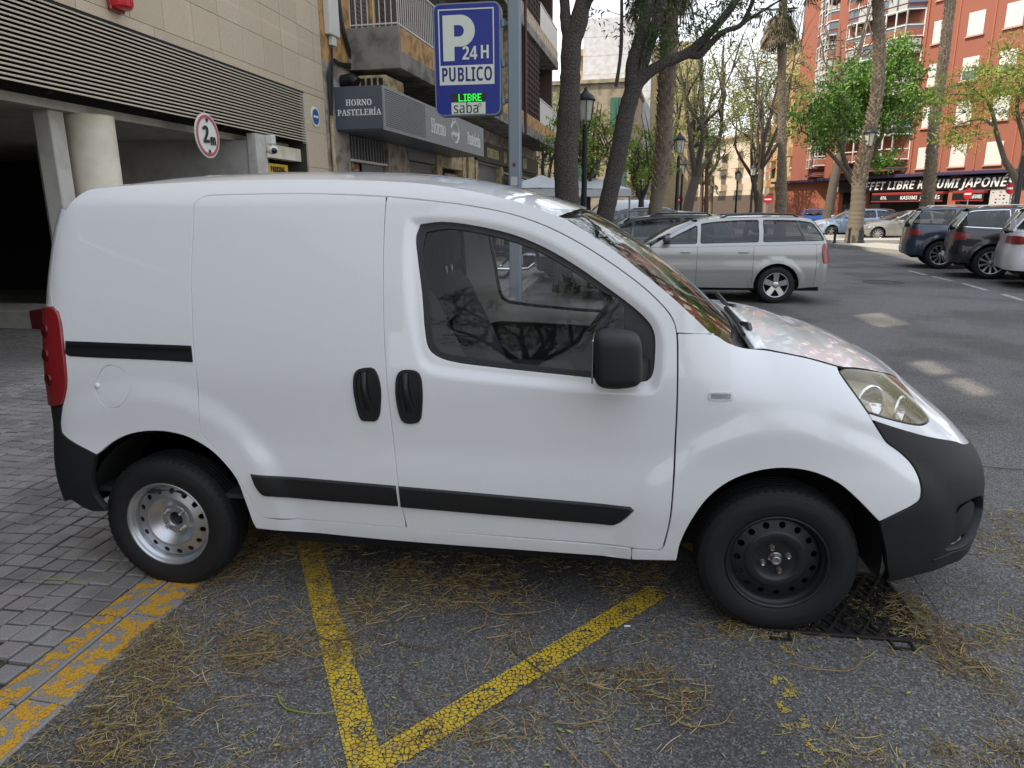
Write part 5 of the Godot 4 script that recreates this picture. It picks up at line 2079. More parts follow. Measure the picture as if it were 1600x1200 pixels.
	pbox(ny, "post", M.soffit, Vector3(-.03, -1.72, -.03), Vector3(.03, -.1, -.005))
	build_bakery(stain)

func disc_sign(sg: Node3D, r: float, face: Material, rim: Material) -> void:
	var b := Builder.new()
	b.lathe(Vector3(0, 0, -.012), Vector3.BACK, [Vector2(0, 0), Vector2(r, 0), Vector2(r, .014), Vector2(0, .014)], 40, false)
	put(b, "plate", face, sg)
	if rim != face:
		b = Builder.new()
		b.lathe(Vector3(0, 0, .004), Vector3.BACK, [Vector2(r * .93, -.002), Vector2(r * .93, .004), Vector2(r * .79, .004), Vector2(r * .79, -.002)], 40, false)
		put(b, "border", rim, sg)

func build_bakery(stain: Texture2D) -> void:
	M.ochre = textured(mat(.52, .31, .12, .85), stain, .5)
	M.plaster = textured(mat(.40, .34, .29, .85), stain, .45)
	M.stained = textured(mat(.25, .235, .21, .9), stain, .30)
	M.dark_brick = mat(.085, .052, .044, .85)
	M.shutter_wood = mat(.09, .06, .045, .6)
	M.white_iron = mat(.62, .60, .55, .5)
	M.slate_sign = mat(.085, .10, .125, .4)
	M.grey_sign = mat(.27, .275, .28, .45)
	M.cream_trim = textured(mat(.55, .44, .26, .8), stain, .7)
	M.cable = mat(.012, .012, .014, .5)
	M.roller = mat(.20, .20, .20, .45, .3)
	M.pale_tile = textured(mat(.55, .43, .31, .8), stain, .6)
	M.brown_pipe = mat(.07, .03, .025, .5)
	M.shop_glass = glass(.02, .03, .025, .35)
	var a2 := .21
	var root := thing("bakery_building", "old ochre building with white railed balconies above a bakery and a bar", "building", "", st(-5.3, 12.76), -a2)
	# x out to the street (c2), z = -d2
	var L := 21.6
	pbox(root, "core", M.dark_back, Vector3(-9, 0, -.02), Vector3(-.31, 20.9, -L + .02))
	pbox(root, "wall", M.plaster, Vector3(-.3, 3.06, -.95), Vector3(-.02, 4.18, -L))
	pbox(root, "wall", M.plaster, Vector3(-.3, 0, -.0), Vector3(0, 4.18, -.95))
	pbox(root, "wall", M.ochre, Vector3(-.3, 4.18, 0), Vector3(-.002, 21, -1.30))
	# brick upper wall with shuttered doors
	pbox(root, "brick_wall", M.joint, Vector3(-.3, 4.2, -1.30), Vector3(-.014, 21, -L))
	var rows := 30
	for k in rows:
		var y := 4.95 + k * .0715
		for j in 10:
			var z := 2.95 + j * .265 + (.13 if k % 2 else 0.0)
			if y < 7.0 and z < 5.6:
				pbox(root, "brick", M.dark_brick, Vector3(-.014, y, -z), Vector3(.0, y + .062, -z - .255))
	for q in [[1.35, 2.15], [7.0, 8.0]]:
		var dr := pbox(root, "balcony_door", M.shutter_wood, Vector3(-.012, 4.5, -q[0]), Vector3(.012, 7.0, -q[1]))
		for k in 30:
			pbox(dr, "slat", M.shutter_wood, Vector3(.012, 4.6 + k * .08, -q[0] - .06), Vector3(.024, 4.65 + k * .08, -q[1] + .06))
	pbox(root, "door_jamb", M.ochre, Vector3(-.01, 4.5, -2.18), Vector3(.05, 7.4, -2.45))
	# balconies
	for fl in 4:
		var y := 4.18 + fl * 3.45
		var bal := Node3D.new()
		bal.name = "balcony"
		root.add_child(bal, true)
		pbox(bal, "slab", M.stained, Vector3(0.002, y, -1.10), Vector3(1.05, y + .31, -L + .2), .008)
		pbox(bal, "parapet", M.stained, Vector3(.002, y + .315, -1.13), Vector3(1.02, y + .74, -1.24), .006)
		pbox(bal, "parapet", M.ochre if fl == 0 else M.pale_tile, Vector3(.94, y + .315, -1.245), Vector3(1.02, y + .74, -L + .23), .006)
		if fl > 1:
			continue
		pbox(bal, "bottom_rail", M.white_iron, Vector3(.03, y + .785, -1.17), Vector3(1.0, y + .81, -1.20))
		pbox(bal, "top_rail", M.white_iron, Vector3(.03, y + 1.62, -1.165), Vector3(1.0, y + 1.65, -1.205))
		pbox(bal, "bottom_rail", M.white_iron, Vector3(.965, y + .785, -1.21), Vector3(.995, y + .81, -7.5))
		pbox(bal, "top_rail", M.white_iron, Vector3(.96, y + 1.62, -1.21), Vector3(1.0, y + 1.65, -7.5))
		if fl == 0:
			for k in 9:
				pbox(bal, "baluster", M.white_iron, Vector3(.04 + k * .118, y + .745, -1.177), Vector3(.055 + k * .118, y + 1.62, -1.192))
			for k in 46:
				pbox(bal, "baluster", M.white_iron, Vector3(.973, y + .745, -1.30 - k * .118), Vector3(.988, y + 1.62, -1.315 - k * .118))
		# lattice of pierced blocks and railing further along
		for i in 6:
			for j in 13:
				var z0 := 13.7 + i * .52
				var y0 := y + .74 + j * .20
				var lb := Builder.new()
				lb.box(Vector3(.90, y0, -z0), Vector3(1.0, y0 + .035, -z0 - .52))
				lb.box(Vector3(.90, y0 + .035, -z0), Vector3(1.0, y0 + .20, -z0 - .06))
				lb.box(Vector3(.93, y0 + .035, -z0 - .26), Vector3(.98, y0 + .20, -z0 - .30))
				put(lb, "lattice_block", M.dark_brick, bal)
		pbox(bal, "top_rail", M.white_iron, Vector3(.96, y + 1.62, -16.9), Vector3(1.0, y + 1.66, -L + .25))
		for k in 14:
			pbox(bal, "rail_panel", M.white_iron, Vector3(.975, y + .76, -16.95 - k * .32), Vector3(.985, y + 1.60, -17.24 - k * .32))
		pbox(bal, "awning_wall", M.pale_tile, Vector3(.0, y + .31, -12.9), Vector3(.93, y + 3.45, -13.1))
		var dp := Builder.new()
		dp.tube([Vector3(1.08, y, -13.4), Vector3(1.08, y + 3.45, -13.4)], .05, 10)
		put(dp, "drain_pipe", M.brown_pipe, bal)
	pbox(root, "end_wall", M.dark_brick, Vector3(-8, 0, -L), Vector3(0, 21, -L - .1))
	pbox(root, "end_pier", M.dark_brick, Vector3(0, 4.5, -L + .3), Vector3(.75, 21, -L))
	pbox(root, "roof_slab", M.concrete, Vector3(-9, 21, .2), Vector3(1.1, 21.3, -L - .1))
	# bakery sign box
	var sb := Node3D.new()
	sb.name = "sign_box"
	root.add_child(sb)
	pbox(sb, "end_panel", M.slate_sign, Vector3(.0, 3.04, -.40), Vector3(.93, 3.78, -.44), .004)
	pbox(sb, "bottom_panel", M.slate_sign, Vector3(.0, 3.02, -.44), Vector3(.93, 3.05, -7.8))
	pbox(sb, "front_panel", M.grey_sign, Vector3(.92, 3.02, -2.80), Vector3(.95, 3.78, -7.8), .004)
	# pierced grille: a frame and rows of short bars
	pbox(sb, "grille_back", M.dark_back, Vector3(.88, 3.03, -.44), Vector3(.90, 3.77, -2.80))
	for q in [[3.02, 3.07], [3.73, 3.78]]:
		pbox(sb, "grille_rail", M.grey_sign, Vector3(.92, q[0], -.40), Vector3(.95, q[1], -2.80))
	for q in [[.40, .47], [2.74, 2.80]]:
		pbox(sb, "grille_rail", M.grey_sign, Vector3(.92, 3.07, -q[0]), Vector3(.95, 3.73, -q[1]))
	for k in 19:
		var gb := Builder.new()
		var y := 3.075 + k * .0345
		gb.box(Vector3(.925, y, -.47), Vector3(.945, y + .016, -2.74))
		for j in 22:
			var z := .47 + (j + (.5 if k % 2 else 0.0)) * .103
			if z + .03 < 2.74:
				gb.box(Vector3(.926, y + .016, -z), Vector3(.944, y + .0345, -z - .028))
		put(gb, "grille_bar", M.grey_sign, sb)
	letters(sb, "lettering", "HORNO", .105, M.print_white, Vector3(.47, 3.50, -.397), 0, true, true, .92)
	letters(sb, "lettering", "PASTELERÍA", .105, M.print_white, Vector3(.47, 3.33, -.397), 0, true, true, .92)
	letters(sb, "lettering", "Horno", .30, M.print_white, Vector3(.953, 3.38, -3.65), PI / 2, true, false, .85)
	letters(sb, "lettering", "Pastelería", .30, M.print_white, Vector3(.953, 3.38, -6.75), PI / 2, true, false, .68)
	# emblem: a ring with a knot on top and a line of script
	var em := Builder.new()
	for ring in [[.24, .012, 28, .95], [.20, .006, 28, .9]]:
		var ps := []
		for k in ring[2] + 1:
			var a: float = TAU * k / ring[2] + .35
			if k < ring[2] * ring[3]:
				ps.append(Vector3(.953, 3.40 + sin(a) * ring[0], -4.95 + cos(a) * ring[0] * 1.45))
		em.tube(ps, ring[1], 5)
	for k in 3:
		var ps := []
		for j in 13:
			var a := TAU * j / 12
			ps.append(Vector3(.953, 3.66 + sin(a) * .05 + (.02 if k == 1 else 0.0), -4.95 + (k - 1) * .13 + cos(a) * .07))
		em.tube(ps, .006, 5, false)
	put(em, "emblem", M.print_white, sb)
	letters(sb, "lettering", "Bugia", .10, M.print_white, Vector3(.953, 3.38, -4.98), PI / 2, true, true, 1.3, .25)
	# air conditioner and duct on the box
	var ac := pbox(root, "air_conditioner", M.cream_trim, Vector3(.25, 3.80, -.95), Vector3(.80, 4.05, -1.9), .01)
	for k in 4:
		pbox(ac, "fin", M.dark_back, Vector3(.30 + k * .12, 3.84, -.944), Vector3(.38 + k * .12, 4.0, -.949))
	var du := Builder.new()
	du.tube([Vector3(-.0, 3.92, -.75), Vector3(.2, 3.95, -.75), Vector3(.30, 3.88, -.75)], .12, 14)
	put(du, "duct", M.black_plastic, root)
	# ground floor: grille window, piers, shutter, doorway
	var gw := pbox(root, "shop_window", M.dark_back, Vector3(-.26, 0, -.95), Vector3(-.22, 3.05, -2.95))
	pbox(gw, "glazing", M.shop_glass, Vector3(-.16, .8, -1.0), Vector3(-.15, 2.55, -2.9))
	for k in 13:
		pbox(gw, "grille_slat", M.roller, Vector3(-.12, 2.58, -1.02 - k * .15), Vector3(-.06, 3.02, -1.07 - k * .15))
	pbox(gw, "sill", M.white_iron, Vector3(-.14, 2.53, -.96), Vector3(-.03, 2.575, -2.95))
	pbox(gw, "blind", M.roller, Vector3(-.13, .8, -1.75), Vector3(-.12, 2.53, -2.92))
	pbox(root, "pier", M.plaster, Vector3(-.3, 0, -2.95), Vector3(0, 3.05, -4.25))
	var rs := Node3D.new()
	rs.name = "roller_shutter"
	root.add_child(rs)
	pbox(rs, "box", M.roller, Vector3(-.2, 2.75, -4.25), Vector3(-.02, 3.05, -6.4), .01)
	for k in 8:
		pbox(rs, "slat", M.roller, Vector3(-.14, 2.74 - (k + 1) * .07, -4.30), Vector3(-.115, 2.74 - k * .07 - .008, -6.35))
	pbox(rs, "opening", M.dark_back, Vector3(-.3, 0, -4.25), Vector3(-.28, 2.9, -6.4))
	pbox(rs, "glazing", M.shop_glass, Vector3(-.22, 0, -4.3), Vector3(-.21, 2.3, -6.35))
	pbox(root, "pier", M.cream_trim, Vector3(-.3, 0, -6.4), Vector3(.02, 3.05, -6.85), .01)
	var dw := pbox(root, "doorway", M.dark_back, Vector3(-.3, 0, -6.85), Vector3(-.28, 2.9, -8.9))
	pbox(dw, "panel", M.plaster, Vector3(-.2, 0, -7.7), Vector3(-.17, 2.6, -8.9))
	pbox(dw, "lintel", M.cream_trim, Vector3(-.3, 2.72, -6.85), Vector3(.0, 3.1, -8.9))
	pbox(root, "pier", M.cream_trim, Vector3(-.3, 0, -8.9), Vector3(.03, 4.18, -10.2), .01)
	var pp := Builder.new()
	pp.tube([Vector3(.07, 0, -9.3), Vector3(.07, 3.4, -9.3)], .045, 10)
	put(pp, "pipe", M.cream_trim, root)
	# bar front
	var bar := Node3D.new()
	bar.name = "bar_front"
	root.add_child(bar)
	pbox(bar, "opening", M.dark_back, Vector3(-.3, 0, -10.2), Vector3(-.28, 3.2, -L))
	pbox(bar, "fascia", M.dark_sign, Vector3(-.1, 3.12, -10.3), Vector3(.12, 3.74, -L + .1), .01)
	letters(bar, "lettering", "CERVECERIA", .30, M.gold, Vector3(.125, 3.43, -12.4), PI / 2, false, true, .72)
	letters(bar, "lettering", "LA", .40, M.gold, Vector3(.125, 3.43, -14.35), PI / 2, false, true, .7)
	letters(bar, "lettering", "NIA", .40, M.gold, Vector3(.125, 3.43, -18.2), PI / 2, false, true, .8)
	for k in 4:
		pbox(bar, "post", M.cream_trim, Vector3(-.2, 0, -10.3 - k * 3.7), Vector3(.05, 3.12, -10.6 - k * 3.7))
		pbox(bar, "roller", M.roller, Vector3(-.2, 1.6, -10.7 - k * 3.7), Vector3(-.17, 3.1, -13.9 - k * 3.7))
	# electricity box, cables and pipe on the corner
	var eb := pbox(root, "meter_box", M.white_iron, Vector3(.0, 4.62, -.16), Vector3(.12, 5.4, -.55), .01)
	pbox(eb, "terminal", M.white_iron, Vector3(.01, 4.46, -.28), Vector3(.09, 4.62, -.46), .008)
	var r := RandomNumberGenerator.new()
	r.seed = 44
	for k in 13:
		var cb := Builder.new()
		var z := -.62 + r.randf_range(-.08, .08)
		var ps := []
		if k < 5:
			ps = [Vector3(.03, 6.4, z - .1), Vector3(.03, 5.2, z - .15), Vector3(.05, 4.5, z - .42), Vector3(.06, 4.05, z - .62 - .1 * k), Vector3(.12, 3.93, z - .9)]
		elif k < 10:
			ps = [Vector3(.04, 4.12 + .02 * k, z - .55), Vector3(.05, 4.12 + .012 * k, -.62), Vector3(.05, 4.13 + .012 * k, -.34), Vector3(.05, 4.06, -.16 - .012 * (k - 5)), Vector3(.045, 3.80, -.11 - .018 * (k - 5)), Vector3(.04, 3.2, -.12 - .016 * (k - 5))]
		else:
			ps = [Vector3(.03, 4.42, -.36), Vector3(.05, 4.2, -.30), Vector3(.04, 3.9, -.28), Vector3(.05, 3.55, -.22), Vector3(.04, 3.3, -.16)]
		var c := Curve3D.new()
		for i in ps.size():
			var t: Vector3 = (ps[mini(i + 1, ps.size() - 1)] - ps[maxi(i - 1, 0)]) * .22
			c.add_point(ps[i], -t, t)
		c.bake_interval = .08
		cb.tube(Array(c.get_baked_points()), .012 + .008 * r.randf(), 6)
		put(cb, "cable", M.cable, root)
	var dp2 := Builder.new()
	dp2.tube([Vector3(.05, 0, -.12), Vector3(.05, 3.25, -.12)], .035, 10)
	put(dp2, "conduit", M.cream_trim, root)
	# striped canopy frames of the bar terrace
	var aw := thing("bar_awning", "dark sloping awning with pale edges on the bar terrace", "awning", "", st(-5.3, 12.76), -a2)
	for k in 3:
		var ab := Builder.new()
		var z0 := -14.0 - k * 3.3
		ab.prism(Vector3(0, 0, z0), Vector3.RIGHT, Vector3.UP, PackedVector2Array([Vector2(.14, 2.85), Vector2(2.3, 2.05), Vector2(2.3, 1.85), Vector2(2.26, 1.85), Vector2(2.24, 2.0), Vector2(.14, 2.80)]), 3.1)
		var c := put(ab, "canopy", M.awning_dark, aw)
		ab = Builder.new()
		ab.tube([Vector3(.14, 2.88, z0 - .02), Vector3(2.3, 2.08, z0 - .02)], .03, 6)
		ab.tube([Vector3(2.28, 2.03, z0), Vector3(2.28, 2.03, z0 - 3.1)], .03, 6)
		put(ab, "edge_bar", M.white_iron, c)
	for k in 4:
		var ab := Builder.new()
		ab.tube([Vector3(2.2, 0, -14.0 - k * 3.3), Vector3(2.2, 2.02, -14.0 - k * 3.3)], .03, 8)
		put(ab, "post", M.white_iron, aw)
# ------------------------------------------------------------------ signs, lamps and other street furniture
func round_rect(w: float, h: float, r: float) -> PackedVector2Array:
	var p := PackedVector2Array()
	for c in [[w / 2 - r, -h / 2 + r, -90], [w / 2 - r, h / 2 - r, 0], [-w / 2 + r, h / 2 - r, 90], [-w / 2 + r, -h / 2 + r, 180]]:
		for k in 7:
			var a := deg_to_rad(c[2] + 15.0 * k)
			p.append(Vector2(c[0] + cos(a) * r, c[1] + sin(a) * r))
	return p

func build_street_things() -> void:
	parking_sign()
	# lamps
	M.iron = mat(.016, .019, .022, .5, .2)
	M.lamp_pane = mat(.62, .60, .52, .35)
	var l0 := lamp_post("black cast iron street lamp between the two dark tree trunks", Vector3(1.93, 0, -19.2))
	copy_of(l0, Vector3(6.93, 0, -30.4), .3, "black street lamp beside the right of the near palm trunk")
	copy_of(l0, Vector3(14.26, .14, -29.45), .5, "black street lamp standing against the palm on the traffic island")
	copy_of(l0, Vector3(11.0, .0, -47.0), .5, "distant street lamp above the first no entry sign")
	copy_of(l0, Vector3(17.2, .0, -52.0), .5, "distant street lamp above the second no entry sign")
	copy_of(l0, Vector3(18.6, .0, -60.0), .2, "distant street lamp beside the twisted tree on the avenue")
	# no entry signs
	M.traffic_red = mat(.50, .018, .03, .4)
	M.galv = mat(.32, .34, .36, .5, .4)
	var s0 := no_entry("no entry sign on the avenue beside the lamp left of centre", Vector3(11.55, 0, -50.0), 2.1, -.2, .30)
	copy_of(s0, Vector3(17.68, 0, -50.0), -.35, "no entry sign on the avenue right of the twisted trees")
	copy_of(s0, Vector3(19.0, 0, -71.0), -.25, "small no entry sign far down the avenue")
	no_entry("no entry sign seen edge on before the restaurant's white menu board", Vector3(25.13, 0, -40.0), 2.22, -1.35, .30)
	no_entry("no entry sign at the picture's right edge beside the dark post", Vector3(27.44, 0, -40.0), 2.5, -1.25, .32)
	var b := Builder.new()
	var pd := thing("street_lamp_post", "dark post at the picture's right edge behind the SUVs", "post", "", Vector3(14.0, 0, -20.1))
	b.lathe(Vector3.ZERO, Vector3.UP, [Vector2(.14, 0), Vector2(.13, .5), Vector2(.075, .6), Vector2(.06, 2.9), Vector2(0, 2.92)], 14)
	put(b, "pole", M.iron, pd)
	# bollards joined by a bar on the island
	for q in [Vector3(13.35, 0.14, -29.6), Vector3(13.75, 0.14, -29.2)]:
		var bo := thing("bollard", "black iron bollard on the kerb, the one nearer the palm" if q.x > 13.5 else "black iron bollard on the kerb, the one farther from the palm", "bollard", "bollards on the traffic island", q)
		b = Builder.new()
		b.lathe(Vector3.ZERO, Vector3.UP, [Vector2(.07, 0), Vector2(.065, .05), Vector2(.05, .08), Vector2(.05, .52), Vector2(.062, .54), Vector2(.062, .58), Vector2(.03, .64), Vector2(0, .65)], 14)
		put(b, "post", M.iron, bo)
	# manhole
	var mh := thing("manhole_cover", "round iron manhole cover set in the road beyond the bonnet", "manhole", "", Vector3(8.08, 0, -15.36))
	b = Builder.new()
	b.lathe(Vector3(0, -.01, 0), Vector3.UP, [Vector2(.42, 0), Vector2(.42, .014), Vector2(.36, .014), Vector2(.36, .010), Vector2(0, .010)], 32, false)
	put(b, "cover", M.iron, mh)
	drain()
	motorbike()
	# white market tents
	M.tent = mat(.66, .67, .68, .8)
	M.tent.backlight_enabled = true
	M.tent.backlight = Color(.5, .5, .5)
	var tn := tent("white pop-up tent between the lamp and the leaning tree", Vector3(3.0, 0, -27.5), 1.5)
	tent("white tent awning of the terrace left of the leaning tree", Vector3(1.1, 0, -26.0), 1.35)
	M.yellow_car = paint(.6, .5, .02)
	var kb := thing("wheeled_bin", "yellow bin by the white delivery van", "bin", "", Vector3(3.7, 0, -30.5))
	pbox(kb, "body", M.yellow_car, Vector3(-.55, 0.05, -.3), Vector3(.55, 1.30, .3), .06)
	pbox(kb, "lid", M.yellow_car, Vector3(-.58, 1.30, -.33), Vector3(.58, 1.42, .33), .05)

func parking_sign() -> void:
	M.totem_blue = mat(.012, .030, .27, .35)
	M.totem_grey = mat(.22, .26, .30, .5, .3)
	M.totem_white = mat(.70, .74, .66, .5)
	M.led_back = mat(.02, .03, .028, .4)
	M.led = mat(.02, .5, .06, .4)
	M.led.emission_enabled = true
	M.led.emission = Color(.15, .95, .25)
	M.led.emission_energy_multiplier = .8
	M.sticker = mat(.5, .5, .5, .6)
	M.dark_blue_text = mat(.012, .022, .16, .45)
	var root := thing("parking_sign", "tall blue parking sign reading P 24H PUBLICO LIBRE saba on a grey pole", "sign", "", st(-1.79, 12.2), -STREET)
	var b := Builder.new()
	b.cbox(Vector3(-.10, 0, -.10), Vector3(.10, 6.2, .10), .02)
	put(b, "pole", M.totem_grey, root)
	# cabinet: its front faces down the street towards the camera
	var cab := Node3D.new()
	cab.name = "cabinet"
	root.add_child(cab)
	cab.position = Vector3(-.77, 3.955, .06)
	var W := 1.10
	var H := 1.70
	b = Builder.new()
	b.prism(Vector3(0, 0, .0), Vector3.RIGHT, Vector3.UP, round_rect(W, H, .11), .24)
	put(b, "case", M.totem_grey, cab)
	b = Builder.new()
	b.prism(Vector3(0, 0, .004), Vector3.RIGHT, Vector3.UP, round_rect(W - .04, H - .04, .10), .006)
	var face := put(b, "face", M.totem_blue, cab)
	# white outline
	var u := func(px: float) -> float: return (px - 676.0) / 106.0 * W - W / 2
	var v := func(py: float) -> float: return (178.0 - py) / 172.0 * H - H / 2
	var x0: float = u.call(684)
	var x1: float = u.call(772)
	var yt: float = v.call(15)
	var yb: float = v.call(130)
	for q in [[x0, x1, yt - .018, yt], [x0, x0 + .018, yb, yt - .018], [x1 - .018, x1, yb, yt - .018]]:
		pbox(face, "outline", M.totem_white, Vector3(q[0], q[2], .004), Vector3(q[1], q[3], .010))
	pbox(face, "band", M.totem_white, Vector3(x0 + .018, yb, .004), Vector3(x1 - .018, v.call(100), .009))
	letters(face, "lettering", "PUBLICO", .215, M.dark_blue_text, Vector3((x0 + x1) / 2, (yb + v.call(100)) / 2 + .005, .010), 0, false, true, .68, 0, .004)
	# a heavy P drawn as a stem and a bowl
	b = Builder.new()
	var pl: float = u.call(691)
	var pr: float = u.call(742)
	var pt: float = v.call(24)
	var pb: float = v.call(93)
	var sw := .185
	b.prism(Vector3(0, 0, .009), Vector3.RIGHT, Vector3.UP, PackedVector2Array([Vector2(pl, pb), Vector2(pl + sw, pb), Vector2(pl + sw, pt), Vector2(pl, pt)]), .005, false)
	var bowl := PackedVector2Array()
	var cy := pt - .235
	var cx := pr - .235
	for k in 17:
		var a := -PI / 2 + PI * k / 16
		bowl.append(Vector2(cx + cos(a) * .235, cy + sin(a) * .235))
	bowl.append(Vector2(pl + sw, pt))
	bowl.append(Vector2(pl + sw, pt - .15))
	for k in 11:
		var a := PI / 2 - PI * k / 10
		bowl.append(Vector2(cx - .03 + cos(a) * .085, cy + sin(a) * .085))
	bowl.append(Vector2(pl + sw, cy - .085))
	bowl.append(Vector2(pl + sw, cy - .235))
	b.prism(Vector3(0, 0, .009), Vector3.RIGHT, Vector3.UP, bowl, .005, false)
	put(b, "letter_p", M.totem_white, face)
	letters(face, "lettering", "24", .20, M.totem_white, Vector3(u.call(733), v.call(82), .007), 0, false, true, .85, 0, .004)
	letters(face, "lettering", "H", .20, M.totem_white, Vector3(u.call(757), v.call(81), .007), 0, false, true, .85, 0, .004)
	pbox(face, "led_display", M.led_back, Vector3(u.call(702), v.call(157), .004), Vector3(u.call(757), v.call(143), .012))
	# green dot-matrix word, one lamp block for each dot
	var glyph := {"L": ["1000", "1000", "1000", "1000", "1000", "1000", "1111"], "I": ["111", "010", "010", "010", "010", "010", "111"], "B": ["1110", "1001", "1001", "1110", "1001", "1001", "1110"], "R": ["1110", "1001", "1001", "1110", "1010", "1001", "1001"], "E": ["1111", "1000", "1000", "1110", "1000", "1000", "1111"]}
	var lx: float = u.call(714)
	var ly: float = v.call(144.5)
	var dot := .0165
	for ch in "LIBRE":
		b = Builder.new()
		var rows: Array = glyph[ch]
		for ry in 7:
			for rx in rows[ry].length():
				if rows[ry][rx] == "1":
					var p := Vector3(lx + rx * dot * 1.05, ly - ry * dot, .0125)
					b.box(p, p + Vector3(dot * .8, -dot * .8, .003))
		put(b, "led_sign_letter", M.led, face)
		lx += (rows[0].length() + 1) * dot * 1.02
	pbox(face, "panel", M.totem_white, Vector3(u.call(702), v.call(176), .004), Vector3(u.call(757), v.call(157.4), .010))
	letters(face, "lettering", "saba", .165, M.sign_black, Vector3(u.call(726), v.call(166.5), .011), 0, false, false, .92, 0, .004)
	b = Builder.new()
	var ring := []
	for k in 17:
		var a := TAU * k / 16
		ring.append(Vector3(u.call(748) + cos(a) * .022 + sin(a) * .008, v.call(162) + sin(a) * .024, .0125))
	b.tube(ring, .004, 5, false)
	put(b, "dot", M.sign_black, face)
	for y in [.55, -.05, -.62]:
		var hb := pbox(cab, "hinge", M.galv_iron, Vector3(W / 2, y - .06, -.15), Vector3(W / 2 + .06, y + .06, -.08), .01)
		pbox(hb, "arm", M.totem_grey, Vector3(W / 2 + .01, y - .03, -.22), Vector3(W / 2 + .20, y + .03, -.12), .005)
	# stickers on the pole
	pbox(root, "sticker", M.red_band, Vector3(-.03, 2.28, .101), Vector3(.02, 2.34, .103))
	pbox(root, "sticker", M.sticker, Vector3(-.06, 1.98, .101), Vector3(.05, 2.12, .103))
	pbox(root, "sticker", M.slate_sign, Vector3(-.08, 1.55, .101), Vector3(.08, 1.86, .103))

func lamp_post(label: String, at: Vector3) -> Node3D:
	var o := thing("street_lamp", label, "street lamp", "old style street lamps", at)
	var b := Builder.new()
	b.lathe(Vector3.ZERO, Vector3.UP, [Vector2(.24, 0), Vector2(.24, .08), Vector2(.20, .12), Vector2(.19, .45), Vector2(.14, .58), Vector2(.15, .63), Vector2(.10, .72), Vector2(.085, 1.25), Vector2(.10, 1.28), Vector2(.10, 1.33), Vector2(.078, 1.37), Vector2(.066, 3.50), Vector2(.085, 3.54), Vector2(.05, 3.60), Vector2(.03, 3.7)], 16)
	put(b, "pole", M.iron, o)
	# cradle
	for k in 4:
		var a := TAU * k / 4 + .4
		b = Builder.new()
		b.tube([Vector3(cos(a) * .05, 3.56, sin(a) * .05), Vector3(cos(a) * .12, 3.64, sin(a) * .12), Vector3(cos(a) * .14, 3.80, sin(a) * .14)], .012, 6)
		put(b, "bracket", M.iron, o)
	# lantern
	b = Builder.new()
	b.lathe(Vector3(0, 3.78, 0), Vector3.UP, [Vector2(.0, 0), Vector2(.15, .0), Vector2(.16, .02), Vector2(.22, .48), Vector2(.0, .48)], 6, false)
	var pane := put(b, "lantern", M.lamp_pane, o)
	for k in 6:
		var a := TAU * k / 6
		var d := Vector3(0, 0, 1).rotated(Vector3.UP, a)
		b = Builder.new()
		b.tube([d * .165 + Vector3(0, 3.78, 0), d * .228 + Vector3(0, 4.27, 0)], .012, 5)
		put(b, "bar", M.iron, pane)
	b = Builder.new()
	b.lathe(Vector3(0, 4.26, 0), Vector3.UP, [Vector2(.24, 0), Vector2(.26, .02), Vector2(.24, .05), Vector2(.19, .14), Vector2(.10, .19), Vector2(.08, .23), Vector2(.05, .25), Vector2(.04, .31), Vector2(0, .34)], 18)
	put(b, "cap", M.iron, o)
	return o

func no_entry(label: String, at: Vector3, y: float, turn: float, r: float) -> Node3D:
	var o := thing("no_entry_sign", label, "road sign", "no entry signs", at, turn)
	var b := Builder.new()
	b.tube([Vector3(0, 0, -.03), Vector3(0, y + r, -.03)], .03, 8)
	put(b, "post", M.galv, o)
	b = Builder.new()
	b.lathe(Vector3(0, y, 0), Vector3.BACK, [Vector2(0, 0), Vector2(r, 0), Vector2(r, .02), Vector2(0, .02)], 28, false)
	put(b, "plate", M.traffic_red, o)
	pbox(o, "bar", M.print_white, Vector3(-r * .72, y - r * .15, .02), Vector3(r * .72, y + r * .15, .026))
	return o

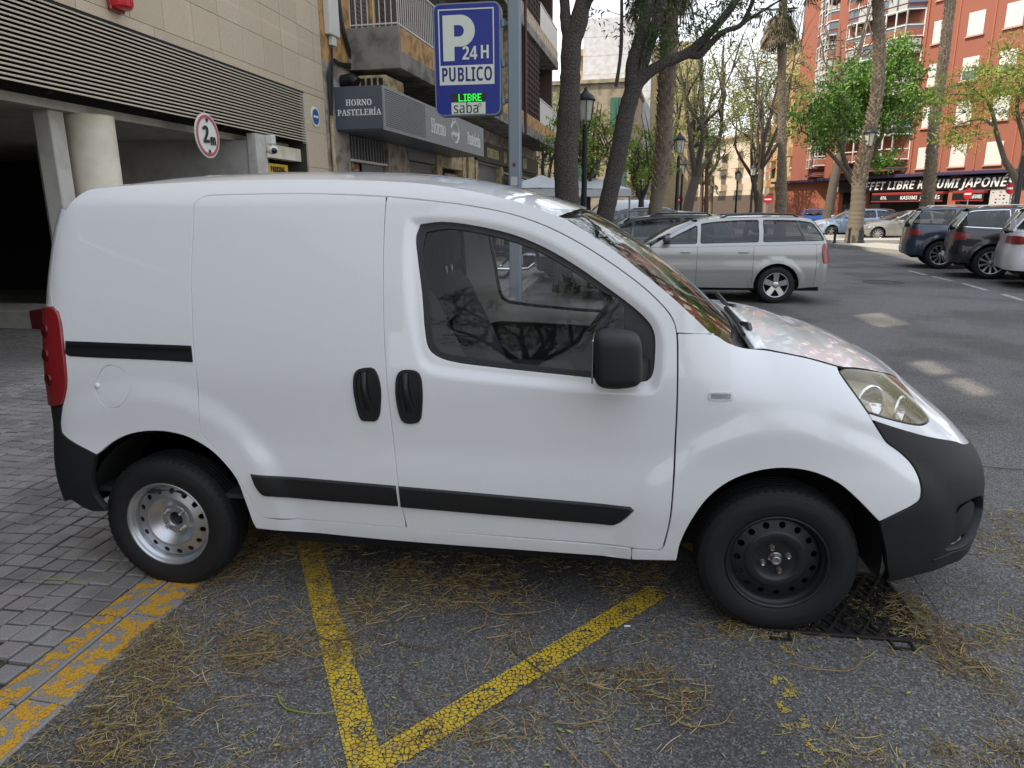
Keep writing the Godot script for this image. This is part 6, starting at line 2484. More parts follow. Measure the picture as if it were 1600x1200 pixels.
func drain() -> void:
	var o := thing("drain_grate", "rusty iron drain grate with diamond pattern under the front wheel", "drain grate", "", st(.59, 2.545), -STREET)
	# local x = c, z = -d ; size
	var w := .62
	var l := .52
	M.grate = textured(mat(.035, .031, .027, .7, .3), noise_tex(.05, 3, [[.3, lin(.5, .45, .4)], [.7, lin(1, 1, 1)]], 61, 256), 4.0)
	pbox(o, "pit", M.dark_void, Vector3(0, -.02, 0), Vector3(w, .003, -l))
	for q in [[0.0, w, 0.0, .018], [0.0, w, l - .018, l], [0.0, .018, .018, l - .018], [w - .018, w, .018, l - .018]]:
		pbox(o, "frame", M.grate, Vector3(q[0], -.01, -q[2]), Vector3(q[1], .012, -q[3]), .003)
	# crossing ribs
	for s in [1, -1]:
		for k in 17:
			var x := -l * .6 + k * .062
			var p0 := Vector2(x, .018)
			var p1 := Vector2(x + (l - .036) * .6, l - .018)
			if s < 0:
				p0.x = w - p0.x
				p1.x = w - p1.x
			# clip to the frame
			var lo := .018
			var hi := w - .018
			if minf(p0.x, p1.x) < lo or maxf(p0.x, p1.x) > hi:
				var seg := Geometry2D.intersect_polyline_with_polygon(PackedVector2Array([p0, p1]), PackedVector2Array([Vector2(lo, 0), Vector2(hi, 0), Vector2(hi, l), Vector2(lo, l)]))
				if seg.size() == 0:
					continue
				p0 = seg[0][0]
				p1 = seg[0][1]
			var t := (p1 - p0).normalized()
			if p0.distance_to(p1) < .03:
				continue
			var nn := Vector2(-t.y, t.x) * .0055
			var b := Builder.new()
			b.prism(Vector3(0, .0105 if s > 0 else .0095, 0), Vector3.RIGHT, Vector3.FORWARD, PackedVector2Array([p0 - nn, p1 - nn, p1 + nn, p0 + nn]), .02, false)
			put(b, "rib", M.grate, o)
	for q in [[.36, .10], [.46, .085]]:
		var b := Builder.new()
		b.lathe(Vector3(q[0], -.005, -q[1]), Vector3.UP, [Vector2(.036, 0), Vector2(.036, .018), Vector2(.03, .019), Vector2(.028, .012), Vector2(0, .012)], 20, false)
		put(b, "lifting_eye", M.grate, o)
	for x in [.02, .46]:
		for q in [[x, x + .008], [x + .072, x + .08]]:
			pbox(o, "tab", M.grate, Vector3(q[0], -.01, .0), Vector3(q[1], .010, .045))
		pbox(o, "tab", M.grate, Vector3(x, -.01, .045), Vector3(x + .08, .010, .053))

func tent(label: String, at: Vector3, w: float) -> Node3D:
	var o := thing("tent", label, "tent", "white terrace tents", at, -STREET)
	var b := Builder.new()
	var top := Vector3(0, 2.75, 0)
	var c := [Vector3(-w, 2.25, w), Vector3(w, 2.25, w), Vector3(w, 2.25, -w), Vector3(-w, 2.25, -w)]
	for k in 4:
		var a: Vector3 = c[k]
		var d: Vector3 = c[(k + 1) % 4]
		var m := (a + d) / 2 + Vector3(0, .03, 0)
		var q := (m + top) / 2 - Vector3(0, .05, 0)
		b.face([a, m, q])
		b.face([a, q, top])
		b.face([m, d, q])
		b.face([d, top, q])
		b.face([a + Vector3(0, -.25, 0), d + Vector3(0, -.25, 0), d, a])
	put(b, "canopy", M.tent, o)
	for p in c:
		b = Builder.new()
		b.tube([Vector3(p.x, 0, p.z) * .98, p * Vector3(.98, 1, .98)], .025, 6)
		put(b, "leg", M.galv, o)
	return o

func motorbike() -> void:
	var o := thing("motorcycle", "chrome and black motorcycle on the pavement seen through the van windows", "motorcycle", "", st(-2.75, 16.3), -STREET + .45)
	var b := Builder.new()
	for x in [0.0, 1.35]:
		b = Builder.new()
		var ring := []
		for k in 29:
			var a := TAU * k / 28
			ring.append(Vector3(x + cos(a) * .27, .31 + sin(a) * .27, 0))
		b.tube(ring, .045, 8, false)
		var wl := put(b, "wheel", M.rubber, o)
		b = Builder.new()
		b.lathe(Vector3(x, .31, -.03), Vector3.BACK, [Vector2(.05, 0), Vector2(.05, .06), Vector2(0, .065)], 12)
		for k in 12:
			var a := TAU * k / 12
			b.tube([Vector3(x, .31, 0), Vector3(x + cos(a) * .24, .31 + sin(a) * .24, 0)], .004, 4, false)
		put(b, "spokes", M.chrome, wl)
	b = Builder.new()
	b.tube([Vector3(.05, .35, 0), Vector3(.35, .62, 0), Vector3(.9, .70, 0), Vector3(1.05, .80, 0)], .035, 8)
	put(b, "frame", M.black_plastic, o)
	b = Builder.new()
	b.cbox(Vector3(.45, .28, -.16), Vector3(.90, .60, .16), .05)
	put(b, "engine", M.chrome, o)
	b = Builder.new()
	b.lathe(Vector3(.62, .78, 0), Vector3(1, .15, 0), [Vector2(0, 0), Vector2(.11, .03), Vector2(.16, .2), Vector2(.14, .38), Vector2(0, .45)], 16)
	put(b, "tank", M.black_car, o)
	b = Builder.new()
	b.cbox(Vector3(-.10, .66, -.14), Vector3(.62, .78, .14), .045)
	put(b, "seat", M.seat_cloth, o)
	for s in [-1, 1]:
		b = Builder.new()
		b.tube([Vector3(1.35, .31, .08 * s), Vector3(1.03, .98, .08 * s)], .022, 8)
		put(b, "fork", M.chrome, o)
	b = Builder.new()
	b.tube([Vector3(.86, 1.06, -.36), Vector3(.98, 1.04, -.18), Vector3(1.03, 1.0, 0), Vector3(.98, 1.04, .18), Vector3(.86, 1.06, .36)], .014, 8)
	put(b, "handlebar", M.chrome, o)
	b = Builder.new()
	b.lathe(Vector3(1.04, .90, 0), Vector3.RIGHT, [Vector2(.05, 0), Vector2(.09, .06), Vector2(.09, .10), Vector2(0, .12)], 16)
	put(b, "headlamp", M.chrome, o)
	b = Builder.new()
	b.tube([Vector3(.85, .40, .17), Vector3(.6, .24, .19), Vector3(-.25, .26, .19)], [.03, .035, .045], 10)
	put(b, "exhaust", M.chrome, o)
	for x in [[-.35, .15], [1.15, 1.5]]:
		b = Builder.new()
		var rows := []
		for k in 9:
			var t := k / 8.0
			var a := lerpf(2.6, .9, t) if x[0] < 0 else lerpf(2.2, .6, t)
			var cx := 0.0 if x[0] < 0 else 1.35
			rows.append([Vector3(cx + cos(a) * .345, .31 + sin(a) * .345, -.07), Vector3(cx + cos(a) * .36, .31 + sin(a) * .36, 0), Vector3(cx + cos(a) * .345, .31 + sin(a) * .345, .07)])
		b.grid(rows)
		put(b, "mudguard", M.black_car, o)
# ------------------------------------------------------------------ buildings across the street and further off
func build_far_buildings() -> void:
	var soft := noise_tex(.02, 4, [[.25, lin(.82, .81, .80)], [.7, lin(1, 1, 1)]], 71)
	M.red_brick = textured(mat(.36, .125, .080, .85), noise_tex(.09, 3, [[.2, lin(.72, .70, .70)], [.7, lin(1, 1, 1)]], 72), .8)
	M.red_brick_pale = textured(mat(.42, .145, .085, .85), soft, .8)
	M.purple_band = mat(.045, .035, .085, .6)
	M.blind_white = mat(.66, .64, .60, .6)
	M.frame_white = mat(.70, .69, .66, .5)
	M.far_glass = mat(.10, .14, .17, .06, .0)
	M.far_glass.metallic_specular = .8
	M.curtain = mat(.45, .44, .40, .9)
	M.sill = mat(.50, .27, .19, .7)
	M.shop_black = mat(.014, .015, .016, .4)
	M.shop_red = mat(.30, .03, .03, .6)
	M.menu_white = mat(.55, .52, .50, .6)
	var root := thing("brick_apartment_building", "red brick apartment building with white blinds above the Japanese restaurant", "building", "", Vector3(33, 0, -50), -1.137)
	# x to the right along the facade, z out towards the street
	pbox(root, "wall", M.red_brick, Vector3(-14.4, 3.95, -10), Vector3(14, 24, 0))
	var xs := [-5.28, -2.75, -.24, 2.27, 4.8, 7.3, 9.8]
	for fl in 6:
		var y: float = 4.30 + fl * 2.87
		for x in xs:
			var w := pbox(root, "window", M.frame_white, Vector3(x - .56, y, .003), Vector3(x + .56, y + 1.5, .03))
			var open: bool = (fl == 2 and x > -3 and x < 1)
			pbox(w, "blind", M.blind_white, Vector3(x - .50, y + (.62 if open else .05), .03), Vector3(x + .50, y + 1.46, .045))
			if open:
				pbox(w, "pane", M.far_glass, Vector3(x - .50, y + .05, .031), Vector3(x + .50, y + .60, .036))
			pbox(w, "sill", M.sill, Vector3(x - .66, y - .09, .003), Vector3(x + .66, y - .005, .13))
		# vertical brick ribs between the columns
	for x in [-4.0, -1.5, 1.0, 3.5]:
		pbox(root, "rib", M.red_brick_pale, Vector3(x - .05, 4.05, .003), Vector3(x + .05, 24, .06))
	for x in [-6.35]:
		pbox(root, "drain_pipe", M.red_brick_pale, Vector3(x - .05, 4.05, .003), Vector3(x + .05, 24, .10))
	# glazed bay, and two more round the corner
	for fl in 6:
		bay(root, Transform3D(Basis(), Vector3(-9.9, 4.02 + fl * 2.87, 0)), 3.3, 1.05, fl)
	var turn := Basis(Vector3.UP, -.55)
	for fl in 6:
		bay(root, Transform3D(turn, Vector3(-15.6, 4.02 + fl * 2.87, -1.6)), 1.5, 1.1, fl)
		bay(root, Transform3D(turn, Vector3(-18.6, 4.02 + fl * 2.87, -4.2)), 1.5, 1.1, fl)
	var wing := pbox(root, "wing_wall", M.red_brick, Vector3(-22, 3.95, -14), Vector3(-14.4, 24, -4.0))
	wing.rotation.y = 0
	# band, shops
	pbox(root, "cornice", M.purple_band, Vector3(-14.6, 3.72, -1.0), Vector3(14, 3.95, .55), .02)
	pbox(root, "cornice", M.purple_band, Vector3(-22, 3.72, -8.0), Vector3(-14.6, 3.95, -1.5), .02)
	pbox(root, "shop_wall", M.red_brick_pale, Vector3(-22, 0, -10), Vector3(-13.2, 3.72, -2.0))
	pbox(root, "shop_back", M.dark_back, Vector3(-13.2, 0, -.6), Vector3(14, 3.72, -.5))
	for q in [[-13.2, -12.6], [-10.9, -10.0], [-3.05, -2.45], [1.85, 2.4], [2.6, 3.6]]:
		pbox(root, "pier", M.red_brick_pale, Vector3(q[0], 0, -.5), Vector3(q[1], 3.7, .02))
	pbox(root, "sign_board", M.shop_black, Vector3(-12.6, 2.72, .02), Vector3(2.6, 3.58, .16), .01)
	letters(root, "lettering", "BUFFET LIBRE KASUMI JAPONÉS", .62, M.print_white, Vector3(-4.85, 3.14, .17), 0, false, true, .98, .22)
	pbox(root, "sign_end", M.menu_white, Vector3(-13.4, 2.75, .0), Vector3(-12.65, 3.5, .14))
	for q in [[-9.0, -3.1], [-2.4, -.2]]:
		pbox(root, "awning_top", M.shop_red, Vector3(q[0], 2.42, .02), Vector3(q[1], 2.60, .55), .02)
		pbox(root, "awning_board", M.shop_black, Vector3(q[0], 1.98, .48), Vector3(q[1], 2.42, .54))
		pbox(root, "awning_edge", M.shop_red, Vector3(q[0], 1.90, .48), Vector3(q[1], 1.98, .56))
	letters(root, "lettering", "KASUMI  JAPONÉS", .27, M.print_white, Vector3(-4.9, 2.2, .545), 0, false, true, 1.0)
	letters(root, "lettering", "RTA.", .25, M.print_white, Vector3(-7.9, 2.2, .545), 0, false, true, .8, .2)
	letters(root, "lettering", "KASUMI", .25, M.print_white, Vector3(-.75, 2.2, .545), 0, false, true, .7)
	pbox(root, "shutter", M.roller, Vector3(-2.4, 2.62, .03), Vector3(-.1, 2.72, .1))
	# white menu board with small print
	var mb := pbox(root, "menu_board", M.menu_white, Vector3(-.05, .9, .03), Vector3(1.85, 2.68, .06))
	var r := RandomNumberGenerator.new()
	r.seed = 12
	for j in 7:
		for i in 7:
			if r.randf() < .8:
				pbox(mb, "picture", M.shop_black if r.randf() < .5 else M.roller, Vector3(.08 + i * .25, 1.05 + j * .23, .06), Vector3(.08 + i * .25 + r.randf_range(.08, .2), 1.05 + j * .23 + r.randf_range(.04, .12), .064))
	# buildings further along the avenue
	M.tan_wall = textured(mat(.52, .34, .16, .85), soft, .3)
	M.pale_wall = textured(mat(.58, .48, .36, .85), soft, .3)
	M.brown_shade = mat(.10, .07, .05, .8)
	avenue_block("tan apartment block with awnings behind the bright green tree", Vector3(30.0, 0, -73.5), -1.679, 17, 18.4, M.tan_wall, 4)
	avenue_block("pale apartment block far down the avenue behind the palm", Vector3(33.4, 0, -96), -1.36, 40, 11, M.pale_wall, 9)
	pass
	# old house with green shutters and the white party wall above it
	M.old_wall = textured(mat(.40, .34, .25, .9), noise_tex(.012, 5, [[.25, lin(.55, .53, .5)], [.55, lin(.95, .94, .92)], [.75, lin(1, 1, 1)]], 75), .25)
	M.old_side = textured(mat(.46, .36, .22, .9), soft, .3)
	M.green_shutter = mat(.05, .16, .11, .6)
	M.party_white = textured(mat(.60, .60, .62, .8), soft, .2)
	var oh := thing("old_house", "weathered tan house with green shutters behind the street lamp", "house", "", Vector3(3.2, 0, -45), -.245)
	pbox(oh, "wall", M.old_wall, Vector3(-6, 0, -24), Vector3(4.1, 8.7, 0))
	pbox(oh, "cornice", M.old_wall, Vector3(-6.1, 8.7, -24), Vector3(4.25, 8.95, .15), .03)
	for q in [[.7, 6.0], [3.3, 6.0], [.7, 2.6], [3.3, 2.6]]:
		var w := pbox(oh, "window", M.brown_shade, Vector3(q[0] - .5, q[1], .003), Vector3(q[0] + .5, q[1] + 1.9, .02))
		for s in [-1, 1]:
			pbox(w, "shutter", M.green_shutter, Vector3(q[0] + .02 * s, q[1], .02), Vector3(q[0] + .5 * s, q[1] + 1.9, .05))
	for k in 5:
		var w := pbox(oh, "window", M.brown_shade, Vector3(4.102, 4.4, -4.6 - k * 4), Vector3(4.12, 6.0, -3.6 - k * 4))
		pbox(w, "sill", M.old_wall, Vector3(4.12, 4.3, -4.7 - k * 4), Vector3(4.25, 4.4, -3.5 - k * 4))
	var pw := thing("party_wall_block", "tall block with a blank white side wall rising behind the old house", "building", "", Vector3(5.1, 0, -53), -.245)
	pbox(pw, "white_wall", M.party_white, Vector3(0, 0, -.4), Vector3(4.7, 14.2, 0))
	pbox(pw, "wall", M.old_side, Vector3(-.6, 0, -22), Vector3(7.5, 12.4, -.41))
	pbox(pw, "stair_tower", M.pale_wall, Vector3(5.0, 0, -14), Vector3(7.8, 14.0, -8))
	pbox(pw, "roof_edge", M.tan_wall, Vector3(-.9, 11.9, -.6), Vector3(.0, 12.3, -.02))
	for k in 4:
		pbox(pw, "crack_strip", M.old_wall, Vector3(0.003, 9.4 + k * 1.2, .0), Vector3(4.68, 9.42 + k * 1.2, .004))
	# light coloured blocks at the end of the avenue
	avenue_block("hazy pale block at the end of the avenue behind the far palms", Vector3(30, 0, -260), -.1, 40, 15, M.pale_wall, 10)
	# buildings on the photographer's side, mirrored in the glass
	avenue_block("shaded low block across the road behind the photographer", Vector3(26, 0, 31), PI, 60, 8.5, M.old_wall, 14)

func bay(root: Node3D, t: Transform3D, half: float, out: float, fl: int) -> void:
	var o := Node3D.new()
	o.name = "bay"
	root.add_child(o, true)
	o.transform = t
	var chamfer := .7
	var plan := PackedVector2Array([Vector2(-half, 0), Vector2(-half + chamfer, out), Vector2(half - chamfer, out), Vector2(half, 0), Vector2(half, -.6), Vector2(-half, -.6)])
	var b := Builder.new()
	b.prism(Vector3(0, .95, 0), Vector3.RIGHT, Vector3.BACK * 1.0, plan, -.62 * -1.0)
	put(b, "brick_apron", M.red_brick, o)
	# recess band
	b = Builder.new()
	var p2 := PackedVector2Array()
	for q in plan:
		p2.append(q * 1.012)
	b.prism(Vector3(0, .33, 0), Vector3.RIGHT, Vector3.BACK, p2, .10)
	put(b, "band", M.purple_band, o)
	b = Builder.new()
	b.prism(Vector3(0, .23, 0), Vector3.RIGHT, Vector3.BACK, plan, .23)
	put(b, "brick_lintel", M.red_brick, o)
	# glazing: three sides
	var ys := .95
	var yt := 2.87
	var pts := [Vector2(-half, 0), Vector2(-half + chamfer, out), Vector2(half - chamfer, out), Vector2(half, 0)]
	b = Builder.new()
	b.prism(Vector3(0, yt, 0), Vector3.RIGHT, Vector3.BACK, PackedVector2Array([pts[0] * .97, pts[1] * .97, pts[2] * .97, pts[3] * .97]), yt - ys)
	var gl := put(b, "glazing", M.far_glass, o)
	var n := 0
	for k in 3:
		var a: Vector2 = pts[k]
		var e: Vector2 = pts[k + 1]
		var cnt := maxi(1, int(a.distance_to(e) / .8))
		for j in cnt + 1:
			var q := a.lerp(e, float(j) / cnt)
			b = Builder.new()
			b.box(Vector3(q.x - .045, ys, q.y - .045), Vector3(q.x + .045, yt, q.y + .045))
			put(b, "mullion", M.frame_white, gl)
			n += 1
		for y in [ys, ys + .75, yt - .12]:
			b = Builder.new()
			var d := (e - a).normalized()
			var nn := Vector2(-d.y, d.x) * .04
			b.prism(Vector3(0, y + .07, 0), Vector3.RIGHT, Vector3.BACK, PackedVector2Array([a - nn, e - nn, e + nn, a + nn]), .07)
			put(b, "transom", M.frame_white, gl)
		for j in cnt:
			if (k * 3 + j * 2 + fl) % 3 != 0:
				var q0 := a.lerp(e, (j + .1) / cnt)
				var q1 := a.lerp(e, (j + .9) / cnt)
				b = Builder.new()
				var dd := (e - a).normalized()
				var nn2 := Vector2(-dd.y, dd.x) * .012
				b.prism(Vector3(0, yt - .12, 0), Vector3.RIGHT, Vector3.BACK, PackedVector2Array([q0 - nn2, q1 - nn2, q1 + nn2, q0 + nn2]), (1.7 if (j + fl) % 2 else 1.0))
				put(b, "curtain", M.curtain, gl)

func avenue_block(label: String, at: Vector3, turn: float, length: float, height: float, m: Material, bays_n: int) -> void:
	var o := thing("apartment_block", label, "building", "", at, turn)
	# x runs away along the avenue to the left of the facade, z out
	pbox(o, "wall", m, Vector3(-length, 0, -12), Vector3(0, height, 0))
	pbox(o, "cornice", M.pale_wall, Vector3(-length, height, -12), Vector3(.3, height + .4, .5))
	var fl := int((height - 4.0) / 3.0)
	for f in fl:
		var y := 4.2 + f * 3.0
		for k in bays_n:
			var x := -length * (k + .5) / bays_n
			var w := pbox(o, "window", M.brown_shade, Vector3(x - .7, y, .003), Vector3(x + .7, y + 1.9, .03))
			pbox(w, "balcony", m, Vector3(x - 1.1, y - .35, .03), Vector3(x + 1.1, y + .55, .95))
			if (k + f) % 3 == 0:
				var b := Builder.new()
				b.prism(Vector3(x - 1.1, 0, 0), Vector3.BACK, Vector3.UP, PackedVector2Array([Vector2(.04, y + 2.0), Vector2(1.2, y + 1.3), Vector2(1.2, y + 1.24), Vector2(.04, y + 1.94)]), 2.2)
				put(b, "awning", M.red_brick_pale if k % 2 else M.curtain, w)
	pbox(o, "shop_front", M.brown_shade, Vector3(-length, .1, .003), Vector3(0, 3.2, .04))
# ------------------------------------------------------------------ trees
func leaf_mat(r: float, g: float, b: float) -> StandardMaterial3D:
	var m := mat(r, g, b, .55)
	m.vertex_color_use_as_albedo = true
	m.albedo_color = Color.WHITE
	m.backlight_enabled = true
	m.backlight = Color(.75, .75, .75)
	return m

# one pointed leaf, folded a little along its middle
func leaf(b: Builder, at: Vector3, along: Vector3, up: Vector3, l: float, w: float, c: Color) -> void:
	var s := along.cross(up).normalized() * w / 2
	var n := s.cross(along).normalized()
	var k := b.v.size()
	b.vert(at, n)
	b.vert(at + along * l * .45 + s + n * w * .12, n)
	b.vert(at + along * l, n)
	b.vert(at + along * l * .45 - s + n * w * .12, n)
	for j in 4:
		b.c.append(c)
	b.tri(k, k + 1, k + 2)
	b.tri(k, k + 2, k + 3)

func rand_dir(r: RandomNumberGenerator) -> Vector3:
	var z := r.randf_range(-1, 1)
	var a := r.randf() * TAU
	var q := sqrt(1 - z * z)
	return Vector3(q * cos(a), z, q * sin(a))

# limbs: arrays of [points, radii]; crowns: [centre, radii, clusters]; leaf look in o
func tree(called: String, label: String, at: Vector3, limbs: Array, crowns: Array, o: Dictionary) -> Node3D:
	var root := thing(called, label, o.get("category", "tree"), o.get("group", "street trees"), at)
	var r := RandomNumberGenerator.new()
	r.seed = hash(label)
	var wood := Builder.new()
	for l in limbs:
		var c := Curve3D.new()
		var ps: Array = l[0]
		for i in ps.size():
			var t: Vector3 = (ps[mini(i + 1, ps.size() - 1)] - ps[maxi(i - 1, 0)]) * .2
			c.add_point(ps[i], -t, t)
		c.bake_interval = .12 if o.get("fine", false) else .3
		var bp := Array(c.get_baked_points())
		var rs := []
		for i in bp.size():
			var f: float = float(i) / (bp.size() - 1) * (l[1].size() - 1)
			var k := mini(int(f), l[1].size() - 2)
			rs.append(lerpf(l[1][k], l[1][k + 1], f - k) * (1 + r.randf_range(-.05, .05)))
		wood.tube(bp, rs, 12 if o.get("fine", false) else 7)
	# twigs from the nearest limb point to each leaf cluster
	var anchors := []
	for l in limbs:
		for i in range(1, l[0].size()):
			for k in 4:
				anchors.append((l[0][i - 1] as Vector3).lerp(l[0][i], k / 4.0))
			anchors.append(l[0][i])
	var leaves := Builder.new()
	var cols: Array = o.cols
	var sun := Vector3(-.7, .7, .2)
	for cr in crowns:
		for k in cr[2]:
			var d := rand_dir(r)
			var rad: float = pow(r.randf(), .45)
			var p: Vector3 = cr[0] + d * rad * cr[1]
			var best := Vector3.ZERO
			var bd := 1e9
			for a in anchors:
				var q: float = (a as Vector3).distance_squared_to(p) + maxf(0, a.y - p.y) * .6
				if q < bd:
					bd = q
					best = a
			var tw: float = o.get("twig", .012)
			if tw > 0:
				var mid := best.lerp(p, .5) + Vector3(r.randf_range(-.1, .1), r.randf_range(.0, .25), r.randf_range(-.1, .1)) * sqrt(bd) * .5
				wood.tube([best, mid, p], [tw * (1 + sqrt(bd) * .5), tw * .8, tw * .4], 4, false)
				if bd < 9 and r.randf() < .5:
					anchors.append(mid)
			var base: Color = cols[r.randi_range(0, cols.size() - 1)]
			for j in o.n:
				var off := rand_dir(r) * pow(r.randf(), .5) * float(o.spread)
				off.y *= o.get("flat", .8)
				if o.has("hang"):
					off.y -= absf(off.y) * o.hang
				var al := rand_dir(r)
				al.y -= o.get("droop", .3)
				al = al.normalized()
				var v := r.randf_range(.75, 1.25)
				leaf(leaves, p + off, al, rand_dir(r), o.len * r.randf_range(.7, 1.2), o.wid * r.randf_range(.7, 1.2), Color(base.r * v, base.g * v, base.b * v))
	put(wood, "trunk", o.bark, root)
	if leaves.v.size():
		put(leaves, "crown", M.leaves, root)
	return root

func limb_set(r: RandomNumberGenerator, fork: Vector3, n: int, reach: Vector3, up: float, rad: float) -> Array:
	var out := []
	for k in n:
		var a := TAU * (k + r.randf_range(-.3, .3)) / n
		var d := Vector3(cos(a) * reach.x, up * r.randf_range(.75, 1.1), sin(a) * reach.z)
		var m1 := fork + d * .3 + Vector3(r.randf_range(-.3, .3), r.randf_range(-.05, .15), r.randf_range(-.3, .3)) * up * .4
		var m2 := fork + d * .55 + Vector3(r.randf_range(-.35, .35), r.randf_range(-.1, .1), r.randf_range(-.35, .35)) * up * .4
		var m3 := fork + d * .8 + Vector3(r.randf_range(-.3, .3), 0, r.randf_range(-.3, .3)) * up * .3
		out.append([[fork, m1, m2, m3, fork + d], [rad, rad * .62, rad * .4, rad * .22, rad * .08]])
		for w in 2:
			var d3 := Vector3(r.randf_range(-1, 1) * reach.x * .5, r.randf_range(.1, .4) * up, r.randf_range(-1, 1) * reach.z * .5)
			out.append([[m2 if w == 0 else m3, (m2 if w == 0 else m3) + d3 * .5 + Vector3(0, .05, 0) * up, (m2 if w == 0 else m3) + d3], [rad * .28, rad * .18, rad * .06]])
		var d2 := Vector3(d.x * .5 + r.randf_range(-.4, .4) * reach.x, d.y * r.randf_range(.8, 1.2), d.z * .5 + r.randf_range(-.4, .4) * reach.z)
		out.append([[m1, (m1 + fork + d2) / 2 + Vector3(0, .1, 0) * up, fork + d2], [rad * .5, rad * .35, rad * .12]])
	return out

func avenue_tree(label: String, at: Vector3, h: float, fork: float, rad: float, crown: Vector3, o: Dictionary, clusters: int, lean := Vector3.ZERO) -> Node3D:
	var r := RandomNumberGenerator.new()
	r.seed = hash(label) + 5
	var f := Vector3(lean.x, fork, lean.z)
	var limbs := [[[Vector3(0, -.1, 0), Vector3(lean.x * .3, fork * .5, lean.z * .3), f], [rad * 1.25, rad, rad * .85]]]
	limbs.append_array(limb_set(r, f, o.get("limbs", 5), crown * .85, h - fork, rad * .7))
	return tree("street_tree", label, at, limbs, [[Vector3(f.x, (h + fork) / 2 + (h - fork) * .12, f.z), crown, clusters]], o)

func palm(label: String, at: Vector3, pts: Array, radii: Array, o := {}) -> Node3D:
	var root := thing("palm_tree", label, "palm tree", "tall fan palms", at)
	var r := RandomNumberGenerator.new()
	r.seed = hash(label)
	var c := Curve3D.new()
	for i in pts.size():
		var t: Vector3 = (pts[mini(i + 1, pts.size() - 1)] - pts[maxi(i - 1, 0)]) * .2
		c.add_point(pts[i], -t, t)
	c.bake_interval = .10
	var bp := Array(c.get_baked_points())
	var rs := []
	for i in bp.size():
		var f := float(i) / (bp.size() - 1) * (radii.size() - 1)
		var k := mini(int(f), radii.size() - 2)
		rs.append(lerpf(radii[k], radii[k + 1], f - k) * (1 + .035 * sin(i * 2.1) + r.randf_range(-.02, .02)))
	var b := Builder.new()
	b.tube(bp, rs, 14)
	put(b, "trunk", M.palm_bark, root)
	# stubs of cut leaf stalks
	var from: float = o.get("boots_from", 2.0)
	b = Builder.new()
	var i := 0
	while i < bp.size():
		if bp[i].y > from:
			for k in 7:
				var a := TAU * k / 7 + i * .45 + r.randf_range(-.12, .12)
				var d := Vector3(cos(a), 0, sin(a))
				var s := Vector3(-sin(a), 0, cos(a))
				var q: Vector3 = bp[i] + d * rs[i] * .92
				var w: float = rs[i] * .24
				var l: float = r.randf_range(.06, .13) * o.get("boot", 1.0)
				var tip: Vector3 = q + d * l * .75 + Vector3(0, l * 1.5, 0)
				var cc := r.randf_range(.7, 1.3)
				var k0 := b.v.size()
				b.face([q - s * w, q + s * w, tip + s * w * .55, tip - s * w * .55])
				b.face([q + s * w - d * .02 + Vector3(0, .08, 0), q - s * w - d * .02 + Vector3(0, .08, 0), tip - s * w * .55, tip + s * w * .55])
				b.face([q - s * w, tip - s * w * .55, q - s * w - d * .02 + Vector3(0, .08, 0)])
				b.face([q + s * w, q + s * w - d * .02 + Vector3(0, .08, 0), tip + s * w * .55])
				for j in b.v.size() - k0:
					b.c.append(Color(.26 * cc, .205 * cc, .15 * cc))
		i += 1
	if b.v.size():
		var bt := put(b, "leaf_stubs", M.palm_stub, root)
		bt.set_meta("kind", "stuff")
	# crown: live fans above, a skirt of dead ones below
	var top: Vector3 = bp[-1]
	var live := Builder.new()
	for k in o.get("fronds", 34):
		var a := r.randf() * TAU
		var el := r.randf_range(-.35, 1.35)
		fan_leaf(live, top, Vector3(cos(a) * cos(el), sin(el), sin(a) * cos(el)), r.randf_range(1.0, 1.5), r.randf_range(.75, 1.0), Color(.05, .085, .028) * r.randf_range(.7, 1.4), .25, r)
	put(live, "crown", M.leaves, root)
	if o.get("skirt", 26) > 0:
		var dead := Builder.new()
		for k in o.get("skirt", 26):
			var a := r.randf() * TAU
			var p := top - Vector3(0, r.randf_range(0, .8), 0)
			fan_leaf(dead, p, Vector3(cos(a) * .55, -.75, sin(a) * .55).normalized(), r.randf_range(.5, .8), r.randf_range(.6, .9), Color(.20, .155, .10) * r.randf_range(.7, 1.2), .5, r)
		put(dead, "dead_skirt", M.leaves, root)
	return root

func fan_leaf(b: Builder, at: Vector3, dir: Vector3, stalk: float, l: float, c: Color, droop: float, r: RandomNumberGenerator) -> void:
	var up := Vector3.UP if absf(dir.y) < .95 else Vector3.RIGHT
	var s := dir.cross(up).normalized()
	var e := at + dir * stalk + Vector3(0, -droop * stalk * .25, 0)
	leaf(b, at, (e - at).normalized(), up, stalk, .05, c * 1.2)
	for k in 15:
		var a := (k - 7) / 7.0 * 1.35
		var d := (dir * cos(a) + s * sin(a) + Vector3(0, -droop * .4, 0)).normalized()
		var mid := e + d * l * .6
		leaf(b, e, d, up, l * .7, .055, c)
		leaf(b, mid, (d + Vector3(0, -.9 - droop, 0)).normalized(), up, l * r.randf_range(.3, .5), .045, c)

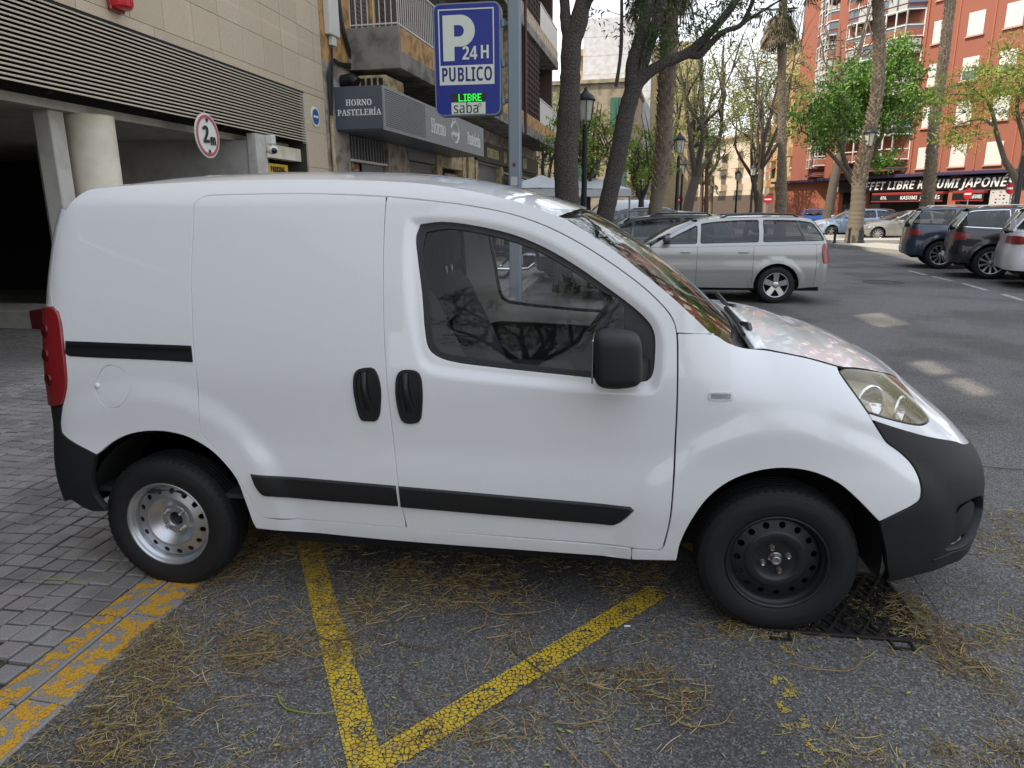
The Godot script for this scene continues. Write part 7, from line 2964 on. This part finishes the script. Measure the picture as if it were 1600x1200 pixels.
func build_trees() -> void:
	M.bark = textured(mat(.105, .092, .084, .9), noise_tex(.03, 5, [[.3, lin(.30, .28, .27)], [.5, lin(.75, .73, .70)], [.7, lin(1, .98, .95)]], 81), 1.6, bump_tex(.03, 5, 14.0, 82), 1.0)
	M.bark_pale = textured(mat(.14, .115, .09, .9), noise_tex(.05, 4, [[.25, lin(.6, .58, .55)], [.6, lin(1, 1, 1)]], 83), 2.0)
	M.palm_bark = textured(mat(.25, .205, .155, .9), noise_tex(.06, 4, [[.25, lin(.5, .47, .44)], [.65, lin(1, 1, 1)]], 84), 2.0)
	M.palm_stub = mat(1, 1, 1, .9)
	M.palm_stub.albedo_color = Color.WHITE
	M.palm_stub.vertex_color_use_as_albedo = true
	M.leaves = leaf_mat(1, 1, 1)
	var g_dark := [Color(.06, .11, .028), Color(.075, .13, .034), Color(.05, .09, .024)]
	var g_mid := [Color(.12, .23, .04), Color(.16, .29, .05), Color(.09, .18, .03)]
	var g_yel := [Color(.28, .33, .045), Color(.22, .30, .04), Color(.33, .34, .07)]
	var g_olive := [Color(.22, .23, .09), Color(.27, .27, .11), Color(.17, .20, .06)]
	# --- two dark trunks in front
	var feather := {cols = g_dark, n = 46, spread = .40, flat = .6, hang = .7, droop = .7, len = .13, wid = .030, twig = .008, bark = M.bark, fine = true}
	var z := Vector3.ZERO
	tree("street_tree", "thick dark forked tree trunk beside the parking sign pole", Vector3(1.08, 0, -14), [
		[[Vector3(.02, -.1, 0), Vector3(0, .9, 0), Vector3(.0, 1.79, 0), Vector3(-.03, 2.6, 0), Vector3(.02, 3.3, 0), Vector3(.04, 4.3, 0), Vector3(.06, 4.65, 0)], [.29, .25, .235, .225, .21, .19, .18]],
		[[Vector3(.04, 4.45, 0), Vector3(-.06, 4.9, 0), Vector3(-.10, 5.3, .05), Vector3(-.3, 6.6, .3), Vector3(-.9, 8.2, .6)], [.12, .085, .08, .06, .02]],
		[[Vector3(.06, 4.55, 0), Vector3(.18, 4.9, 0), Vector3(.27, 5.25, 0), Vector3(.7, 6.4, -.2), Vector3(1.5, 8.0, -.6)], [.17, .14, .13, .09, .03]],
		[[Vector3(.2, 5.0, 0), Vector3(.8, 6.0, .6), Vector3(1.2, 7.4, 1.2)], [.08, .06, .02]]],
		[[Vector3(.2, 8.0, 0), Vector3(2.2, 1.3, 2.2), 60]], feather)
	tree("street_tree", "dark leaning tree trunk with a long limb reaching right over the cars", Vector3(1.72, 0, -15), [
		[[Vector3(-.08, -.1, 0), Vector3(.05, .7, 0), Vector3(.21, 1.35, 0), Vector3(.36, 2.1, 0), Vector3(.50, 2.8, 0), Vector3(.62, 3.5, 0), Vector3(.78, 4.02, 0)], [.24, .20, .185, .18, .175, .175, .17]],
		[[Vector3(.72, 3.85, 0), Vector3(.70, 4.3, 0), Vector3(.82, 4.8, 0), Vector3(.98, 5.5, 0), Vector3(1.1, 6.6, .2), Vector3(1.0, 8.0, .5)], [.15, .125, .115, .10, .07, .02]],
		[[Vector3(.78, 4.1, 0), Vector3(1.0, 4.6, -.1), Vector3(1.24, 5.5, -.1), Vector3(1.6, 7.0, -.4), Vector3(1.8, 8.4, -.6)], [.12, .10, .09, .06, .02]],
		[[Vector3(.74, 3.95, 0), Vector3(1.0, 4.18, 0), Vector3(1.28, 4.34, 0), Vector3(1.78, 4.55, 0), Vector3(2.0, 4.72, 0), Vector3(2.26, 4.98, 0), Vector3(2.5, 5.25, 0), Vector3(2.75, 5.6, 0), Vector3(3.4, 6.4, .1)], [.14, .11, .10, .095, .08, .07, .06, .05, .02]],
		[[Vector3(1.78, 4.53, 0), Vector3(1.98, 4.50, 0), Vector3(2.10, 4.60, 0), Vector3(2.45, 4.92, 0), Vector3(2.75, 5.02, 0), Vector3(2.88, 5.20, 0), Vector3(3.0, 5.6, .1), Vector3(3.1, 6.2, .2)], [.075, .07, .055, .05, .05, .04, .03, .015]],
		[[Vector3(2.85, 5.1, 0), Vector3(3.3, 5.35, .1), Vector3(3.9, 5.7, .2)], [.03, .02, .008]],
		[[Vector3(.78, 4.05, .05), Vector3(.95, 4.8, .2), Vector3(1.15, 5.7, .3)], [.03, .025, .02]],
		[[Vector3(.35, 3.9, .25), Vector3(.42, 4.6, .3), Vector3(.40, 5.6, .3)], [.035, .035, .03]]],
		[[Vector3(1.2, 6.0, 0), Vector3(1.6, 1.4, 1.4), 30], [Vector3(3.0, 5.45, .1), Vector3(1.2, .8, .9), 26], [Vector3(.95, 4.7, .2), Vector3(.5, .7, .4), 9], [Vector3(1.9, 5.2, .1), Vector3(.6, .5, .5), 7]], feather)
	# --- palms
	palm("shaggy palm trunk rising behind the silver estate car", Vector3(3.36, 0, -17), [Vector3(0, -.1, 0), Vector3(.0, 1.3, 0), Vector3(.14, 2.5, 0), Vector3(.16, 4, 0), Vector3(.17, 5.2, 0), Vector3(.05, 6.4, 0), Vector3(.0, 7.4, 0)], [.21, .145, .17, .18, .185, .19, .19], {boots_from = 1.95, boot = .8, skirt = 34})
	palm("palm leaning beside the street lamp on the traffic island", Vector3(14.1, .1, -29.6), [Vector3(0, -.1, 0), Vector3(0.05, 1.3, 0), Vector3(.02, 2.6, 0), Vector3(.2, 4.3, 0), Vector3(.32, 5.8, 0), Vector3(.2, 7.5, 0), Vector3(-.1, 9.4, 0), Vector3(-.3, 11, 0)], [.34, .28, .25, .22, .21, .19, .17, .16], {boots_from = 2.3})
	palm("slender tall palm with a skirt of dead fronds against the sky", Vector3(12.35, 0, -33), [Vector3(0, -.1, 0), Vector3(-.15, 3, 0), Vector3(-.4, 6, 0), Vector3(-.65, 8.9, 0), Vector3(-.70, 10.2, 0)], [.30, .22, .17, .16, .16], {boots_from = .8, boot = .6, skirt = 60, fronds = 40})
	palm("rough palm trunk before the red brick facade behind the navy SUV", Vector3(21.8, 0, -38), [Vector3(0, -.1, 0), Vector3(-.05, 3, 0), Vector3(-.2, 6, 0), Vector3(-.15, 8, 0), Vector3(-.2, 12, 0), Vector3(-.2, 14, 0)], [.36, .28, .25, .22, .22, .2], {boots_from = 1.2})
	palm("small fan palm far down the middle of the avenue", Vector3(18.9, 0, -70), [Vector3(0, -.1, 0), Vector3(-.1, 3, 0), Vector3(-.3, 6.8, 0)], [.22, .18, .18], {boots_from = 9, skirt = 8, fronds = 30})
	palm("thin fan palm far left of the avenue's other palms", Vector3(18.4, 0, -76), [Vector3(0, -.1, 0), Vector3(0, 3, 0), Vector3(-.2, 6.4, 0)], [.2, .16, .16], {boots_from = 9, skirt = 6, fronds = 24})
	palm("short fan palm under the trees at the avenue's end", Vector3(22.6, 0, -82), [Vector3(0, -.1, 0), Vector3(0, 2, 0), Vector3(0, 5.0, 0)], [.25, .2, .2], {boots_from = 9, skirt = 10, fronds = 26})
	# --- the rest
	var sparse := {cols = g_yel + g_olive + g_yel, n = 34, spread = .6, len = .15, wid = .065, twig = .018, bark = M.bark_pale, limbs = 6}
	avenue_tree("large half bare tree left of the open sky", Vector3(9.6, 0, -40), 10.2, 3.2, .30, Vector3(2.6, 3.3, 2.5), sparse, 170, Vector3(.5, 0, 0))
	var olive := {cols = g_olive + g_yel, n = 34, spread = .7, len = .20, wid = .08, twig = .03, bark = M.bark_pale, limbs = 6}
	avenue_tree("sparse budding tree right of the open sky", Vector3(19.8, 0, -58), 14.5, 4.5, .26, Vector3(3.6, 4.2, 3.4), olive, 190)
	avenue_tree("twisted sparse tree behind the second no entry sign", Vector3(22.6, 0, -66), 13, 4.2, .26, Vector3(3.2, 4.0, 3.0), olive, 170, Vector3(-.8, 0, 0))
	avenue_tree("thin sparse tree in the middle of the avenue", Vector3(22.0, 0, -84), 12.5, 4.0, .26, Vector3(3.6, 4.2, 3.4), olive, 160)
	avenue_tree("half bare tree before the tan block", Vector3(21.0, 0, -48), 12.5, 5.2, .30, Vector3(2.4, 3.2, 2.2), {cols = g_olive, n = 9, spread = .6, len = .18, wid = .07, twig = .03, bark = M.bark_pale, limbs = 5}, 80, Vector3(.5, 0, 0))
	avenue_tree("dark old tree beyond the first no entry sign", Vector3(12.2, 0, -54), 9.0, 3.4, .40, Vector3(3.0, 3.0, 3.0), {cols = g_mid + g_olive, n = 16, spread = .7, len = .2, wid = .09, twig = .03, bark = M.bark, limbs = 5}, 130)
	var dense := {cols = g_mid + [Color(.12, .24, .03)], n = 46, spread = .55, len = .18, wid = .11, twig = .02, bark = M.bark_pale, limbs = 6}
	tree("street_tree", "bright green leafy tree before the brick apartments", Vector3(17.5, 0, -37), [
		[[Vector3(.3, -.1, 0), Vector3(.25, 1.4, 0), Vector3(-.1, 2.6, 0), Vector3(-.5, 3.4, 0)], [.22, .18, .15, .13]],
		[[Vector3(-.1, 2.6, 0), Vector3(-1.0, 3.6, .2), Vector3(-2.2, 4.6, .4), Vector3(-3.2, 5.2, .5)], [.12, .10, .07, .03]],
		[[Vector3(-.5, 3.4, 0), Vector3(-.9, 4.6, -.3), Vector3(-1.4, 6.2, -.5), Vector3(-1.4, 8.0, -.4)], [.12, .10, .07, .03]],
		[[Vector3(.0, 2.9, 0), Vector3(.6, 4.2, .3), Vector3(1.0, 6.0, .5), Vector3(1.4, 8.2, .6)], [.12, .10, .07, .03]]],
		[[Vector3(-2.0, 5.9, .2), Vector3(1.9, 1.7, 1.8), 95], [Vector3(-.6, 7.1, 0), Vector3(1.7, 1.6, 1.7), 80], [Vector3(1.2, 6.4, .3), Vector3(1.9, 1.9, 1.8), 100], [Vector3(1.3, 8.4, .4), Vector3(1.2, 1.0, 1.2), 36], [Vector3(.9, 3.9, .5), Vector3(.9, .5, .8), 12]], dense)
	var fern := {cols = g_yel + [Color(.12, .22, .02)], n = 48, spread = .5, flat = .35, len = .15, wid = .035, twig = .012, bark = M.bark_pale}
	tree("street_tree", "feathery yellow green tree before the restaurant at the right", Vector3(17.0, 0, -24.4), [
		[[Vector3(0, -.1, 0), Vector3(-.05, 1.4, 0), Vector3(-.1, 2.3, 0), Vector3(-.6, 3.0, 0)], [.16, .14, .12, .10]],
		[[Vector3(-.6, 3.0, 0), Vector3(-1.1, 3.9, .1), Vector3(-1.5, 4.8, .1), Vector3(-2.4, 5.4, .2)], [.09, .07, .05, .02]],
		[[Vector3(-.1, 2.3, 0), Vector3(.1, 3.5, -.2), Vector3(-.3, 4.8, -.3), Vector3(-.1, 6.3, -.4)], [.10, .08, .06, .02]],
		[[Vector3(-1.2, 4.1, .1), Vector3(-1.9, 4.3, .4), Vector3(-2.7, 4.1, .5)], [.05, .04, .015]]],
		[[Vector3(-2.2, 5.2, .2), Vector3(1.3, 1.0, 1.2), 42], [Vector3(-.8, 5.7, -.1), Vector3(1.5, 1.3, 1.3), 58], [Vector3(-2.4, 3.9, .4), Vector3(.8, .9, .8), 24], [Vector3(.4, 5.2, -.2), Vector3(1.4, 1.3, 1.2), 40]], fern)
	var bush := {cols = g_yel + [Color(.16, .28, .02)], n = 50, spread = .4, len = .13, wid = .07, twig = .012, bark = M.bark, limbs = 6}
	avenue_tree("yellow green young tree behind the near street lamp", Vector3(2.9, 0, -27.5), 5.2, 2.0, .14, Vector3(1.6, 1.5, 1.4), bush, 90)
	avenue_tree("yellow green young tree between leaning trunk and palm", Vector3(5.2, 0, -29), 4.6, 1.9, .13, Vector3(1.3, 1.4, 1.2), bush, 60)
	avenue_tree("green tree past the end of the bakery building", Vector3(2.0, 0, -40), 7.5, 2.2, .2, Vector3(2.0, 2.6, 2.0), {cols = g_mid + g_dark, n = 26, spread = .6, len = .18, wid = .09, twig = .02, bark = M.bark, limbs = 5}, 120)
	avenue_tree("round green shrub tree at the foot of the far palms", Vector3(19.8, 0, -92), 5.4, 1.2, .2, Vector3(3.4, 2.2, 2.6), {cols = g_mid + [Color(.13, .26, .04)], n = 24, spread = .8, len = .28, wid = .16, twig = .02, bark = M.bark, limbs = 6}, 110)
	avenue_tree("dark green tree at the end of the avenue", Vector3(17, 0, -110), 8.0, 2.4, .3, Vector3(4.5, 3.2, 3.5), {cols = g_dark + g_olive, n = 24, spread = 1.0, len = .35, wid = .18, twig = .03, bark = M.bark, limbs = 6}, 110)
	avenue_tree("hazy tree far right at the end of the avenue", Vector3(31, 0, -120), 13, 4, .3, Vector3(5.0, 4.5, 3.5), {cols = g_olive + g_yel, n = 24, spread = 1.0, len = .35, wid = .18, twig = .04, bark = M.bark, limbs = 6}, 130)
	# further along the right side of the road, mirrored in the windscreen and bonnet
	var lush := {cols = g_yel + g_mid, n = 34, spread = .8, len = .26, wid = .13, twig = .02, bark = M.bark_pale, limbs = 6}
	avenue_tree("leafy tree out of view on the right beyond the white car", Vector3(21, 0, -11), 9.5, 3.0, .24, Vector3(3.6, 3.0, 3.4), lush, 130)
	avenue_tree("leafy tree out of view on the right past the black SUV", Vector3(29, 0, -19), 10.5, 3.2, .26, Vector3(3.8, 3.4, 3.4), lush, 130)
	avenue_tree("leafy tree out of view on the right level with the photographer", Vector3(19, 0, -2), 9.5, 3.0, .24, Vector3(3.6, 3.0, 3.4), lush, 130)
	# mirrored in the van's windows, behind the photographer
	var back := {cols = g_mid + g_olive, n = 40, spread = .6, len = .17, wid = .07, twig = .02, bark = M.bark, limbs = 6}
	avenue_tree("leafy tree on the far side of the road behind the photographer", Vector3(-5.0, 0, 15.5), 8.0, 1.3, .24, Vector3(3.6, 3.3, 2.5), back, 190)
	avenue_tree("second leafy tree behind the photographer towards the corner", Vector3(2.5, 0, 18.0), 8.4, 1.3, .24, Vector3(3.8, 3.5, 2.5), back, 200)
	avenue_tree("third leafy tree behind the photographer", Vector3(13.5, 0, 14.0), 6.6, 2.6, .24, Vector3(3.0, 2.0, 2.5), back, 120)
# ------------------------------------------------------------------ leaf litter on the road
func build_litter() -> void:
	var r := RandomNumberGenerator.new()
	r.seed = 991
	M.straw = mat(1, 1, 1, .85)
	M.straw.albedo_color = Color.WHITE
	M.straw.vertex_color_use_as_albedo = true
	# a bent straw 1 m long, scaled by each copy
	var b := Builder.new()
	var ps := []
	for k in 4:
		var t := k / 3.0
		ps.append(Vector3(t - .5, .06 * sin(t * PI), .10 * sin(t * PI)))
	b.tube(ps, [.026, .036, .036, .014], 3, false)
	b.c.resize(b.v.size())
	b.c.fill(Color.WHITE)
	var me := b.mesh()
	var fl := Builder.new()
	leaf(fl, Vector3(-.5, 0, 0), Vector3(1, .05, 0).normalized(), Vector3.UP, 1.0, .34, Color.WHITE)
	var clump := FastNoiseLite.new()
	clump.seed = 8
	clump.frequency = 1.6
	clump.fractal_octaves = 3
	var cols := [Color(.44, .31, .14), Color(.33, .215, .09), Color(.23, .14, .06), Color(.52, .42, .23), Color(.15, .09, .045), Color(.40, .33, .08)]
	var tr := []
	var cl := []
	var tr2 := []
	var cl2 := []
	var tries := 0
	while tr.size() < 19000 and tries < 240000:
		tries += 1
		var c := r.randf_range(-1.80, 2.3)
		var d := r.randf_range(1.45, 3.9)
		var n := clump.get_noise_2d(c, d) * .5 + .5
		# thick along the kerb, thinning out over the road
		var w := 1.15 * exp(-(c + 1.78) / .42) + .34 * smoothstep(.50, .74, n) + .045
		w += 1.1 * exp(-pow((c - 1.22) / .06, 2)) * (1.0 if d < 2.9 and d > 2.35 else .1)
		w += .5 * exp(-pow((d - 2.44 - .1 * sin(c * 3)) / .07, 2)) * smoothstep(-.2, .4, c) * smoothstep(1.7, 1.2, c)
		w *= .22 + 1.35 * smoothstep(.36, .68, n)
		if d > 3.1:
			w *= .35
		if r.randf() > w:
			continue
		var len := r.randf_range(.010, .042) if r.randf() < .86 else r.randf_range(.05, .11)
		var bs := Basis(Vector3.UP, r.randf() * TAU) * Basis(Vector3.RIGHT, r.randf_range(-.6, .6)) * Basis(Vector3.BACK, r.randf_range(-.12, .12))
		var thick := r.randf_range(.6, 1.1) * .036
		var y := .0035 + .012 * r.randf() * minf(w, 1.0)
		var near := w > .55
		var cc: Color = cols[r.randi_range(0, 5)] if near or r.randf() < .6 else cols[[0, 3, 5][r.randi_range(0, 2)]]
		cc = cc * r.randf_range(.7, 1.25)
		tr.append(Transform3D(bs * Basis.from_scale(Vector3(len, thick, maxf(len * .5, thick))), st(c, d, y)))
		cl.append(cc)
	for k in 2600:
		var c := r.randf_range(-1.78, 2.4)
		var d := r.randf_range(1.45, 4.2)
		var n := clump.get_noise_2d(c + 7, d) * .5 + .5
		if r.randf() > n * n * 1.6:
			continue
		var len := r.randf_range(.012, .03)
		tr2.append(Transform3D(Basis(Vector3.UP, r.randf() * TAU) * Basis(Vector3.RIGHT, r.randf_range(-.4, .4)) * Basis.from_scale(Vector3.ONE * len), st(c, d, .006)))
		cl2.append(Color(.34, .34, .05) * r.randf_range(.5, 1.2) if r.randf() < .5 else Color(.35, .27, .12) * r.randf_range(.6, 1.2))
	# bits along the joints of the paving and in the gutter
	for k in 1500:
		var c := r.randf_range(-6.5, -2.05)
		var d := r.randf_range(1.3, 8.0)
		if r.randf() < .7:
			c = -2.062 - round((-2.062 - c) / .1055) * .1055
			c = -2.062 - floor((-2.062 - c) / .1055) * .1055 if c > -2.06 else c
		var len := r.randf_range(.012, .04)
		tr.append(Transform3D(Basis(Vector3.UP, r.randf() * TAU) * Basis.from_scale(Vector3(len, .022, len * .4)), st(c, d, .0155)))
		cl.append(cols[r.randi_range(0, 5)] * r.randf_range(.6, 1.1))
	for set in [[me, tr, cl, "straw_litter", "dry straw and catkins scattered over the road along the kerb"], [fl.mesh(), tr2, cl2, "leaf_litter", "tiny fallen yellow leaves scattered over the road"]]:
		var mm := MultiMesh.new()
		mm.transform_format = MultiMesh.TRANSFORM_3D
		mm.use_colors = true
		mm.mesh = set[0]
		mm.instance_count = set[1].size()
		for k in set[1].size():
			mm.set_instance_transform(k, set[1][k])
			mm.set_instance_color(k, set[2][k])
		var o := MultiMeshInstance3D.new()
		o.name = set[3]
		o.multimesh = mm
		o.material_override = M.straw
		add_child(o)
		tag(o, set[4], "litter", "", "stuff")
	# twigs: [c, d, angle, length, bend, colour]
	M.twig_brown = mat(.13, .085, .045, .85)
	M.twig_tan = mat(.30, .20, .09, .85)
	M.twig_green = mat(.28, .30, .04, .7)
	var tw := [[-1.25, 2.18, .55, .34, .05, 1], [-1.13, 2.02, .2, .30, .04, 0], [-1.02, 2.30, .15, .30, .05, 0], [-.98, 1.90, -.15, .26, .06, 2], [-.80, 1.62, .45, .36, .10, 2], [-1.35, 1.86, 1.2, .22, .05, 0], [-.95, 1.76, .9, .24, .06, 0], [-.55, 2.62, .5, .24, .04, 1], [-.52, 2.45, 1.35, .20, .03, 1], [-.38, 2.56, .1, .30, .05, 1], [-.20, 2.20, -.6, .42, .05, 0], [-.05, 2.28, 1.2, .26, .06, 0], [-.06, 1.98, .55, .24, .05, 1], [-.02, 1.80, -.5, .30, .07, 1], [.10, 1.78, -.35, .26, .05, 1], [.22, 2.06, 1.45, .22, .03, 1], [.32, 2.02, .4, .2, .05, 1], [-.30, 2.05, .8, .22, .07, 0], [-.62, 1.98, -.8, .30, .04, 0], [-.82, 2.48, 1.3, .18, .02, 1], [1.28, 2.60, 1.45, .26, .05, 1], [1.0, 1.60, -1.1, .20, .02, 0], [.45, 1.52, .3, .20, .05, 1], [2.2, 3.1, .1, .5, .06, 0], [1.9, 4.4, .15, .9, .08, 1], [2.4, 4.6, .05, .6, .05, 0], [-2.35, 2.55, .5, .30, .06, 2], [-1.52, 1.62, .9, .2, .05, 1], [-1.66, 1.98, 1.3, .24, .06, 0], [-.68, 2.28, .1, .22, .04, 0], [-1.45, 2.35, -.4, .22, .05, 1], [.78, 2.36, .2, .26, .05, 1]]
	var ci := 0
	for t in tw:
		var o := thing("twig", ["thin dry brown twig lying on the road", "pale tan twig lying on the road", "thin yellow green twig lying on the ground"][t[5]], "twig", ["brown twigs fallen on the road", "tan twigs fallen on the road", "green twigs fallen on the road"][t[5]], st(t[0], t[1], .008 if t[0] > -1.8 else .018), -STREET + t[2])
		b = Builder.new()
		var q := []
		for k in 8:
			var f := k / 7.0
			q.append(Vector3((f - .5) * t[3], .004 + .006 * sin(f * 7 + ci), t[4] * sin(f * PI) + .006 * sin(f * 11 + ci * 2)))
		b.tube(q, [.0032, .003, .0028, .0026, .0024, .002, .0016, .001], 5)
		for k in 3:
			var f := r.randi_range(2, 6)
			var e := q[f] as Vector3
			b.tube([e, e + Vector3(r.randf_range(-.03, .05), .004, r.randf_range(-.05, .05))], [.0014, .0007], 4, false)
		put(b, "stem", [M.twig_brown, M.twig_tan, M.twig_green][t[5]], o)
		ci += 1
	# two pale cigarette ends
	for q in [[-.86, 2.72, .4], [.07, 2.50, 0.1]]:
		var o := thing("cigarette_end", ["white cigarette end lying on the road near the left yellow stripe", "white cigarette end lying on the road above the right yellow stripe"][0 if q[0] < 0 else 1], "cigarette end", "cigarette ends on the road", st(q[0], q[1], .006), -STREET + q[2])
		b = Builder.new()
		b.tube([Vector3(-.012, 0, 0), Vector3(.012, 0, 0)], .004, 8)
		put(b, "paper", M.print_white, o)
